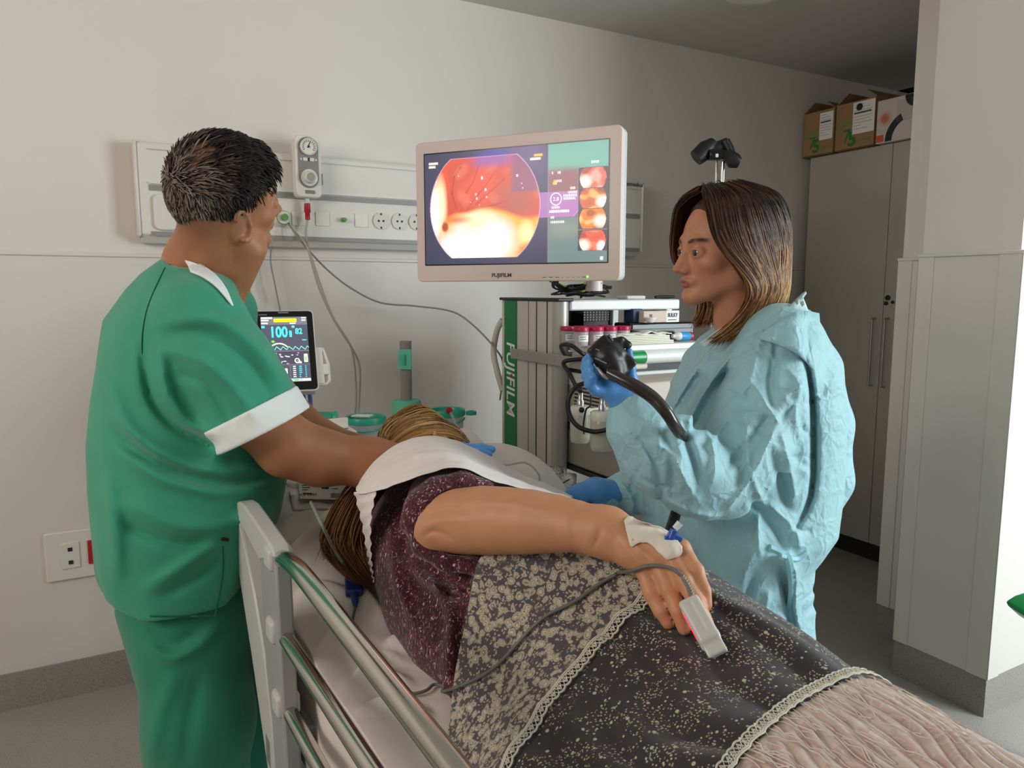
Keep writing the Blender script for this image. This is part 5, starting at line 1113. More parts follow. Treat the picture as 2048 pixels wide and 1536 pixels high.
band('collar_trim', [(371, 520, 1.42), (400, 530, 1.42), (432, 553, 1.44), (453, 582, 1.47), (465, 612, 1.5)], [(381, 545, 1.42), (405, 555, 1.42), (430, 573, 1.44), (450, 595, 1.47), (464, 614, 1.5)], tun_or_skin, M_trim, man)
# clogs
for x, d in ((392, 1.50), (480, 1.66)):
    p = P(x, 1880, d); p[2] = 0
    sdf_obj('clog', lambda X: np.maximum(smin(cone(X, p+np.array([-.03, -.02, .045]), p+np.array([.13, .09, .035]), .05, .042), cone(X, p+np.array([0, 0, .06]), p+np.array([.08, .05, .05]), .045, .045), .02), .0-X[:, 2]), p-np.array([.12, .12, .01]), p+np.array([.24, .2, .14]), .008, M_white, man)
# gloved right hand holding the patient's cheek, fingers towards the doctor
w0 = P(862, 927, 1.58)
kn = [P(905, 906, 1.57), P(908, 914, 1.56), P(908, 924, 1.56), P(905, 932, 1.57)]
fg = [[P(935, 897, 1.57), P(962, 896, 1.58), P(984, 899, 1.59)], [P(938, 905, 1.55), P(962, 905, 1.555), P(978, 908, 1.565)], [P(936, 916, 1.55), P(956, 920, 1.555), P(972, 926, 1.56)], [P(930, 926, 1.555), P(948, 934, 1.56), P(960, 940, 1.565)]]
def mglove(X):
    d = hand_sdf(X, w0, kn, fg, [P(880, 918, 1.60), P(900, 900, 1.62), P(925, 890, 1.63)], rw=.034, rf=.0105)
    return smin(d, cone(X, P(838, 927, 1.565), w0, .034, .030), .01)
sdf_obj('right_glove', mglove, *bbox([(820, 880, 1.5), (990, 950, 1.65)], .04), .0032, M_glove, man)
wl = P(866, 922, 1.72); knl = [P(905, 905, 1.70), P(905, 912, 1.71), P(905, 920, 1.72), P(902, 928, 1.72)]
sdf_obj('left_glove', lambda X: smin(hand_sdf(X, wl, knl, [[k_+RT*.03+ZZ*.004, k_+RT*.052-ZZ*.006, k_+RT*.066-ZZ*.018] for k_ in knl], [wl+RT*.02+ZZ*.01, wl+RT*.045+ZZ*.03, wl+RT*.065+ZZ*.035]), cone(X, P(845, 922, 1.725), wl, .030, .027), .01), *bbox([(830, 880, 1.66), (960, 960, 1.76)], .04), .004, M_glove, man)
# ================================================================== woman in the blue isolation gown
wD = 1.62
wom = empty('person', (P(1480, 900, wD)[0], P(1480, 900, wD)[1], 0), 'woman with shoulder length brown hair in a light blue gown holding the endoscope', 'person')
WH = P(1449, 484, 1.60); WR = frame(196, -3, -4); WS = 1.02
la = [(1570, 720, 1.56, 52), (1520, 850, 1.50, 46), (1450, 965, 1.46, 42), (1350, 900, 1.42, 36), (1258, 800, 1.40, 27)]
rarm = [(1440, 720, 1.86, 50), (1400, 860, 1.92, 44), (1340, 960, 1.88, 38), (1210, 985, 1.74, 26)]
def wbody(X):
    d = head_sdf(X, WH, WR, WS, fem=True, ear=(0, 0))
    d = smin(d, sk(X, [(1468, 560, 1.61, 46), (1480, 640, 1.64, 47), (1500, 700, 1.68, 60)], .02), .02)
    d = smin(d, sk(X, [(1560, 720, 1.58, 55), (1500, 720, 1.70, 70), (1450, 730, 1.82, 50)], .03), .03)
    d = smin(d, sk(X, [(1500, 740, 1.70, 95), (1500, 900, 1.70, 95), (1490, 1100, 1.70, 100)], .05), .04)
    d = smin(d, sk(X, la, .02), .02); d = smin(d, sk(X, rarm, .02), .02)
    for dx, dd in ((-30, 1.66), (30, 1.76)): d = smin(d, sk(X, [(1480+dx, 1150, dd, 80), (1470+dx, 1500, dd, 55), (1470+dx, 1850, dd, 40)], .03), .02)
    return d
lo, hi = bbox([(1340, 370, 1.6), (1620, 400, 1.7), (1400, 1850, 1.6), (1600, 1800, 1.8), (1180, 1000, 1.7), (1240, 780, 1.35), (1500, 900, 1.95)], .06)
sdf_obj('body', wbody, lo, hi, .0034, M_skin, wom, color=lambda v: face_col(v, WH, WR, WS, 'ba8062', 'a05c4c', brow='2e1d14', blush='c46c58'))
eyes(wom, WH, WR, WS)
# gown
gr_ = [(y, x, a, b) for y, x, a, b in ((640, 1530, .09, .085), (680, 1520, .17, .120), (740, 1512, .205, .155), (820, 1500, .205, .185), (900, 1490, .200, .205), (980, 1480, .200, .212), (1050, 1472, .200, .210), (1110, 1458, .18, .178), (1180, 1458, .175, .172), (1280, 1464, .175, .172), (1450, 1475, .19, .185), (1600, 1480, .20, .19))]
grows = []
for y, x, a, b in gr_: p = P(x, y, 1.68); grows.append((float(p[2]), float(p[0]), float(p[1]), a, b))
gf = nrm([-.96, -.28, 0]); gax = (gf[0], gf[1])
near_sl = [(1560, 690, 1.56, 84), (1530, 800, 1.52, 90), (1490, 900, 1.48, 82), (1450, 978, 1.45, 62)]
fore_sl = [(1450, 978, 1.45, 60), (1395, 955, 1.43, 76), (1320, 905, 1.41, 84), (1275, 850, 1.40, 62), (1262, 812, 1.40, 42)]
far_sl = [(1430, 740, 1.86, 70), (1390, 880, 1.90, 66), (1340, 975, 1.86, 60), (1262, 985, 1.78, 44), (1206, 984, 1.735, 30)]
lobe = [(1600, 650, 1.68, 38), (1630, 740, 1.68, 50), (1648, 850, 1.68, 54), (1650, 960, 1.68, 52), (1618, 1050, 1.66, 44), (1568, 1108, 1.62, 28)]
rn = np.random.RandomState(8)
gfold = [(-.026, 6, [(1606, 690), (1622, 780), (1627, 880), (1622, 990), (1590, 1060)]),
    (.016, 12, [(1485, 680), (1440, 740), (1400, 800), (1375, 850)]), (-.012, 10, [(1460, 735), (1420, 790), (1385, 870)]), (.014, 11, [(1430, 690), (1380, 760), (1345, 820)]), (-.010, 9, [(1405, 740), (1365, 800), (1330, 860)]),
    (.014, 9, [(1525, 650), (1505, 740), (1480, 800)]), (-.014, 8, [(1555, 690), (1540, 760), (1545, 820)]), (.014, 9, [(1500, 760), (1540, 820), (1560, 850)]), (.012, 8, [(1500, 830), (1490, 900), (1515, 980), (1530, 1010)]),
    (-.016, 9, [(1368, 850), (1372, 880), (1385, 920), (1395, 960)]), (.014, 10, [(1300, 880), (1340, 905), (1370, 960), (1400, 1010)]), (.012, 9, [(1245, 850), (1290, 900), (1300, 960)]), (-.010, 8, [(1270, 870), (1310, 925), (1320, 980)]), (-.012, 10, [(1330, 860), (1345, 920), (1345, 990)]),
    (.016, 8, [(1560, 835), (1530, 900), (1500, 960), (1455, 1020)]), (-.010, 7, [(1540, 830), (1500, 880), (1450, 940)]), (.010, 6, [(1420, 900), (1440, 860), (1480, 820)]), (.010, 7, [(1410, 850), (1430, 910), (1425, 970)]),
    (.018, 9, [(1520, 1020), (1515, 1060), (1520, 1110)]), (.016, 10, [(1500, 1130), (1545, 1110), (1590, 1140), (1590, 1220), (1610, 1300)]), (-.020, 8, [(1560, 1130), (1575, 1200), (1595, 1300)]), (.012, 9, [(1480, 1180), (1500, 1120), (1520, 1080)]), (-.014, 8, [(1510, 1150), (1490, 1210), (1480, 1260)]), (.012, 10, [(1540, 1180), (1530, 1240), (1560, 1310)]),
    (.014, 8, [(1540, 1010), (1590, 1060), (1600, 1100)]), (-.012, 8, [(1500, 1000), (1550, 1060), (1570, 1100)]), (.010, 10, [(1560, 860), (1580, 930), (1590, 1000)]), (-.012, 10, [(1540, 900), (1560, 960), (1575, 1020)]),
    (.010, 7, [(1575, 740), (1600, 770), (1590, 820), (1600, 880)]), (-.008, 6, [(1545, 860), (1580, 820), (1610, 790)]), (.008, 6, [(1560, 800), (1590, 780), (1612, 760)]),
    (.012, 9, [(1330, 1000), (1400, 1030), (1440, 1032)]), (.010, 8, [(1240, 960), (1265, 1000), (1262, 1040)]), (-.010, 7, [(1225, 965), (1245, 1010), (1240, 1040)]), (.008, 8, [(1310, 1040), (1300, 1100)]), (-.008, 10, [(1400, 1060), (1380, 1130)])]
for _ in range(64):                                           # small crumples of the non-woven cloth
    x, y = rn.uniform(1260, 1625), rn.uniform(650, 1290); a = rn.uniform(0, math.pi); L_ = rn.uniform(18, 46)
    gfold.append((rn.choice([-1, 1])*rn.uniform(.0025, .0055), rn.uniform(3.0, 5.5), [(x-L_*math.cos(a), y-L_*math.sin(a)), (x+rn.uniform(-8, 8), y+rn.uniform(-8, 8)), (x+L_*math.cos(a), y+L_*math.sin(a))]))
def tri(x): return 1-2*np.abs((x/np.pi) % 2 - 1)
def crumple(X):
    x, y, z = X.T; h = 0
    for i, (a, b, c, k, am) in enumerate(((.9, .3, .5, 15, .0040), (-.5, .7, .8, 19, .0034), (.3, -.6, 1.0, 27, .0024), (1.0, .2, -.7, 38, .0016), (-.2, .9, -.5, 55, .0010))):
        w = wob(X, 9+3*i, i*1.3); m = .5+.5*wob(X, 6+i, 4.1*i+1); h = h + am*m*np.abs(tri(k*(a*x+b*y+c*z) + 2.6*w))
    dc = (X - CAM.astype(np.float32)) @ FW.astype(np.float32); return h*(1-.7*sstep(1625, 1650, 1024+F*X[:, 0]/dc))
wc0, wc1 = P(1395, 955, 1.43), P(1256, 800, 1.40)
def gown(X):
    d = stack(X, grows, gax)
    d = smin(d, sk(X, [(1500, 672, 1.70, 70), (1560, 690, 1.58, 78)], .03), .03)
    d = smin(d, sk(X, lobe, .02), .004)
    ns = sk(X, near_sl, .03); fs = sk(X, fore_sl, .03); d = smin(d, ns, .018); d = smin(d, fs, .010)
    fr = sk(X, far_sl, .03); d = smin(d, fr, .02)
    d = d + crumple(X) - fold(X, gfold, False)*1.15
    nb = sk(X, [(1462, 560, 1.61, 60), (1478, 640, 1.64, 58), (1465, 690, 1.66, 26)], .01); d = smax(d, -nb, .004)
    q0 = P(1250, 792, 1.40); nn = nrm(q0-P(1300, 862, 1.40)).astype(np.float32); cut = (X-q0) @ nn
    d = np.where(np.linalg.norm(X-q0, axis=1) < .12, np.maximum(d, cut), d)
    q1 = P(1198, 984, 1.73); n1 = nrm(q1-P(1262, 985, 1.78)).astype(np.float32); d = np.where(np.linalg.norm(X-q1, axis=1) < .09, np.maximum(d, (X-q1) @ n1), d)
    return np.maximum(d, .22 - X[:, 2])
M_gown = mat('gown_blue', '93bfc8', 0.60, bump=.35, bscale=900, bdist=.0004, sheen=.15, sub=.0, var=.03, vscale=8)
def add_crumple(m, sc, dist, st):
    nt = m.node_tree; N = nt.nodes; L = nt.links; tc = N.new('ShaderNodeTexCoord'); n = N.new('ShaderNodeTexNoise'); n.inputs['Scale'].default_value = sc; n.inputs['Detail'].default_value = 3; L.new(tc.outputs['Object'], n.inputs['Vector'])
    ad = N.new('ShaderNodeVectorMath'); ad.operation = 'MULTIPLY_ADD'; L.new(n.outputs['Color'], ad.inputs[0]); ad.inputs[1].default_value = (1.2/sc,)*3; L.new(tc.outputs['Object'], ad.inputs[2])
    v = N.new('ShaderNodeTexVoronoi'); v.feature = 'DISTANCE_TO_EDGE'; v.inputs['Scale'].default_value = sc*1.3; L.new(ad.outputs[0], v.inputs['Vector'])
    mr = N.new('ShaderNodeMapRange'); mr.inputs['From Max'].default_value = .22; mr.inputs['To Min'].default_value = 1; mr.inputs['To Max'].default_value = 0; L.new(v.outputs['Distance'], mr.inputs['Value'])
    old = N['Principled BSDF'].inputs['Normal'].links[0].from_node; bp = N.new('ShaderNodeBump'); bp.inputs['Strength'].default_value = st; bp.inputs['Distance'].default_value = dist; L.new(mr.outputs[0], bp.inputs['Height']); L.new(bp.outputs[0], old.inputs['Normal'])
add_crumple(M_gown, 16, .004, .45)
lo, hi = bbox([(1300, 640, 1.9), (1640, 620, 1.45), (1180, 1000, 1.7), (1230, 780, 1.33), (1740, 900, 1.7), (1300, 1700, 1.5), (1700, 1700, 1.95), (1380, 900, 2.0)], .05); lo[2] = .2
gwn = sdf_obj('gown', gown, lo, hi, .0042, M_gown, wom)
# collar band, ruffled tie at the nape
M_gpale = mat('gown_pale', 'b9d6d8', 0.6, bump=.3, bscale=700, bdist=.0004)
b = MB(); rows = []
for j in range(6):
    t = j/5; rows.append([P(1392+4*j+ i*0, 692-2*j, 1.58) if False else P(1572+8*i/3+t*6, 628-i*6+t*26-6*abs(math.sin(i*1.7)), 1.66-.006*i+.02*t) for i in range(7)])
b = MB()
cl = [[(1560, 636, 1.62), (1580, 610, 1.64), (1600, 592, 1.66), (1610, 583, 1.66)], [(1566, 642, 1.62), (1588, 618, 1.635), (1604, 600, 1.65), (1612, 588, 1.66)]]
b.grid([smooth_path([P(*q) for q in r], 5) for r in cl]); b.build('collar_tie', M_gpale, wom, smooth=True, solid=.003)
band('shoulder_ruffle', [(1517, 674, 1.60), (1545, 650, 1.58), (1572, 634, 1.58), (1600, 622, 1.60), (1636, 627, 1.64)], [(1520, 678, 1.60), (1556, 690, 1.56), (1590, 706, 1.55), (1615, 728, 1.57), (1646, 765, 1.62)], gown, M_gown, wom, lift=.014, n=6, solid=.003)
band('rear_collar', [(1548, 652, 1.62), (1568, 625, 1.63), (1590, 603, 1.64), (1604, 594, 1.65)], [(1556, 668, 1.61), (1580, 655, 1.61), (1602, 640, 1.62), (1616, 628, 1.63)], gown, M_gpale, wom, lift=.004, n=4, solid=.003)
band('collar_band', [(1398, 684, 1.62), (1420, 668, 1.6), (1450, 652, 1.58)], [(1408, 694, 1.62), (1430, 680, 1.6), (1460, 664, 1.58)], lambda X: np.minimum(gown(X), wbody(X)), M_gpale, wom)
# gown ties hanging at the waist
M_tie = mat('gown_tie', '93c9d4', 0.6)
drape('gown_tie', [(1538, 1095, 1.5), (1560, 1105, 1.5), (1578, 1120, 1.5), (1584, 1180, 1.5), (1580, 1230, 1.5), (1600, 1290, 1.5)], 0, gown, M_tie, wom, r=.008)
drape('gown_tie', [(1560, 1112, 1.5), (1590, 1118, 1.5), (1612, 1106, 1.5)], 0, gown, M_tie, wom, r=.007)
# hair: base mass plus locks
def hairbase(X):
    q = ((X - WH.astype(np.float32)) @ WR.T.astype(np.float32))/WS
    cap = ell(q, (-.014, 0, .010), (.104, .088, .102)); fall = ell(q, (-.050, 0, -.080), (.062, .074, .120)); d = smin(cap, fall, .03)
    face = ell(q, (.085, 0, -.055), (.080, .115, .125)); d = smax(d, -face, .01)
    return smax(d, q[:, 2]*-1 - .185, .01)*WS
sdf_obj('hair_mass', hairbase, WH-.26, WH+.2, .005, mat('hair_base', '3b2416', .5), wom)
rnd = np.random.RandomState(5); paths = []; rad = []; cols = []
c_d, c_m, c_l, c_b = [np.array(lin(x)) for x in ('2b1a12', '57341f', '94623a', 'cfa067')]
PFn = [(.060, .100), (.076, .074), (.067, .022), (.047, -.016), (.019, -.049), (-.006, -.083), (-.012, -.118), (.006, -.158), (.034, -.190), (.056, -.216)]
PFf = [(.060, .100), (.078, .074), (.088, .030), (.087, -.008), (.072, -.040), (.030, -.070), (-.004, -.105), (-.010, -.140), (.004, -.172), (.024, -.198)]
PB_ = [(-.030, .108), (-.070, .082), (-.104, .045), (-.119, .004), (-.125, -.034), (-.126, -.068), (-.120, -.098), (-.108, -.126), (-.096, -.146), (-.086, -.160)]
for n_ in range(5200):
    side = 1 if rnd.rand() < .34 else -1; b = rnd.rand()**.9; lay = rnd.rand(); o_ = .002+.013*lay; nz_ = rnd.normal(size=2)*.004; wv = rnd.normal(); pts = []
    bb_ = np.clip(b, 0, 1); PF_ = PFn if side < 0 else PFf
    for k in range(10):
        kk_ = k/9; bk2 = bb_**(1.0 + .45*math.sin(math.pi*kk_))
        f = PF_[k][0]*(1-bk2)+PB_[k][0]*bk2; u = PF_[k][1]*(1-bb_)+PB_[k][1]*bb_
        f += nz_[0]*(.3+2.2*kk_) + .006*math.sin(k*1.1+wv*2)*kk_; u += nz_[1]*.8 + (rnd.rand()*.02*kk_ if k == 9 else 0)
        ru = math.sqrt(max(.0, 1-((u-.008)/(.106+o_))**2)) if u > 0 else 1.0
        rf_ = math.sqrt(max(.012, 1-((f+.012)/(.122+o_))**2)); w = (.088+o_)*rf_*ru
        if k == 0: w = .004+.012*rnd.rand()
        if u < -.10: w *= 1-.30*min(1, (-.10-u)/.10)
        pts.append([f, side*w, u+(.004+o_*.6 if u > .05 else 0)])
    paths.append([WH + (np.array(p)*WS) @ WR for p in pts]); rad.append(.0012*(.6+.8*rnd.rand())); g = rnd.rand()
    tip = c_b if g < .18+.45*bb_ else (c_l if g < .75 else c_m); rt = c_d if rnd.rand() < .75 else c_m  # blonde ends, more of them behind: light on the back painted in
    cols.append((rt*(.8+.5*rnd.rand()), tip*(.65+.5*rnd.rand())))
for _ in range(700):                                             # crown cover running from the parting over the back of the head
    side = -1 if rnd.rand() < .6 else 1; f0 = rnd.uniform(-.090, -.03); sp = rnd.uniform(.2, 1.0); o_ = .008+.010*rnd.rand(); z0 = .010+.108*math.sqrt(max(.02, 1-((f0+.014)/.116)**2))
    bk_ = np.clip((.05-f0)/.135, 0, 1); a_ = math.radians(55+125*bk_+rnd.normal()*9)
    pts = [[f0, side*.002, z0-.004], [f0*.8-.02*bk_, side*.030*sp, z0-.004], [-.014+.108*math.cos(a_)*.8, side*.090*math.sin(a_)*.8, .072], [-.014+(.108+o_)*math.cos(a_), side*(.086+o_)*math.sin(a_), .0], [-.016+(.106+o_)*math.cos(a_), side*(.086+o_)*math.sin(a_), -.070], [-.016+(.090+o_)*math.cos(a_)+rnd.normal()*.006, side*(.076+o_)*math.sin(a_), -.135-.03*rnd.rand()]]
    paths.append([WH + (np.array(p)*WS) @ WR for p in pts]); rad.append(.0015); g = rnd.rand(); cols.append((c_d*(.9+.4*rnd.rand()), (c_b, c_l, c_m)[rnd.randint(3)]))
strands('hair', paths, rad, M_hair, wom, cols, n=4)
# left hand, gloved, closed round the control head: fingers at screen left, thumb up on the right
wr = P(1256, 806, 1.40)
kl = [P(1204, 757, 1.405), P(1206, 768, 1.395), P(1212, 779, 1.388), P(1220, 788, 1.382)]
fl_ = [[P(1182, 740, 1.41), P(1174, 722, 1.40), P(1180, 712, 1.385)], [P(1182, 754, 1.395), P(1171, 736, 1.38), P(1180, 722, 1.37)], [P(1184, 768, 1.385), P(1172, 752, 1.37), P(1182, 738, 1.36)], [P(1190, 780, 1.375), P(1178, 768, 1.36), P(1186, 754, 1.352)]]
def lglove(X):
    d = hand_sdf(X, wr, kl, fl_, [P(1250, 790, 1.40), P(1262, 762, 1.39), P(1260, 735, 1.385), P(1257, 704, 1.38)], rw=.036, rf=.0100)
    return smin(d, cone(X, P(1275, 832, 1.40), wr, .034, .032), .012) + .0012*wob(X, 70, .5)
sdf_obj('left_glove', lglove, *bbox([(1160, 690, 1.33), (1300, 860, 1.45)], .03), .0028, M_glove, wom)
wr2 = P(1190, 982, 1.72)
kr = [P(1160, 977, 1.70), P(1158, 984, 1.69), P(1158, 992, 1.685), P(1162, 999, 1.69)]
fr_ = [[P(1142, 983, 1.69), P(1130, 993, 1.68), P(1125, 999, 1.675)], [P(1140, 990, 1.68), P(1128, 999, 1.67), P(1132, 1005, 1.67)], [P(1138, 990, 1.675), P(1128, 1001, 1.67), P(1136, 1008, 1.672)], [P(1144, 998, 1.68), P(1138, 1008, 1.675), P(1146, 1013, 1.68)]]
sdf_obj('right_glove', lambda X: smin(hand_sdf(X, wr2, kr, fr_, [P(1184, 976, 1.71), P(1164, 980, 1.73), P(1145, 990, 1.73), P(1130, 998, 1.72)], rw=.034, rf=.0100), cone(X, P(1225, 984, 1.745), wr2, .030, .031), .012), *bbox([(1105, 950, 1.62), (1240, 1030, 1.78)], .03), .003, M_glove, wom)
for dx, dd in ((-30, 1.66), (30, 1.76)):
    p = P(1470+dx, 1850, dd); p[2] = 0
    sdf_obj('clog', lambda X: np.maximum(smin(cone(X, p+np.array([.04, .01, .045]), p+np.array([-.13, -.03, .035]), .048, .04), cone(X, p+np.array([0, 0, .06]), p+np.array([-.08, -.02, .05]), .043, .043), .02), .0-X[:, 2]), p-np.array([.24, .14, .01]), p+np.array([.14, .12, .14]), .008, M_white, wom)
# ================================================================== bed
BA = np.array([-.399, 1.2, 0]); BE = nrm([-.515, .857, 0]); BN = nrm([.857, .515, 0]); BW = .70
def BP(s_, n_, z): return BA + BE*s_ + BN*n_ + ZZ*z
def bz(s_): return .80 + .33*np.maximum(0, s_+.05) - .33*np.maximum(0, s_-.62)
def above_bed(X, d):
    s_ = (X-BA.astype(np.float32)) @ BE.astype(np.float32); return np.maximum(d, bz(s_).astype(np.float32)+.002 - X[:, 2])
def bsn(p): q = np.array(p) - BA; return float(q @ BE), float(q @ BN)
def RP(x, y, off=0.0): return onp(x, y, BN, float(BN @ BA) + off)
M_bedg = mat('bed_plastic', 'bfbfbb', 0.42); M_bedd = mat('bed_frame_grey', '9a9c9c', 0.45)
M_rail = mat('steel_rail', 'cfccc4', 0.16, metal=1.0)
bed = empty('hospital_stretcher', BP(-.35, .35, 0), 'hospital stretcher with steel side rails carrying the patient', 'bed')
M_matt = mat('mattress_vinyl', '5b6a78', 0.5)
S_ = np.linspace(-1.32, .62, 24)
mb = MB(); top_ = [[BP(s_, n_, bz(s_)-.006) for n_ in (0.062, BW)] for s_ in S_]; bot_ = [[BP(s_, n_, bz(s_)-.11) for n_ in (0.062, BW)] for s_ in S_]
vs_ = [p for r in top_ for p in r] + [p for r in bot_ for p in r]; n2_ = 2*len(S_); fs_ = []
for i in range(len(S_)-1):
    a = 2*i; fs_ += [[a, a+1, a+3, a+2], [n2_+a, n2_+a+2, n2_+a+3, n2_+a+1], [a, a+2, n2_+a+2, n2_+a], [a+1, n2_+a+1, n2_+a+3, a+3]]
fs_ += [[0, n2_, n2_+1, 1], [n2_-2, n2_-1, 2*n2_-1, 2*n2_-2]]
mb.add(vs_, fs_); mb.build('mattress', M_matt, bed, bevel=.02)
MB().box(BP(-.40, BW/2, .64), BE*.92, BN*(BW/2-.02), ZZ*.02).build('platform', M_bedd, bed, bevel=.005)
MB().box(BP(.28, BW/2, bz(.28)-.135), nrm(BE+ZZ*.33)*.34, BN*(BW/2-.03), ZZ*.012).build('backrest_panel', M_bedd, bed, bevel=.004)
MB().box(BP(-.40, BW/2, .26), BE*.70, BN*.22, ZZ*.05).build('base_frame', M_bedd, bed, bevel=.02)
for s_ in (-.85, .15): MB().cyl(BP(s_, BW/2, .28), BP(s_, BW/2, .63), .05).build('lift_column', M_metal, bed, smooth=True)
for s_ in (-1.0, .25):
    for n_ in (.10, BW-.10):
        w_ = MB().cyl(BP(s_, n_, .075)-BN*.018, BP(s_, n_, .075)+BN*.018, .075, n=28).build('wheel', M_black, bed)
        MB().cyl(BP(s_, n_, .08), BP(s_, n_, .26), .018, n=12).build('fork', M_metal, w_)
sr = empty('side_rail', BP(-.3, 0, .6), 'raised stretcher side rail with three steel tubes beside the green trousers', 'bed rail')
def RPp(lst, off=.0): return [RP(x, y, off) for x, y in lst]
def plate_px(lst, name, m, t, off=0.0, bevel=.004, parent=None):
    q = RPp(lst, off); return MB().add([p - BN*t/2 for p in q] + [p + BN*t/2 for p in q], [list(range(len(q)))[::-1], [len(q)+i for i in range(len(q))]] + [[i, (i+1) % len(q), len(q)+(i+1) % len(q), len(q)+i] for i in range(len(q))]).build(name, m, parent or sr, bevel=bevel)
plate_px([(474, 1014), (480, 1004), (492, 1001), (503, 1008), (545, 1068), (560, 1090), (566, 1112), (536, 1118), (522, 1092), (494, 1040), (524, 1185), (545, 1310), (560, 1440), (570, 1600), (556, 1560), (519, 1306), (494, 1150)], 'end_frame', M_bedg, .030)
plate_px([(534, 1096), (566, 1108), (572, 1230), (580, 1390), (590, 1560), (592, 1640), (562, 1640), (556, 1500), (545, 1300), (538, 1180)], 'end_column', M_bedd, .026)
for x, y in ((556, 1112), (560, 1256), (572, 1402)):
    c = RP(x, y); MB().box(c, BE*.021, BN*.020, ZZ*.020).build('tube_socket', M_bedg, sr, bevel=.007)
tubes = [([(556, 1114), (575, 1122), (596, 1139), (620, 1168)], .966, .0142), ([(560, 1254), (572, 1276)], .846, .0125), ([(570, 1400), (582, 1428)], .700, .0125)]
for (st_, z_, r_), ex in zip(tubes, ((907, 1536), (742, 1536), (641, 1536))):
    pts = RPp(st_); e_ = RP(*ex); pts = smooth_path(pts, 6); last = pts[-1]
    for q in (.25, .5, .75, 1.0, 1.6): pts.append(last*(1-q) + e_*q)
    MB().tube(pts, r_, 20).build('rail_tube', M_rail, sr, smooth=True)
for q in (.05, ): MB().box(BP(-1.12, 0, .70), BE*.02, BN*.014, ZZ*.30).build('end_column', M_bedd, sr, bevel=.006)
for s_ in (.05, -1.10): MB().box(BP(s_, .02, .60), BE*.02, BN*.035, ZZ*.03).build('rail_bracket', M_bedd, sr, bevel=.004)

# sheet
M_sheet = mat('bed_sheet', 'd9d0c9', 0.8, bump=.15, bscale=900, bdist=.0003)
ns, nn_ = 330, 130; NV_ = np.concatenate([np.linspace(-.20, -.003, 26), np.linspace(.045, BW, 84), np.linspace(BW+.003, .78, 20)]); SS, NN = np.meshgrid(np.linspace(-1.34, .64, ns), NV_, indexing='ij')
over = np.maximum(0, -NN) + np.maximum(0, NN-BW); ncl = np.clip(NN, .045, BW)
hh = bz(SS.ravel()).reshape(SS.shape)
Xs = BA + BE*SS[..., None] + BN*ncl[..., None] + ZZ*(hh - np.maximum(0, over-.008)*1.0)[..., None]
edge = -np.where(NN < 0, 1, 0)+np.where(NN > BW, 1, 0)
Xs += BN*(edge*(.006 + .006*np.sin(SS*22+2*np.sin(SS*7)))*(over > 0))[..., None]
fl2 = Xs.reshape(-1, 3).astype(np.float32)
wr_ = .0035*wob(fl2*np.array([1, 1, 0], np.float32), 16, 2.0) + .0020*wob(fl2*np.array([1, 1, 0], np.float32), 42, 1.0)
wr_ = wr_ + fold(fl2, [(.012, 10, [(570, 1120), (640, 1060), (720, 1040)]), (.010, 10, [(560, 1060), (620, 1040), (680, 1050)]), (-.008, 9, [(575, 1090), (640, 1050)]), (.012, 12, [(600, 1400), (640, 1300), (700, 1240)]), (.014, 12, [(610, 1500), (680, 1440), (780, 1420), (860, 1440)]),
    (-.010, 10, [(640, 1500), (700, 1460), (800, 1445)]), (.012, 10, [(720, 1180), (760, 1240), (790, 1250)]), (.012, 11, [(760, 1300), (800, 1290), (840, 1300)]), (-.009, 9, [(740, 1270), (790, 1320), (830, 1340)]), (.010, 9, [(680, 1390), (740, 1350), (820, 1380)]), (.010, 10, [(590, 1200), (640, 1180), (700, 1190)]), (.012, 9, [(640, 1536), (650, 1480), (700, 1500)])])
wr_ = wr_*np.clip((NN.ravel()-.05)/.04, 0, 1)*np.clip((BW-NN.ravel())/.03, 0, 1)
fl2[:, 2] += .004 + np.abs(wr_)*1.0 + .5*wr_
i_, j_ = np.meshgrid(np.arange(ns-1), np.arange(nn_-1), indexing='ij'); k_ = (i_*nn_+j_).ravel(); qd = np.stack([k_, k_+nn_, k_+nn_+1, k_+1], 1)
me = np_mesh('bed_sheet', fl2, qd); o = link('bed_sheet', me, M_sheet, None, smooth=True, base=BP(-.35, .35, .8)); tag(o, 'wrinkled pale sheet spread over the stretcher under the patient', 'bed sheet')
# pillow
M_pillow = mat('pillow_white', 'e0d8d3', 0.8, bump=.1, bscale=700, bdist=.0004)
PC = BP(.30, .565, bz(.30)+.032); PR = np.stack([nrm(BE+ZZ*.33), BN, nrm(np.cross(nrm(BE+ZZ*.33), BN))*np.sign(np.cross(nrm(BE+ZZ*.33), BN)[2])])
def pillow(X):
    q = (X-PC.astype(np.float32)) @ PR.T.astype(np.float32); a, b = np.abs(q[:, 0])/.17, np.abs(q[:, 1])/.20
    rr = (a**3.2+b**3.2)**(1/3.2); th = .050*np.clip(1-rr**2.6, 0, 1)**.5 + .002
    bulge = .026*np.exp(-(((q[:, 0])/.10)**2+((q[:, 1]-.07)/.09)**2)); d = (np.abs(q[:, 2]-.3*bulge) - th - bulge)*.6
    return np.maximum(d, (rr-1)*.16) + .0015*wob(X, 30, .3)
po = sdf_obj('pillow', pillow, PC-.36, PC+.36, .006, M_pillow, None, relax=3, base=PC-ZZ*.06); tag(po, 'white pillow under the patient head beside the gauges', 'pillow')

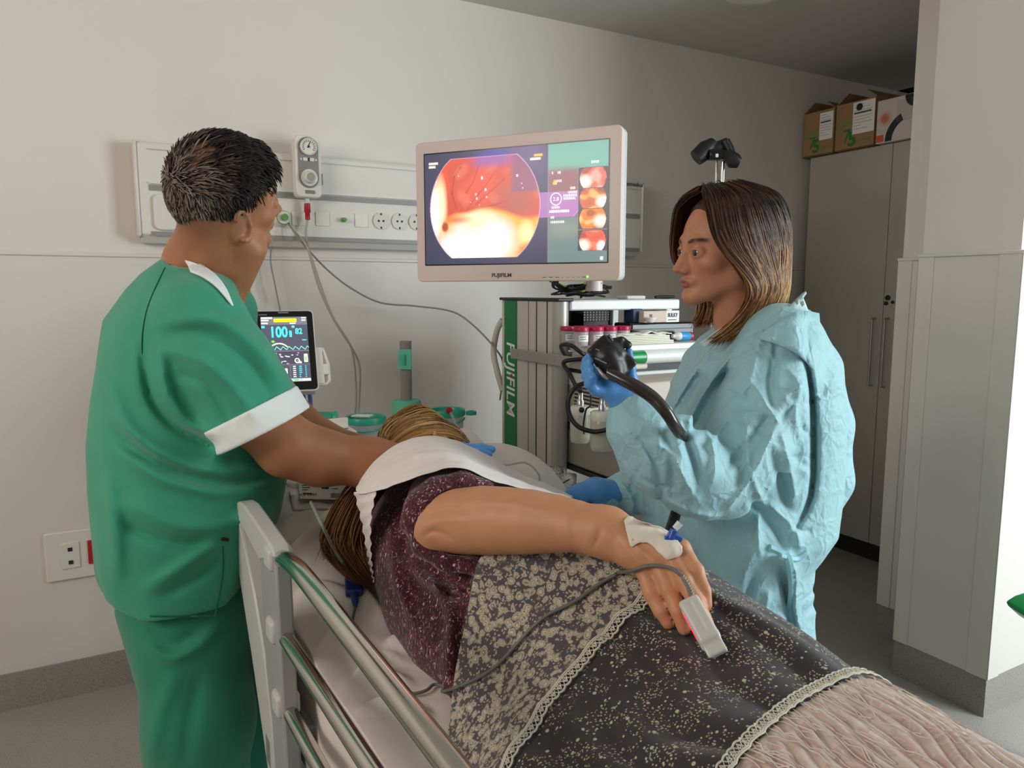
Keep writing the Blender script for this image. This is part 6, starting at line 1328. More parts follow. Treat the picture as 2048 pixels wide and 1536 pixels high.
# ================================================================== patient lying on her side
pat = empty('person', BP(-.2, .38, .82), 'patient in a burgundy sweater and floral skirt lying on the stretcher', 'person')
PHc = P(862, 921, 1.64); pf_ = nrm(BN - ZZ*.10); pu_ = nrm(BE*.86 + ZZ*.5); pr_ = np.cross(pf_, pu_); pu_ = np.cross(pr_, pf_); PHR = np.stack([pf_, pr_, pu_]); PHS = 1.0
fore = [(884, 1046, 1.215, 57), (920, 1042, 1.19, 65), (965, 1040, 1.16, 68), (1010, 1041, 1.135, 67), (1060, 1043, 1.11, 64), (1110, 1047, 1.09, 58), (1150, 1052, 1.07, 52), (1185, 1058, 1.055, 46), (1212, 1064, 1.05, 43)]
pw = P(1215, 1066, 1.045)
pk_ = [P(1287, 1138, 1.000), P(1312, 1124, .990), P(1341, 1112, .985), P(1362, 1098, .992)]
pfg = [[P(1303, 1184, .978), P(1322, 1222, .966), P(1336, 1246, .962)], [P(1338, 1176, .965), P(1356, 1222, .950), P(1368, 1258, .945)], [P(1368, 1162, .955), P(1394, 1206, .935), P(1415, 1250, .925)], [P(1390, 1142, .965), P(1406, 1180, .950), P(1411, 1210, .945)]]
def phand(X):
    d = hand_sdf(X, pw, pk_, pfg, [P(1250, 1095, 1.06), P(1290, 1140, 1.06), P(1325, 1165, 1.05), P(1345, 1180, 1.04)], rw=.046, rf=.0108, k=.014)
    d = smin(d, ell(X, P(1284, 1098, 1.018), (.034, .030, .020)), .014)
    for kn, fg in zip(pk_, pfg): d = smin(d, ell(X, kn+UP*.003-FW*.004, (.010, .010, .010)), .008); d = smin(d, ell(X, fg[0]-FW*.001, (.0106, .0106, .0106)), .004)
    return d - .0006*wob(X, 150, 1) - fold(X, [(.0028, 5, [(1238, 1078), (1265, 1110), (1290, 1138)]), (.0028, 5, [(1245, 1072), (1280, 1100), (1312, 1126)]), (.0022, 5, [(1262, 1068), (1300, 1090), (1340, 1112)]), (-.0014, 2.5, [(1296, 1176), (1304, 1182), (1313, 1180)]), (-.0014, 2.5, [(1328, 1170), (1338, 1176), (1347, 1172)]), (-.0015, 2.5, [(1298, 1170), (1306, 1175), (1312, 1173)]), (-.0015, 2.5, [(1330, 1164), (1338, 1169), (1345, 1166)])])
def pbody(X):
    d = head_sdf(X, PHc, PHR, PHS, fem=True)
    d = smin(d, sk(X, [(880, 940, 1.58, 52), (905, 985, 1.48, 55)], .02), .02)
    arm = sk(X, [(925, 1000, 1.40, 52), (900, 1015, 1.30, 54), (876, 1048, 1.215, 53)], .02); fa = sk(X, fore, .0005)
    d = smin(d, arm, .03); d = smin(d, smin(arm, fa, .02), .004); d = smin(d, ell(X, P(862, 1062, 1.20), (.030, .035, .034)), .02)
    d = smin(d, phand(X), .022)
    d = d - fold(X, [(-.003, 5, [(846, 1072), (872, 1062), (905, 1078)]), (.003, 9, [(852, 1052), (880, 1042), (930, 1040)]), (-.0025, 6, [(860, 1030), (890, 1018), (940, 1022)]), (-.0028, 5, [(1186, 1092), (1196, 1078), (1200, 1060)]), (.0025, 8, [(900, 1005), (1000, 1002), (1100, 1020)])])
    d = smin(d, sk(X, [(925, 1090, 1.48, 120), (1000, 1200, 1.36, 110), (1090, 1290, 1.22, 110), (1230, 1330, 1.15, 110)], .05), .03)
    d = smin(d, sk(X, [(1230, 1330, 1.15, 100), (1500, 1450, 1.0, 70)], .03), .03)
    return above_bed(X, d)
def pcol(v):
    c = face_col(v, PHc, PHR, PHS, 'c48c68', 'b06a60', brow='5a4030')
    for kn, fg in zip(pk_, pfg):
        c = mixc(c, blob(v, fg[0], (.010,)*3, 1)*.30, 'b06a50'); c = mixc(c, blob(v, kn, (.012,)*3, 1)*.2, 'b87458'); c = mixc(c, blob(v, fg[2], (.012,)*3, 1)*.30, 'c47a62')
    return mixc(c, blob(v, P(862, 1060, 1.17), (.03, .03, .03), 1)*.35, 'a8684e')
lo, hi = bbox([(760, 850, 1.75), (1440, 1000, 1.2), (820, 1150, 1.15), (1400, 1280, .9), (1530, 1500, .88), (1000, 1300, 1.4)], .06)
sdf_obj('body', pbody, lo, hi, .0030, M_skin, pat, color=pcol)
# finger nails
M_nail = mat('nail', 'd3a28c', 0.25, coat=.3)
for fg in pfg[:2]:
    a, b_ = fg[1], fg[2]; ax_ = nrm(b_-a); up_ = nrm(-FW*.6+UP*.9 - ax_*float((-FW*.6+UP*.9) @ ax_)); sd_ = np.cross(ax_, up_); c = b_ + ax_*.001 + up_*.0062
    rows = [[c + ax_*(x-.5)*.011 + sd_*y*.0052 - up_*(abs(y)**2*.0028 + max(0, x-.5)*.003) for y in np.linspace(-1, 1, 7)] for x in np.linspace(0, 1, 6)]
    MB().grid(rows).build('nail', M_nail, pat, smooth=True, solid=.0008)
# hair: blonde brown, swept back over the head and spilling down onto the sheet
def phair_base(X):
    q = ((X - PHc.astype(np.float32)) @ PHR.T.astype(np.float32)); cap = ell(q, (-.016, 0, .010), (.094, .080, .094)); cap = smax(cap, -ell(q, (.085, .02, -.06), (.075, .13, .115)), .01)
    t = sk(X, [(800, 950, 1.64, 46), (752, 985, 1.60, 38), (722, 1030, 1.54, 32), (716, 1085, 1.48, 28), (742, 1130, 1.44, 24)], .02); return above_bed(X, smin(cap, t, .03))
sdf_obj('hair_mass', phair_base, *bbox([(640, 820, 1.75), (960, 900, 1.5), (650, 1180, 1.4)], .06), .006, mat('hair_base_blonde', '60442a', .55), pat)
rnd = np.random.RandomState(12); paths = []; rad = []; cols = []; kd, km, kl, kx = [np.array(lin(x)) for x in ('5a3d22', '8a6236', 'b98a52', 'd9b278')]
for _ in range(3400):
    r0 = rnd.uniform(-.02, .080); a = rnd.uniform(-.5, 2.2)                       # start along the face hairline, end behind the head
    f0 = .070*math.cos(a*.55)-.008; u0 = .018+.080*math.sin(np.clip(a*.8+.35, 0, 1.5)); sc = 1.03+.10*rnd.rand()
    p0 = np.array([f0, math.sqrt(max(.0004, 1-((f0+.012)/.102)**2-((u0-.008)/.10)**2))*.078 if rnd.rand() < .8 else r0, u0])
    p0 = p0/np.linalg.norm(p0/np.array([.102, .084, .1]))*1.0 if True else p0
    sw = .02*rnd.normal()
    p1 = np.array([f0*.45-.03, p0[1]*.95+.014, u0*.85+.01+sw*.2])*sc; p2 = np.array([-.085, p0[1]*.75+.004, u0*.55+sw*.4])*sc; p3 = np.array([-.122, .012+p0[1]*.3, u0*.1-.02+sw*.5])
    g3 = [PHc + p @ PHR for p in (p0*1.01, p1, p2, p3)]
    e = rnd.rand(); o_ = rnd.normal(size=3)*np.array([.014, .014, .006])
    tail = [P(748+34*e, 945+10*e, 1.605)+o_*.6, P(716+34*e, 990, 1.56)+o_*.9, P(698+26*e-6*rnd.rand(), 1038, 1.50)+o_, P(682+30*e, 1085, 1.45)+o_, P(700+34*e, 1130, 1.41)+o_*.7, P(730+26*e, 1160, 1.395)+o_*.6]
    if rnd.rand() < .25: tail = tail[:4] + [P(672+20*e, 1110, 1.44)+o_]
    paths.append(g3+tail); rad.append(.0014*(.6+.8*rnd.rand())); g = rnd.rand(); cols.append(((kx if g < .12 else kl if g < .42 else km if g < .8 else kd)*(.75+.4*rnd.rand()), (kd if g < .7 else km)*(.6+.4*rnd.rand())))
for _ in range(1500):                                             # side hair swept back above the ear
    u0 = rnd.uniform(-.012, .085); f0 = .060-.25*max(0, u0-.05)+rnd.normal()*.006; o_ = 1.04+.08*rnd.rand(); e = rnd.rand()
    def on_(f, u, w=1.0): return np.array([f, .079*math.sqrt(max(.03, 1-((f+.012)/.104)**2-((u-.008)/.102)**2))*w, u])*o_
    pts = [on_(f0, u0), on_(f0*.3-.01, u0+.006+.006*math.sin(e*6)), on_(-.055, u0*.9), on_(-.095, u0*.6-.01), np.array([-.125, .02+.02*e, u0*.3-.03])]
    w = [PHc + p @ PHR for p in pts] + [P(760-40*e, 965+30*e, 1.60)+rnd.normal(size=3)*.01]
    paths.append(w); rad.append(.0013*(.6+.8*rnd.rand())); g = rnd.rand(); cols.append(((kx if g < .15 else kl if g < .5 else km if g < .85 else kd)*(.75+.4*rnd.rand()), km*.8))
strands('hair', paths, rad, M_hair, pat, cols, n=4)
# sweater
def swe_axis(X): return sk(X, [(912, 1090, 1.46, 178), (958, 1175, 1.38, 186), (1008, 1262, 1.30, 186), (1066, 1350, 1.21, 184), (1120, 1430, 1.15, 172)], .02)
def sweater(X):
    d = swe_axis(X); d = smin(d, sk(X, [(930, 1000, 1.40, 82), (905, 1018, 1.30, 88), (893, 1040, 1.235, 84)], .02), .02)
    e1 = P(905, 1040, 1.235); nn = nrm(P(874, 1060, 1.19)-P(925, 1000, 1.36)).astype(np.float32)
    ring = np.abs(cone(X, P(915, 1015, 1.30), P(893, 1044, 1.215), .074, .070))-.012
    d = smin(d, chain(X, [P(973, 978, 1.22), P(925, 966, 1.22), P(872, 978, 1.22), P(838, 1010, 1.21), P(828, 1050, 1.20), P(846, 1090, 1.19), P(890, 1122, 1.18), P(950, 1130, 1.17)], [.014, .018, .019, .019, .018, .018, .017, .012], .01), .02)
    w = .004*wob(X, 22, .9) - fold(X, [(.012, 10, [(800, 1120), (870, 1170), (930, 1180)]), (-.016, 10, [(930, 1230), (925, 1300), (905, 1370)]), (.012, 10, [(850, 1150), (900, 1220), (890, 1330)]), (-.010, 9, [(810, 1060), (815, 1130), (850, 1190)]), (.012, 9, [(960, 1130), (945, 1220), (930, 1300)]), (.010, 10, [(780, 1050), (790, 1150), (830, 1250)]), (-.010, 8, [(880, 1150), (900, 1190), (950, 1190)])])
    d = d + w
    hole = cone(X, P(870, 1050, 1.21), P(800, 1150, 1.0), .058, .075); d = smax(d, -pbody_arm(X)-.0, .002)
    return above_bed(X, d)
def pbody_arm(X): return sk(X, fore, .0005) - .002
ksw = lambda X: sweater(X) + .0012*np.sin(X[:, 0]*520+6*X[:, 2])*np.sin(X[:, 2]*430) + .0008*np.sin(X[:, 1]*600)
M_sw = mat('sweater', '4a1424', 0.9, sheen=.3); nt = M_sw.node_tree; N = nt.nodes; L_ = nt.links; b_ = N['Principled BSDF']
tc_ = N.new('ShaderNodeTexCoord'); mp = N.new('ShaderNodeMapping'); mp.inputs['Scale'].default_value = (1, 1, .45); L_.new(tc_.outputs['Object'], mp.inputs[0])
n1 = N.new('ShaderNodeTexNoise'); n1.inputs['Scale'].default_value = 240; n1.inputs['Detail'].default_value = 2; n1.inputs['Distortion'].default_value = 1.2; L_.new(mp.outputs[0], n1.inputs['Vector'])
cr = N.new('ShaderNodeValToRGB'); e = cr.color_ramp.elements; e[0].position = .40; e[0].color = (*lin('2a0c16'), 1); e[1].position = .56; e[1].color = (*lin('5c1a30'), 1); x = e.new(.63); x.color = (*lin('6e2a3e'), 1); x = e.new(.675); x.color = (*lin('d8c0c0'), 1)
L_.new(n1.outputs['Fac'], cr.inputs[0]); L_.new(cr.outputs[0], b_.inputs['Base Color'])
v1 = N.new('ShaderNodeTexNoise'); v1.inputs['Scale'].default_value = 260; L_.new(mp.outputs[0], v1.inputs['Vector']); bp = N.new('ShaderNodeBump'); bp.inputs['Strength'].default_value = .9; bp.inputs['Distance'].default_value = .003; L_.new(v1.outputs['Fac'], bp.inputs['Height']); L_.new(bp.outputs[0], b_.inputs['Normal'])
lo, hi = bbox([(700, 960, 1.6), (1000, 930, 1.2), (900, 1480, 1.0), (1300, 1480, 1.0), (1100, 1000, 1.6), (900, 1500, 1.2)], .05)
sdf_obj('sweater', sweater, lo, hi, .0045, M_sw, pat)
# ---- skirt: three tiers lofted over hips and thighs
def loft(name, rows, m, parent, nu=14, nv=12, disp=None, solid=.0025, ends=(0, None)):
    R = [np.array(smooth_path([P(*q) for q in r], nv)) for r in rows]; nc = min(len(r) for r in R); R = [r[:nc] for r in R]
    grid = np.array([smooth_path([r[j] for r in R], nu) for j in range(nc)])            # nc x nrow x 3
    g = grid.transpose(1, 0, 2).copy(); du = np.gradient(g, axis=0); dv = np.gradient(g, axis=1); nn = np.cross(du, dv); nn /= np.linalg.norm(nn, axis=2)[..., None]+1e-9
    tc = CAM - g; flip = np.sign((nn*tc).sum(2).mean()); nn *= flip
    a = np.linspace(0, 1, g.shape[0])[:, None]*np.ones((1, g.shape[1])); b = np.linspace(0, 1, g.shape[1])[None]*np.ones((g.shape[0], 1))
    if disp is not None: g = g + nn*disp(a, b, g)[..., None]
    ni, nj = g.shape[:2]; i, j = np.meshgrid(np.arange(ni-1), np.arange(nj-1), indexing='ij'); k = (i*nj+j).ravel(); q = np.stack([k, k+1, k+nj+1, k+nj], 1)
    if flip > 0: q = q[:, ::-1]
    me = np_mesh(name, g.reshape(-1, 3), q); o = link(name, me, m, parent, smooth=True, solid=solid); return o, g
sA = [(930, 1620, .93), (892, 1500, .99), (898, 1430, 1.045), (920, 1290, 1.10), (944, 1175, 1.13), (962, 1112, 1.145), (1010, 1082, 1.18), (1080, 1090, 1.30), (1140, 1180, 1.42), (1160, 1280, 1.46)]
sB = [(965, 1650, .88), (950, 1560, .92), (980, 1440, .98), (1045, 1300, 1.04), (1110, 1195, 1.075), (1160, 1135, 1.09), (1210, 1096, 1.11), (1270, 1110, 1.21), (1310, 1190, 1.32), (1320, 1290, 1.36)]
sC = [(985, 1720, .80), (960, 1620, .83), (1010, 1530, .865), (1095, 1400, .925), (1195, 1284, .985), (1275, 1205, 1.02), (1345, 1148, 1.035), (1420, 1150, 1.10), (1465, 1220, 1.19), (1480, 1330, 1.24)]
sD = [(1080, 1850, .70), (1110, 1720, .72), (1170, 1610, .75), (1260, 1500, .80), (1360, 1380, .86), (1450, 1300, .905), (1540, 1245, .94), (1610, 1282, 1.02), (1630, 1370, 1.08), (1640, 1450, 1.12)]
sE = [(1260, 1950, .62), (1330, 1820, .64), (1400, 1680, .665), (1470, 1545, .70), (1560, 1452, .76), (1640, 1402, .805), (1722, 1368, .845), (1790, 1410, .91), (1810, 1480, .95), (1820, 1560, .98)]
sF = [(1560, 2250, .54), (1640, 2080, .55), (1730, 1930, .56), (1820, 1800, .58), (1900, 1700, .61), (1980, 1620, .64), (2060, 1572, .67), (2140, 1600, .71), (2170, 1660, .74), (2180, 1740, .76)]
def dis_up(a, b, g): w = wob(g.reshape(-1, 3), 18, 1.2).reshape(a.shape); return .003*w + .004*np.sin(b*30+4*a+2*w)*(b > .15)*(b < .8)*.5
def dis_low(a, b, g): w = wob(g.reshape(-1, 3), 12, 2.2).reshape(a.shape); return .0025*w + (.0035+.007*a)*np.abs(np.sin(b*34+2.2*a+1.6*w)) - .004*a + .002*np.sin(b*90+3*w)*(1-a)
def dis_hem(a, b, g): w = wob(g.reshape(-1, 3), 22, 3.2).reshape(a.shape); return .006 + (.0015+.0035*np.minimum(a*4, 1))*np.abs(np.sin(b*110+4*w+5*a)) + .003*w
def floral(name, dark, cream, scale, dens, petals=True):
    m = mat(name, dark, 0.75, sheen=.2); nt = m.node_tree; N = nt.nodes; L = nt.links; b = N['Principled BSDF']; tc = N.new('ShaderNodeTexCoord')
    nz = N.new('ShaderNodeTexNoise'); nz.inputs['Scale'].default_value = scale*.9; L.new(tc.outputs['Object'], nz.inputs['Vector'])
    mx = N.new('ShaderNodeMix'); mx.data_type = 'VECTOR'; mx.blend_type = 'MIX' if hasattr(mx, 'blend_type') else None
    ad = N.new('ShaderNodeVectorMath'); ad.operation = 'MULTIPLY_ADD'; L.new(nz.outputs['Color'], ad.inputs[0]); ad.inputs[1].default_value = (.9/scale,)*3; L.new(tc.outputs['Object'], ad.inputs[2])
    def vor(sc, feat='F1'): v = N.new('ShaderNodeTexVoronoi'); v.feature = feat; v.inputs['Scale'].default_value = sc; L.new(ad.outputs[0] if petals else tc.outputs['Object'], v.inputs['Vector']); return v
    def ramp(src, stops):
        r = N.new('ShaderNodeValToRGB'); e = r.color_ramp.elements; e[0].position = stops[0][0]; e[0].color = (stops[0][1],)*3+(1,); e[1].position = stops[1][0]; e[1].color = (stops[1][1],)*3+(1,)
        for p_, v_ in stops[2:]: x = e.new(p_); x.color = (v_,)*3+(1,)
        L.new(src, r.inputs[0]); return r.outputs[0]
    def mth(op, a, b2=None, val=None):
        n = N.new('ShaderNodeMath'); n.operation = op; L.new(a, n.inputs[0])
        if b2 is not None: L.new(b2, n.inputs[1])
        elif val is not None: n.inputs[1].default_value = val
        n.use_clamp = True; return n.outputs[0]
    if petals:
        v1 = vor(scale); big = ramp(v1.outputs['Distance'], [(.0, .5), (.10, .1), (.14, 1), (.26, .9), (.33, .08), (.38, .85), (.50, .5), (.58, 0)])
        v2 = vor(scale*2.3); sm = ramp(v2.outputs['Distance'], [(.08, 0), (.14, .9), (.30, .85), (.38, 0)])
        g = N.new('ShaderNodeTexNoise'); g.inputs['Scale'].default_value = scale*.45; L.new(tc.outputs['Object'], g.inputs['Vector']); gm = ramp(g.outputs['Fac'], [(.33, 0), (.39, 1)])
        fac = mth('MULTIPLY', mth('MAXIMUM', big, mth('MULTIPLY', sm, val=.85)), gm)
        g2 = ramp(v2.outputs['Distance'], [(.0, .9), (.16, .6), (.20, 0)]); inv = mth('SUBTRACT', gm, val=1.0); n3 = N.new('ShaderNodeMath'); n3.operation = 'SUBTRACT'; n3.inputs[0].default_value = 1; L.new(gm, n3.inputs[1])
        fac = mth('MAXIMUM', fac, mth('MULTIPLY', g2, n3.outputs[0]))
    else:
        v1 = vor(scale*1.1); d1 = ramp(v1.outputs['Distance'], [(.0, 1), (.15, .9), (.20, 0)]); g = N.new('ShaderNodeTexNoise'); g.inputs['Scale'].default_value = scale*.3; L.new(tc.outputs['Object'], g.inputs['Vector']); gm = ramp(g.outputs['Fac'], [(.47, 0), (.52, 1)])
        v2 = vor(scale*2.6); d2 = ramp(v2.outputs['Distance'], [(.10, .0), (.16, .8), (.30, .7), (.34, 0)]); v3 = vor(scale*.55); d3 = ramp(v3.outputs['Distance'], [(0, .9), (.12, .85), (.15, 0)])
        fac = mth('MAXIMUM', mth('MULTIPLY', d1, val=.9), mth('MULTIPLY', d2, gm)); fac = mth('MAXIMUM', fac, d3)
    fac = mth('MULTIPLY', fac, val=dens); cm = N.new('ShaderNodeMix'); cm.data_type = 'RGBA'; cm.inputs[6].default_value = (*lin(dark), 1); cm.inputs[7].default_value = (*lin(cream), 1); L.new(fac, cm.inputs[0]); L.new(cm.outputs[2], b.inputs['Base Color']); return m
M_fl1 = floral('skirt_floral', '4c454a', 'c8bfa6', 84, .95); M_fl2 = floral('skirt_dots', '292629', 'c8c0a0', 100, .95, petals=False)
oU, gU = loft('skirt_upper_tier', [sA, [tuple((np.array(x)+np.array(y))/2) for x, y in zip(sA, sB)], sB, sC], M_fl1, pat, disp=dis_up)
oL, gL = loft('skirt_lower_tier', [sC, sD, sE], M_fl2, pat, nu=22, nv=16, disp=dis_low)
# petticoat hem: pale pink tulle over roses
M_tul = floral('rose_tulle', 'cbb8ad', 'a86e64', 30, .45); bt_ = M_tul.node_tree.nodes['Principled BSDF']
oH, gH = loft('petticoat_hem', [sE, [tuple((np.array(x)+np.array(y))/2) for x, y in zip(sE, sF)], sF], M_tul, pat, nu=20, nv=26, disp=dis_hem)
# lace cords: helper lays a lace strip along a grid line
M_lace = mat('lace', 'cfcabb', 0.8)
def lace(name, line, inward, m, w, pitch, up, r=.0011):
    L_ = [0]; line = np.array(line)
    for i in range(1, len(line)): L_.append(L_[-1]+np.linalg.norm(line[i]-line[i-1]))
    tot = L_[-1]; n = int(tot/pitch); at_ = lambda t: np.array([np.interp(t, L_, line[:, c]) for c in range(3)]); iw = lambda t: np.array([np.interp(t, L_, np.array(inward)[:, c]) for c in range(3)]); un_ = lambda t: np.array([np.interp(t, L_, np.array(up)[:, c]) for c in range(3)])
    b = MB(); q = lambda t, s_, h=.002: at_(t) + iw(t)*s_ + un_(t)*h
    b.tube([q(t, 0) for t in np.linspace(0, tot, n*3)], r*1.2, 5); b.tube([q(t, w*.16) for t in np.linspace(0, tot, n*3)], r, 5)
    b.tube([q(t, w*(.86+.16*abs(math.sin(math.pi*t/pitch)))) for t in np.linspace(0, tot, n*6)], r*1.3, 5)
    for ph in (0, 1): b.tube([q(i*pitch/2, w*(.18+.62*((i+ph) % 2))) for i in range(n*2)], r*.9, 4)
    for i in range(n): c = (i+.5)*pitch; b.tube([q(c, w*.40), q(c+pitch*.18, w*.5), q(c, w*.62), q(c-pitch*.18, w*.5), q(c, w*.40)], r*.8, 4)
    return b.build(name, m, pat, smooth=True)
def gline(g, i, di):
    line = g[i]; inw = g[i+di]-g[i]; inw /= np.linalg.norm(inw, axis=1)[:, None]+1e-9; tv = np.gradient(line, axis=0); up = np.cross(tv, inw); up /= np.linalg.norm(up, axis=1)[:, None]+1e-9; s_ = np.sign((up*(CAM-line)).sum(1).mean()); return line, inw, up*s_
ln, iw_, up_l = gline(gL, 0, 2); kk = slice(8, int(len(ln)*.70)); lace('lace_trim', ln[kk]+up_l[kk]*.003, iw_[kk], M_lace, .017, .0125, up_l[kk])
ln, iw_, up_l = gline(gH, 0, 2); kk = slice(20, int(len(ln)*.75)); lace('lace_edge', ln[kk]+up_l[kk]*.004, -iw_[kk], M_lace, .012, .010, up_l[kk], r=.0009)
# tulle gathers: fine pale cords running down the petticoat
b = MB(); rnd = np.random.RandomState(4); ni, nj = gH.shape[:2]; dH = np.gradient(gH, axis=0); vH = np.gradient(gH, axis=1); nH = np.cross(dH, vH); nH /= np.linalg.norm(nH, axis=2)[..., None]+1e-9; nH *= np.sign((nH*(CAM-gH)).sum(2).mean())
for _ in range(120):
    j = rnd.uniform(.06, .74)*nj; i0 = int(rnd.choice([0, 0, rnd.uniform(0, ni*.5)])); ln_ = int(rnd.uniform(.15, .6)*ni); pts = []
    for i in range(i0, min(ni-1, i0+ln_), 2): jj = int(np.clip(j, 0, nj-1)); j += rnd.normal()*.9 + .1; pts.append(gH[i, jj]+nH[i, jj]*.003)
    if len(pts) > 3: b.tube(pts, .00055*rnd.uniform(.7, 1.7), 4)
b.build('tulle_gathers', mat('tulle', 'd8ccc4', .7), pat, smooth=True)
# ================================================================== things resting on the people and the bed
bpy.context.view_layer.update()
_dg = bpy.context.evaluated_depsgraph_get()
def hit(x, y, lift=.002, fb=1.2):
    r = ray(x, y); n = float(np.linalg.norm(r)); o = CAM + r*.3; ok, loc, nor, idx, ob, mt_ = bpy.context.scene.ray_cast(_dg, Vector([float(q) for q in o]), Vector([float(q) for q in r/n]))
    if not ok: return P(x, y, fb), np.array([0, -1, 0.])
    nor = np.array(nor); nor = nor if nor @ r < 0 else -nor; return np.array(loc) + nor*lift, nor
def hits(pts, lift): return [hit(x, y, lift)[0] for x, y in pts]

# paper drape over the shoulder
M_drape = mat('paper_drape', 'e4dcd8', 0.85, bump=.35, bscale=420, bdist=.0006)
far_ = [(716, 1000, 1.52), (745, 975, 1.56), (790, 945, 1.60), (848, 925, 1.62), (905, 925, 1.64), (965, 945, 1.64), (1035, 975, 1.63), (1095, 1000, 1.60), (1152, 1020, 1.54)]
top_ = [(712, 976, 1.43), (743, 930, 1.46), (788, 893, 1.47), (848, 875, 1.47), (905, 880, 1.49), (962, 905, 1.51), (1032, 943, 1.52), (1092, 968, 1.50), (1146, 992, 1.46)]
mid_ = [(712, 980, 1.38), (750, 944, 1.36), (806, 912, 1.35), (862, 896, 1.34), (912, 900, 1.36), (968, 925, 1.38), (1038, 957, 1.41), (1095, 978, 1.41), (1144, 995, 1.42)]
mi2_ = [(713, 983, 1.35), (756, 962, 1.31), (818, 935, 1.28), (878, 918, 1.265), (922, 920, 1.27), (976, 944, 1.29), (1044, 968, 1.33), (1097, 985, 1.35), (1142, 997, 1.38)]
low_ = [(713, 987, 1.33), (762, 979, 1.27), (828, 955, 1.225), (890, 936, 1.205), (932, 937, 1.21), (984, 960, 1.23), (1048, 977, 1.27), (1098, 992, 1.30), (1140, 999, 1.34)]
rt_ = empty('paper_drape', P(880, 900, 1.42), 'white paper drape spread over the patient shoulder and neck', 'drape')
def ddisp(a, b, g): w = wob(g.reshape(-1, 3), 22, 1.7).reshape(a.shape); return .0015*w + .004*np.exp(-((a-.55-.25*b)/.05)**2)*(b > .3) + .0012*wob(g.reshape(-1, 3), 90, .4).reshape(a.shape)
loft('sheet', [far_, top_, mid_, mi2_, low_], M_drape, rt_, nu=14, nv=12, disp=ddisp, solid=.0012)
fl_l = [(708, 984, 1.36), (722, 1040, 1.37), (733, 1100, 1.38), (741, 1140, 1.385), (747, 1166, 1.38)]; fl_r = [(752, 982, 1.285), (742, 1035, 1.30), (741, 1095, 1.33), (744, 1140, 1.35), (748, 1166, 1.365)]
fl_m = [tuple((np.array(a)+np.array(b))/2 + np.array([0, 0, -.008])) for a, b in zip(fl_l, fl_r)]
loft('hanging_edge', [fl_l, fl_m, fl_r], M_drape, rt_, nu=8, nv=8, disp=lambda a, b, g: .0020*np.sin(b*60+2*a), solid=.0012)

# endoscope held by the woman
M_scope = mat('scope_black', '1b1a1a', 0.38, bump=.1, bscale=400); M_scopeb = mat('scope_brownish', '2b211f', 0.25, coat=.4); M_sgrey = mat('scope_grey', '8f918f', 0.3, metal=.4)
en = empty('endoscope', P(1222, 720, 1.37), 'black endoscope control head with curved tube in the gloved hands', 'endoscope')
def eh(X):
    d = sk(X, [(1203, 702, 1.375, 22), (1214, 716, 1.37, 25), (1226, 738, 1.365, 21), (1234, 752, 1.36, 14)], .01)
    R_ = np.stack([nrm(P(1188, 722, 1.37)-P(1222, 690, 1.37)), nrm(P(1226, 742, 1.37)-P(1204, 700, 1.37)), nrm(FW)]); R_[1] = nrm(R_[1]-R_[0]*(R_[1]@R_[0]))
    d = smin(d, rbox(X, P(1209, 705, 1.372), (.022, .026, .018), R_, .005), .006)
    d = smax(d, -cone(X, P(1180, 712, 1.352), P(1196, 735, 1.350), .004, .003), .004)
    return smin(d, rbox(X, P(1240, 715, 1.375), (.016, .030, .014), R_, .006), .012)
sdf_obj('control_head', eh, *bbox([(1170, 670, 1.32), (1275, 775, 1.42)], .02), .0022, M_scope, en)
def knob(X):
    d = sk(X, [(1228, 684, 1.38, 9), (1243, 684, 1.38, 10), (1256, 690, 1.375, 8)], .004)
    for a in range(5): t = a*1.256; d = smin(d, cone(X, P(1237, 690, 1.372), P(1237+15*math.cos(t), 690+12*math.sin(t), 1.372), .006, .0055), .004)
    return d
sdf_obj('angulation_knob', knob, *bbox([(1210, 668, 1.35), (1270, 712, 1.40)], .01), .0018, M_scope, en)
MB().cyl(P(1222, 682, 1.365), P(1216, 672, 1.36), .0055, .0045, 14).build('valve_button', M_scope, en, smooth=True)
MB().tube([P(1189, 697, 1.356), P(1199, 701, 1.349)], .0010, 6).build('grey_mark', M_sgrey, en, smooth=True)
MB().tube([P(1190, 716, 1.352), P(1213, 727, 1.342)], .0013, 6).build('grey_mark', M_sgrey, en, smooth=True)
MB().tube(smooth_path([P(1194, 735, 1.35), P(1206, 750, 1.343), P(1217, 758, 1.34)], 5), [.002+.0018*math.sin(i*.3) for i in range(11)], 8).build('biopsy_port', M_sgrey, en, smooth=True)
umb = [(1217, 745, 1.345, 10.5), (1240, 757, 1.335, 12), (1270, 772, 1.325, 13.5), (1305, 795, 1.32, 13.5), (1332, 825, 1.31, 12.5), (1350, 853, 1.325, 12), (1364, 874, 1.36, 12), (1374, 896, 1.44, 12)]
pts = smooth_path([P(*u[:3]) for u in umb], 8); rr = np.interp(np.linspace(0, 7, len(pts)), range(8), [u[3]*u[2]/F for u in umb])
MB().tube(pts, list(rr), 20).build('boot_and_light_guide', M_scopeb, en, smooth=True)
MB().tube([P(1216, 738, 1.345), P(1213, 751, 1.343), P(1219, 758, 1.342)], .003, 8).build('boot_ring', M_scope, en, smooth=True)
cable('light_guide_tube', [P(1368, 950, 1.49), P(1362, 990, 1.47), P(1355, 1015, 1.44), P(1346, 1045, 1.40), P(1337, 1075, 1.36), P(1330, 1120, 1.34)], .0105, M_scope, en, n=14)
cable('insertion_tube', [P(985, 930, 1.60), P(1010, 950, 1.61), P(1050, 968, 1.64), P(1085, 978, 1.665), P(1115, 988, 1.672), P(1140, 996, 1.675), P(1165, 1004, 1.69), P(1185, 1016, 1.68), P(1180, 1060, 1.60)], .0058, M_scope, en, n=12)
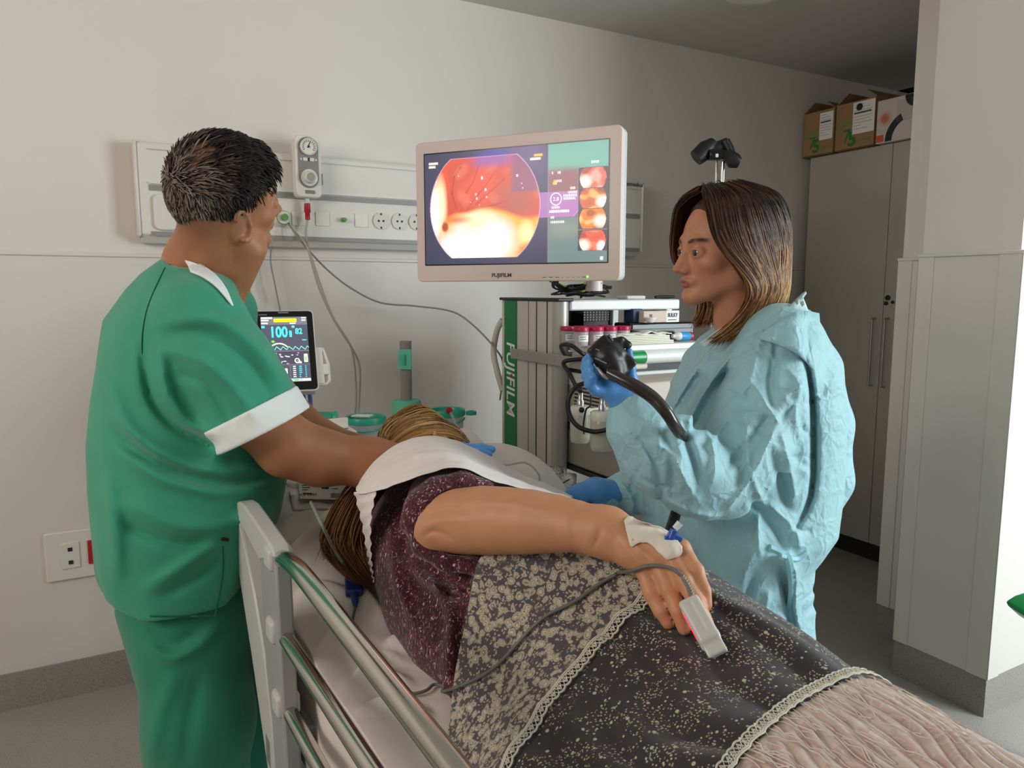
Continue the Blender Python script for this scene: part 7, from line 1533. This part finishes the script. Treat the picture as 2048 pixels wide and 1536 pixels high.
# oxygen tubing beside the patient face
lead('nasal_tube', 'clear thin tube looping in front of the white pillow', [P(960, 912, 1.56), P(1005, 930, 1.58), P(1050, 925, 1.60), P(1075, 945, 1.60), P(1078, 965, 1.60), P(1060, 985, 1.60)], .0022, M_tube, 'tube')

# intravenous line on the back of the hand
iv = empty('intravenous_cannula', hit(1310, 1075, 0)[0], 'blue capped cannula under a wrinkled white dressing on the patient hand', 'cannula')
M_dress = mat('dressing', 'ddd6c8', 0.5, bump=.5, bscale=160, bdist=.001)
tp = [(1246, 1044), (1256, 1034), (1278, 1042), (1300, 1049), (1322, 1053), (1342, 1064), (1356, 1082), (1364, 1094)]; bt2 = [(1256, 1078), (1264, 1094), (1276, 1090), (1292, 1087), (1306, 1094), (1320, 1108), (1338, 1121), (1360, 1113)]
rows = []
for j in range(9): t = j/8; rows.append([p for p in hits([tuple(np.array(a)*(1-t)+np.array(b)*t) for a, b in zip(smooth_path([np.array(q) for q in tp], 4), smooth_path([np.array(q) for q in bt2], 4))], .0030 + .004*math.sin(math.pi*t))])
R_ = np.array(rows); dep = (R_-CAM) @ FW; md = np.median(dep); 
for i in range(R_.shape[0]):
    for j in range(R_.shape[1]):
        if dep[i, j] > md+.05: rr_ = (R_[i, j]-CAM)/dep[i, j]; R_[i, j] = CAM + rr_*(md+.012)
R_ = R_ + .0012*wob(R_.reshape(-1, 3), 260, 2).reshape(R_.shape[:2])[..., None]*np.array([0, -.6, .8])
MB().grid([list(r) for r in R_]).build('dressing', M_dress, iv, smooth=True, solid=.0016, sub=1)
c = P(1346, 1066, .985); M_blue = mat('blue_cap', '2a4fb0', 0.3)
e1 = nrm(RT*.9+UP*-.35); e2 = nrm(np.cross(FW, e1))
MB().cyl(c - e2*.004, c + e2*.010, .0058, n=16).build('injection_port', M_blue, iv, smooth=True)
MB().box(c + e2*.004 + e1*.004, e1*.010, e2*.0035, FW*.004).build('cap', M_blue, iv, bevel=.0012)
MB().box(c + e2*.010 - e1*.004, e1*.005, e2*.003, FW*.005).build('cap_tip', M_blue, iv, bevel=.001)
MB().cyl(c - e2*.006, c - e2*.016 + e1*.004, .0042, .0048, 14).build('clear_hub', mat('hub_clear', 'e6eaee', .15, alpha=.8), iv, smooth=True)
p0_, n0_ = hit(1268, 1063, .003); MB().box(p0_, RT*.0022, UP*.0013, FW*.0012).build('pen_mark', M_pr, iv)
pa_, pb2 = hit(1264, 1084, .0065)[0], hit(1282, 1046, .0065)[0]; MB().tube([pa_, (pa_+pb2)/2 - FW*.002, pb2], .0011, 6).build('tape_edge', M_dress, iv, smooth=True)

# pulse oximeter clip on the finger
ox = empty('pulse_oximeter', P(1400, 1235, .93), 'grey white pulse oximeter clip on the finger with red glow', 'finger clip')
M_ox = mat('oximeter_shell', 'c9c6c1', 0.3); o0, o1 = P(1376, 1202, .925), P(1424, 1288, .885); oa_ = nrm(o1-o0); ou = nrm(-FW - oa_*float(-FW @ oa_)); osd = np.cross(oa_, ou)
def shell_(x): return o0 + oa_*x
OL = float(np.linalg.norm(o1-o0))
def oxs(X):
    R_ = np.stack([oa_, osd, ou]); up_ = rbox(X, o0+oa_*OL*.5+ou*.009, (OL*.5, .0135, .0055), R_, .005); tab = rbox(X, o1+oa_*.004+ou*.008, (.013, .0125, .0028), R_, .0025)
    return smin(smax(up_, -rbox(X, o0+oa_*OL*.45+ou*.0165, (OL*.33, .0022, .003), R_, .002), .002), tab, .004)
def oxl(X):
    R_ = np.stack([oa_, osd, ou]); return smin(rbox(X, o0+oa_*OL*.5-ou*.013, (OL*.5, .0130, .0045), R_, .004), rbox(X, o1+oa_*.002-ou*.009-osd*.003, (.011, .011, .0025), R_, .002), .004)
sdf_obj('upper_shell', oxs, np.minimum(o0, o1)-.04, np.maximum(o0, o1)+.04, .0016, M_ox, ox); sdf_obj('lower_shell', oxl, np.minimum(o0, o1)-.04, np.maximum(o0, o1)+.04, .0018, M_ox, ox)
MB().box(o0+oa_*OL*.48-ou*.002, oa_*OL*.30, osd*.0135, ou*.004).build('sensor_light', mat('red_sensor_light', 'ff2040', .4, emit='ff1c3c', estr=2.2), ox, bevel=.001)
st = [P(1383, 1192, .925), P(1376, 1172, .92), P(1364, 1152, .925)]
MB().tube(st, [.0040, .0030, .0024], 10).build('strain_relief', M_cable, ox, smooth=True)
for k in range(9): t = k/8; q = st[0]*(1-t)+st[2]*t + (st[1]-(st[0]+st[2])/2)*math.sin(math.pi*t); MB().cyl(q-nrm(st[2]-st[0])*.0008, q+nrm(st[2]-st[0])*.0008, .0044-.0014*t, n=10).build('relief_ring', M_cable, ox, smooth=True)
def onsheet(x, y, lift):
    z = .80
    for _ in range(6): p = onz(x, y, z+lift); z = float(bz(bsn(p)[0]))
    return p
ln1 = hits([(1312, 1129), (1286, 1132), (1264, 1138)], .0045) + hits([tuple(q) for q in smooth_path([(1240, 1148), (1200, 1172), (1150, 1208), (1090, 1240), (1042, 1288), (1000, 1332), (955, 1362), (905, 1381), (888, 1380)], 4)], .0055) + [onsheet(x, y, .012) for x, y in ((868, 1369), (852, 1381), (824, 1387), (796, 1378), (774, 1345), (754, 1312))]
cable('lead', [st[2], P(1344, 1137, .935)] + ln1, .0026, mat('lead_grey', '6a6865', 0.5), ox)
pc_ = hits([(706, 1182), (708, 1225)], .012)
dirp = nrm(pc_[1]-pc_[0]); c = pc_[0]; s2 = nrm(np.cross(dirp, [0, 0, 1])); M_conn = mat('connector_navy', '2f3778', 0.35)
cn = MB().box(c, dirp*.026, s2*.0165, nrm(np.cross(dirp, s2))*.008).build('connector', M_conn, ox, bevel=.004)
MB().tube([c+dirp*.026, c+dirp*.05, c+dirp*.062], [.008, .006, .003], 12).build('plug', M_navy, ox, smooth=True)
bpy.context.view_layer.update()
low = [c+dirp*.060] + [onsheet(x, y, .012) for x, y in ((704, 1250), (714, 1272), (734, 1292), (754, 1312))]; cable('lead_end', low, .0026, mat('lead_grey2', '5a5c60', 0.5), ox)
up2 = [onsheet(x, y, .012) for x, y in ((668, 1098), (650, 1062), (634, 1030), (622, 1005))]
lead('sensor_lead', 'grey green sensor lead crossing the sheet below the sterile pouch', [c-dirp*.026, c-dirp*.045-s2*.004, onsheet(688, 1128, .012)]+up2, .0030, mat('sheet_cable', '7f877f', 0.5), 'cable')

# sterile pouch on the sheet
q = [onz(574, 946, 1.02), onz(592, 1020, .93)]
a_ = hit(594, 1018, .006)[0]; b_ = hit(660, 1016, .006)[0]; s0_, n0 = bsn(a_)
M_pouch = mat('pouch_film', 'd8d2cc', 0.25, bump=.5, bscale=60, bdist=.003, coat=.3); M_card = mat('pouch_label', 'ddd2c4', 0.6)
def SP(x, y, lift=.0): p = onz(x, y, .9); 
def onbed(x, y, lift):
    r = ray(x, y); nb = nrm(np.cross(BN, nrm(BE+ZZ*.33))); nb = nb*np.sign(nb[2]); p0 = BP(.2, 0, bz(.2)) + nb*lift; return CAM + r*float((nb @ (p0-CAM))/(nb @ r))
po_ = empty('sterile_pouch', onbed(640, 985, .004), 'clear sterile pouch with printed label lying on the sheet by the hair', 'pouch')
n = 16; crn = [(566, 938), (728, 930), (728, 1016), (588, 1019)]
def bil(u, v, lift, cr=crn): a, b, c, d = [onbed(x, y, lift) for x, y in cr]; return a*(1-u)*(1-v)+b*u*(1-v)+c*u*v+d*(1-u)*v
MB().grid([[bil(i/n, j/n, .010 + .003*math.sin(i*1.1+j*.6) + .003*math.sin(j*1.3)) for i in range(n+1)] for j in range(n+1)]).build('film', M_pouch, po_, smooth=True, solid=.004)
lc = [(594, 942), (722, 938), (722, 1000), (600, 997)]
MB().grid([[bil(i/4, j/4, .0185, lc) for i in range(5)] for j in range(5)]).build('label_card', M_card, po_, solid=.001)
def lbl(u0, u1, v0, v1, name='print_line'):
    MB().grid([[bil(u, v, .0195, lc) for u in (u0, u1)] for v in (v0, v1)]).build(name, M_pr, po_)
for k, (u0, u1, v0, v1) in enumerate(((.05, .12, .38, .43), (.05, .17, .52, .54), (.05, .18, .60, .62), (.05, .14, .68, .70), (.36, .48, .60, .65), (.52, .62, .64, .66), (.06, .20, .80, .84), (.42, .46, .60, .66))): lbl(u0, u1, v0, v1)
text('label_print', 'CE 0297', bil(.14, .86, .0196, lc), bil(.6, .5, .0, lc)-bil(.2, .5, .0, lc), bil(.5, .2, 0, lc)-bil(.5, .8, 0, lc), .011, M_pr, po_, depth=.0003)
x = .50
rnd = random.Random(3)
while x < .95: w_ = rnd.choice([.004, .008, .012]); lbl(x, x+w_, .80, .95, 'barcode_bar'); x += w_+rnd.choice([.006, .01])
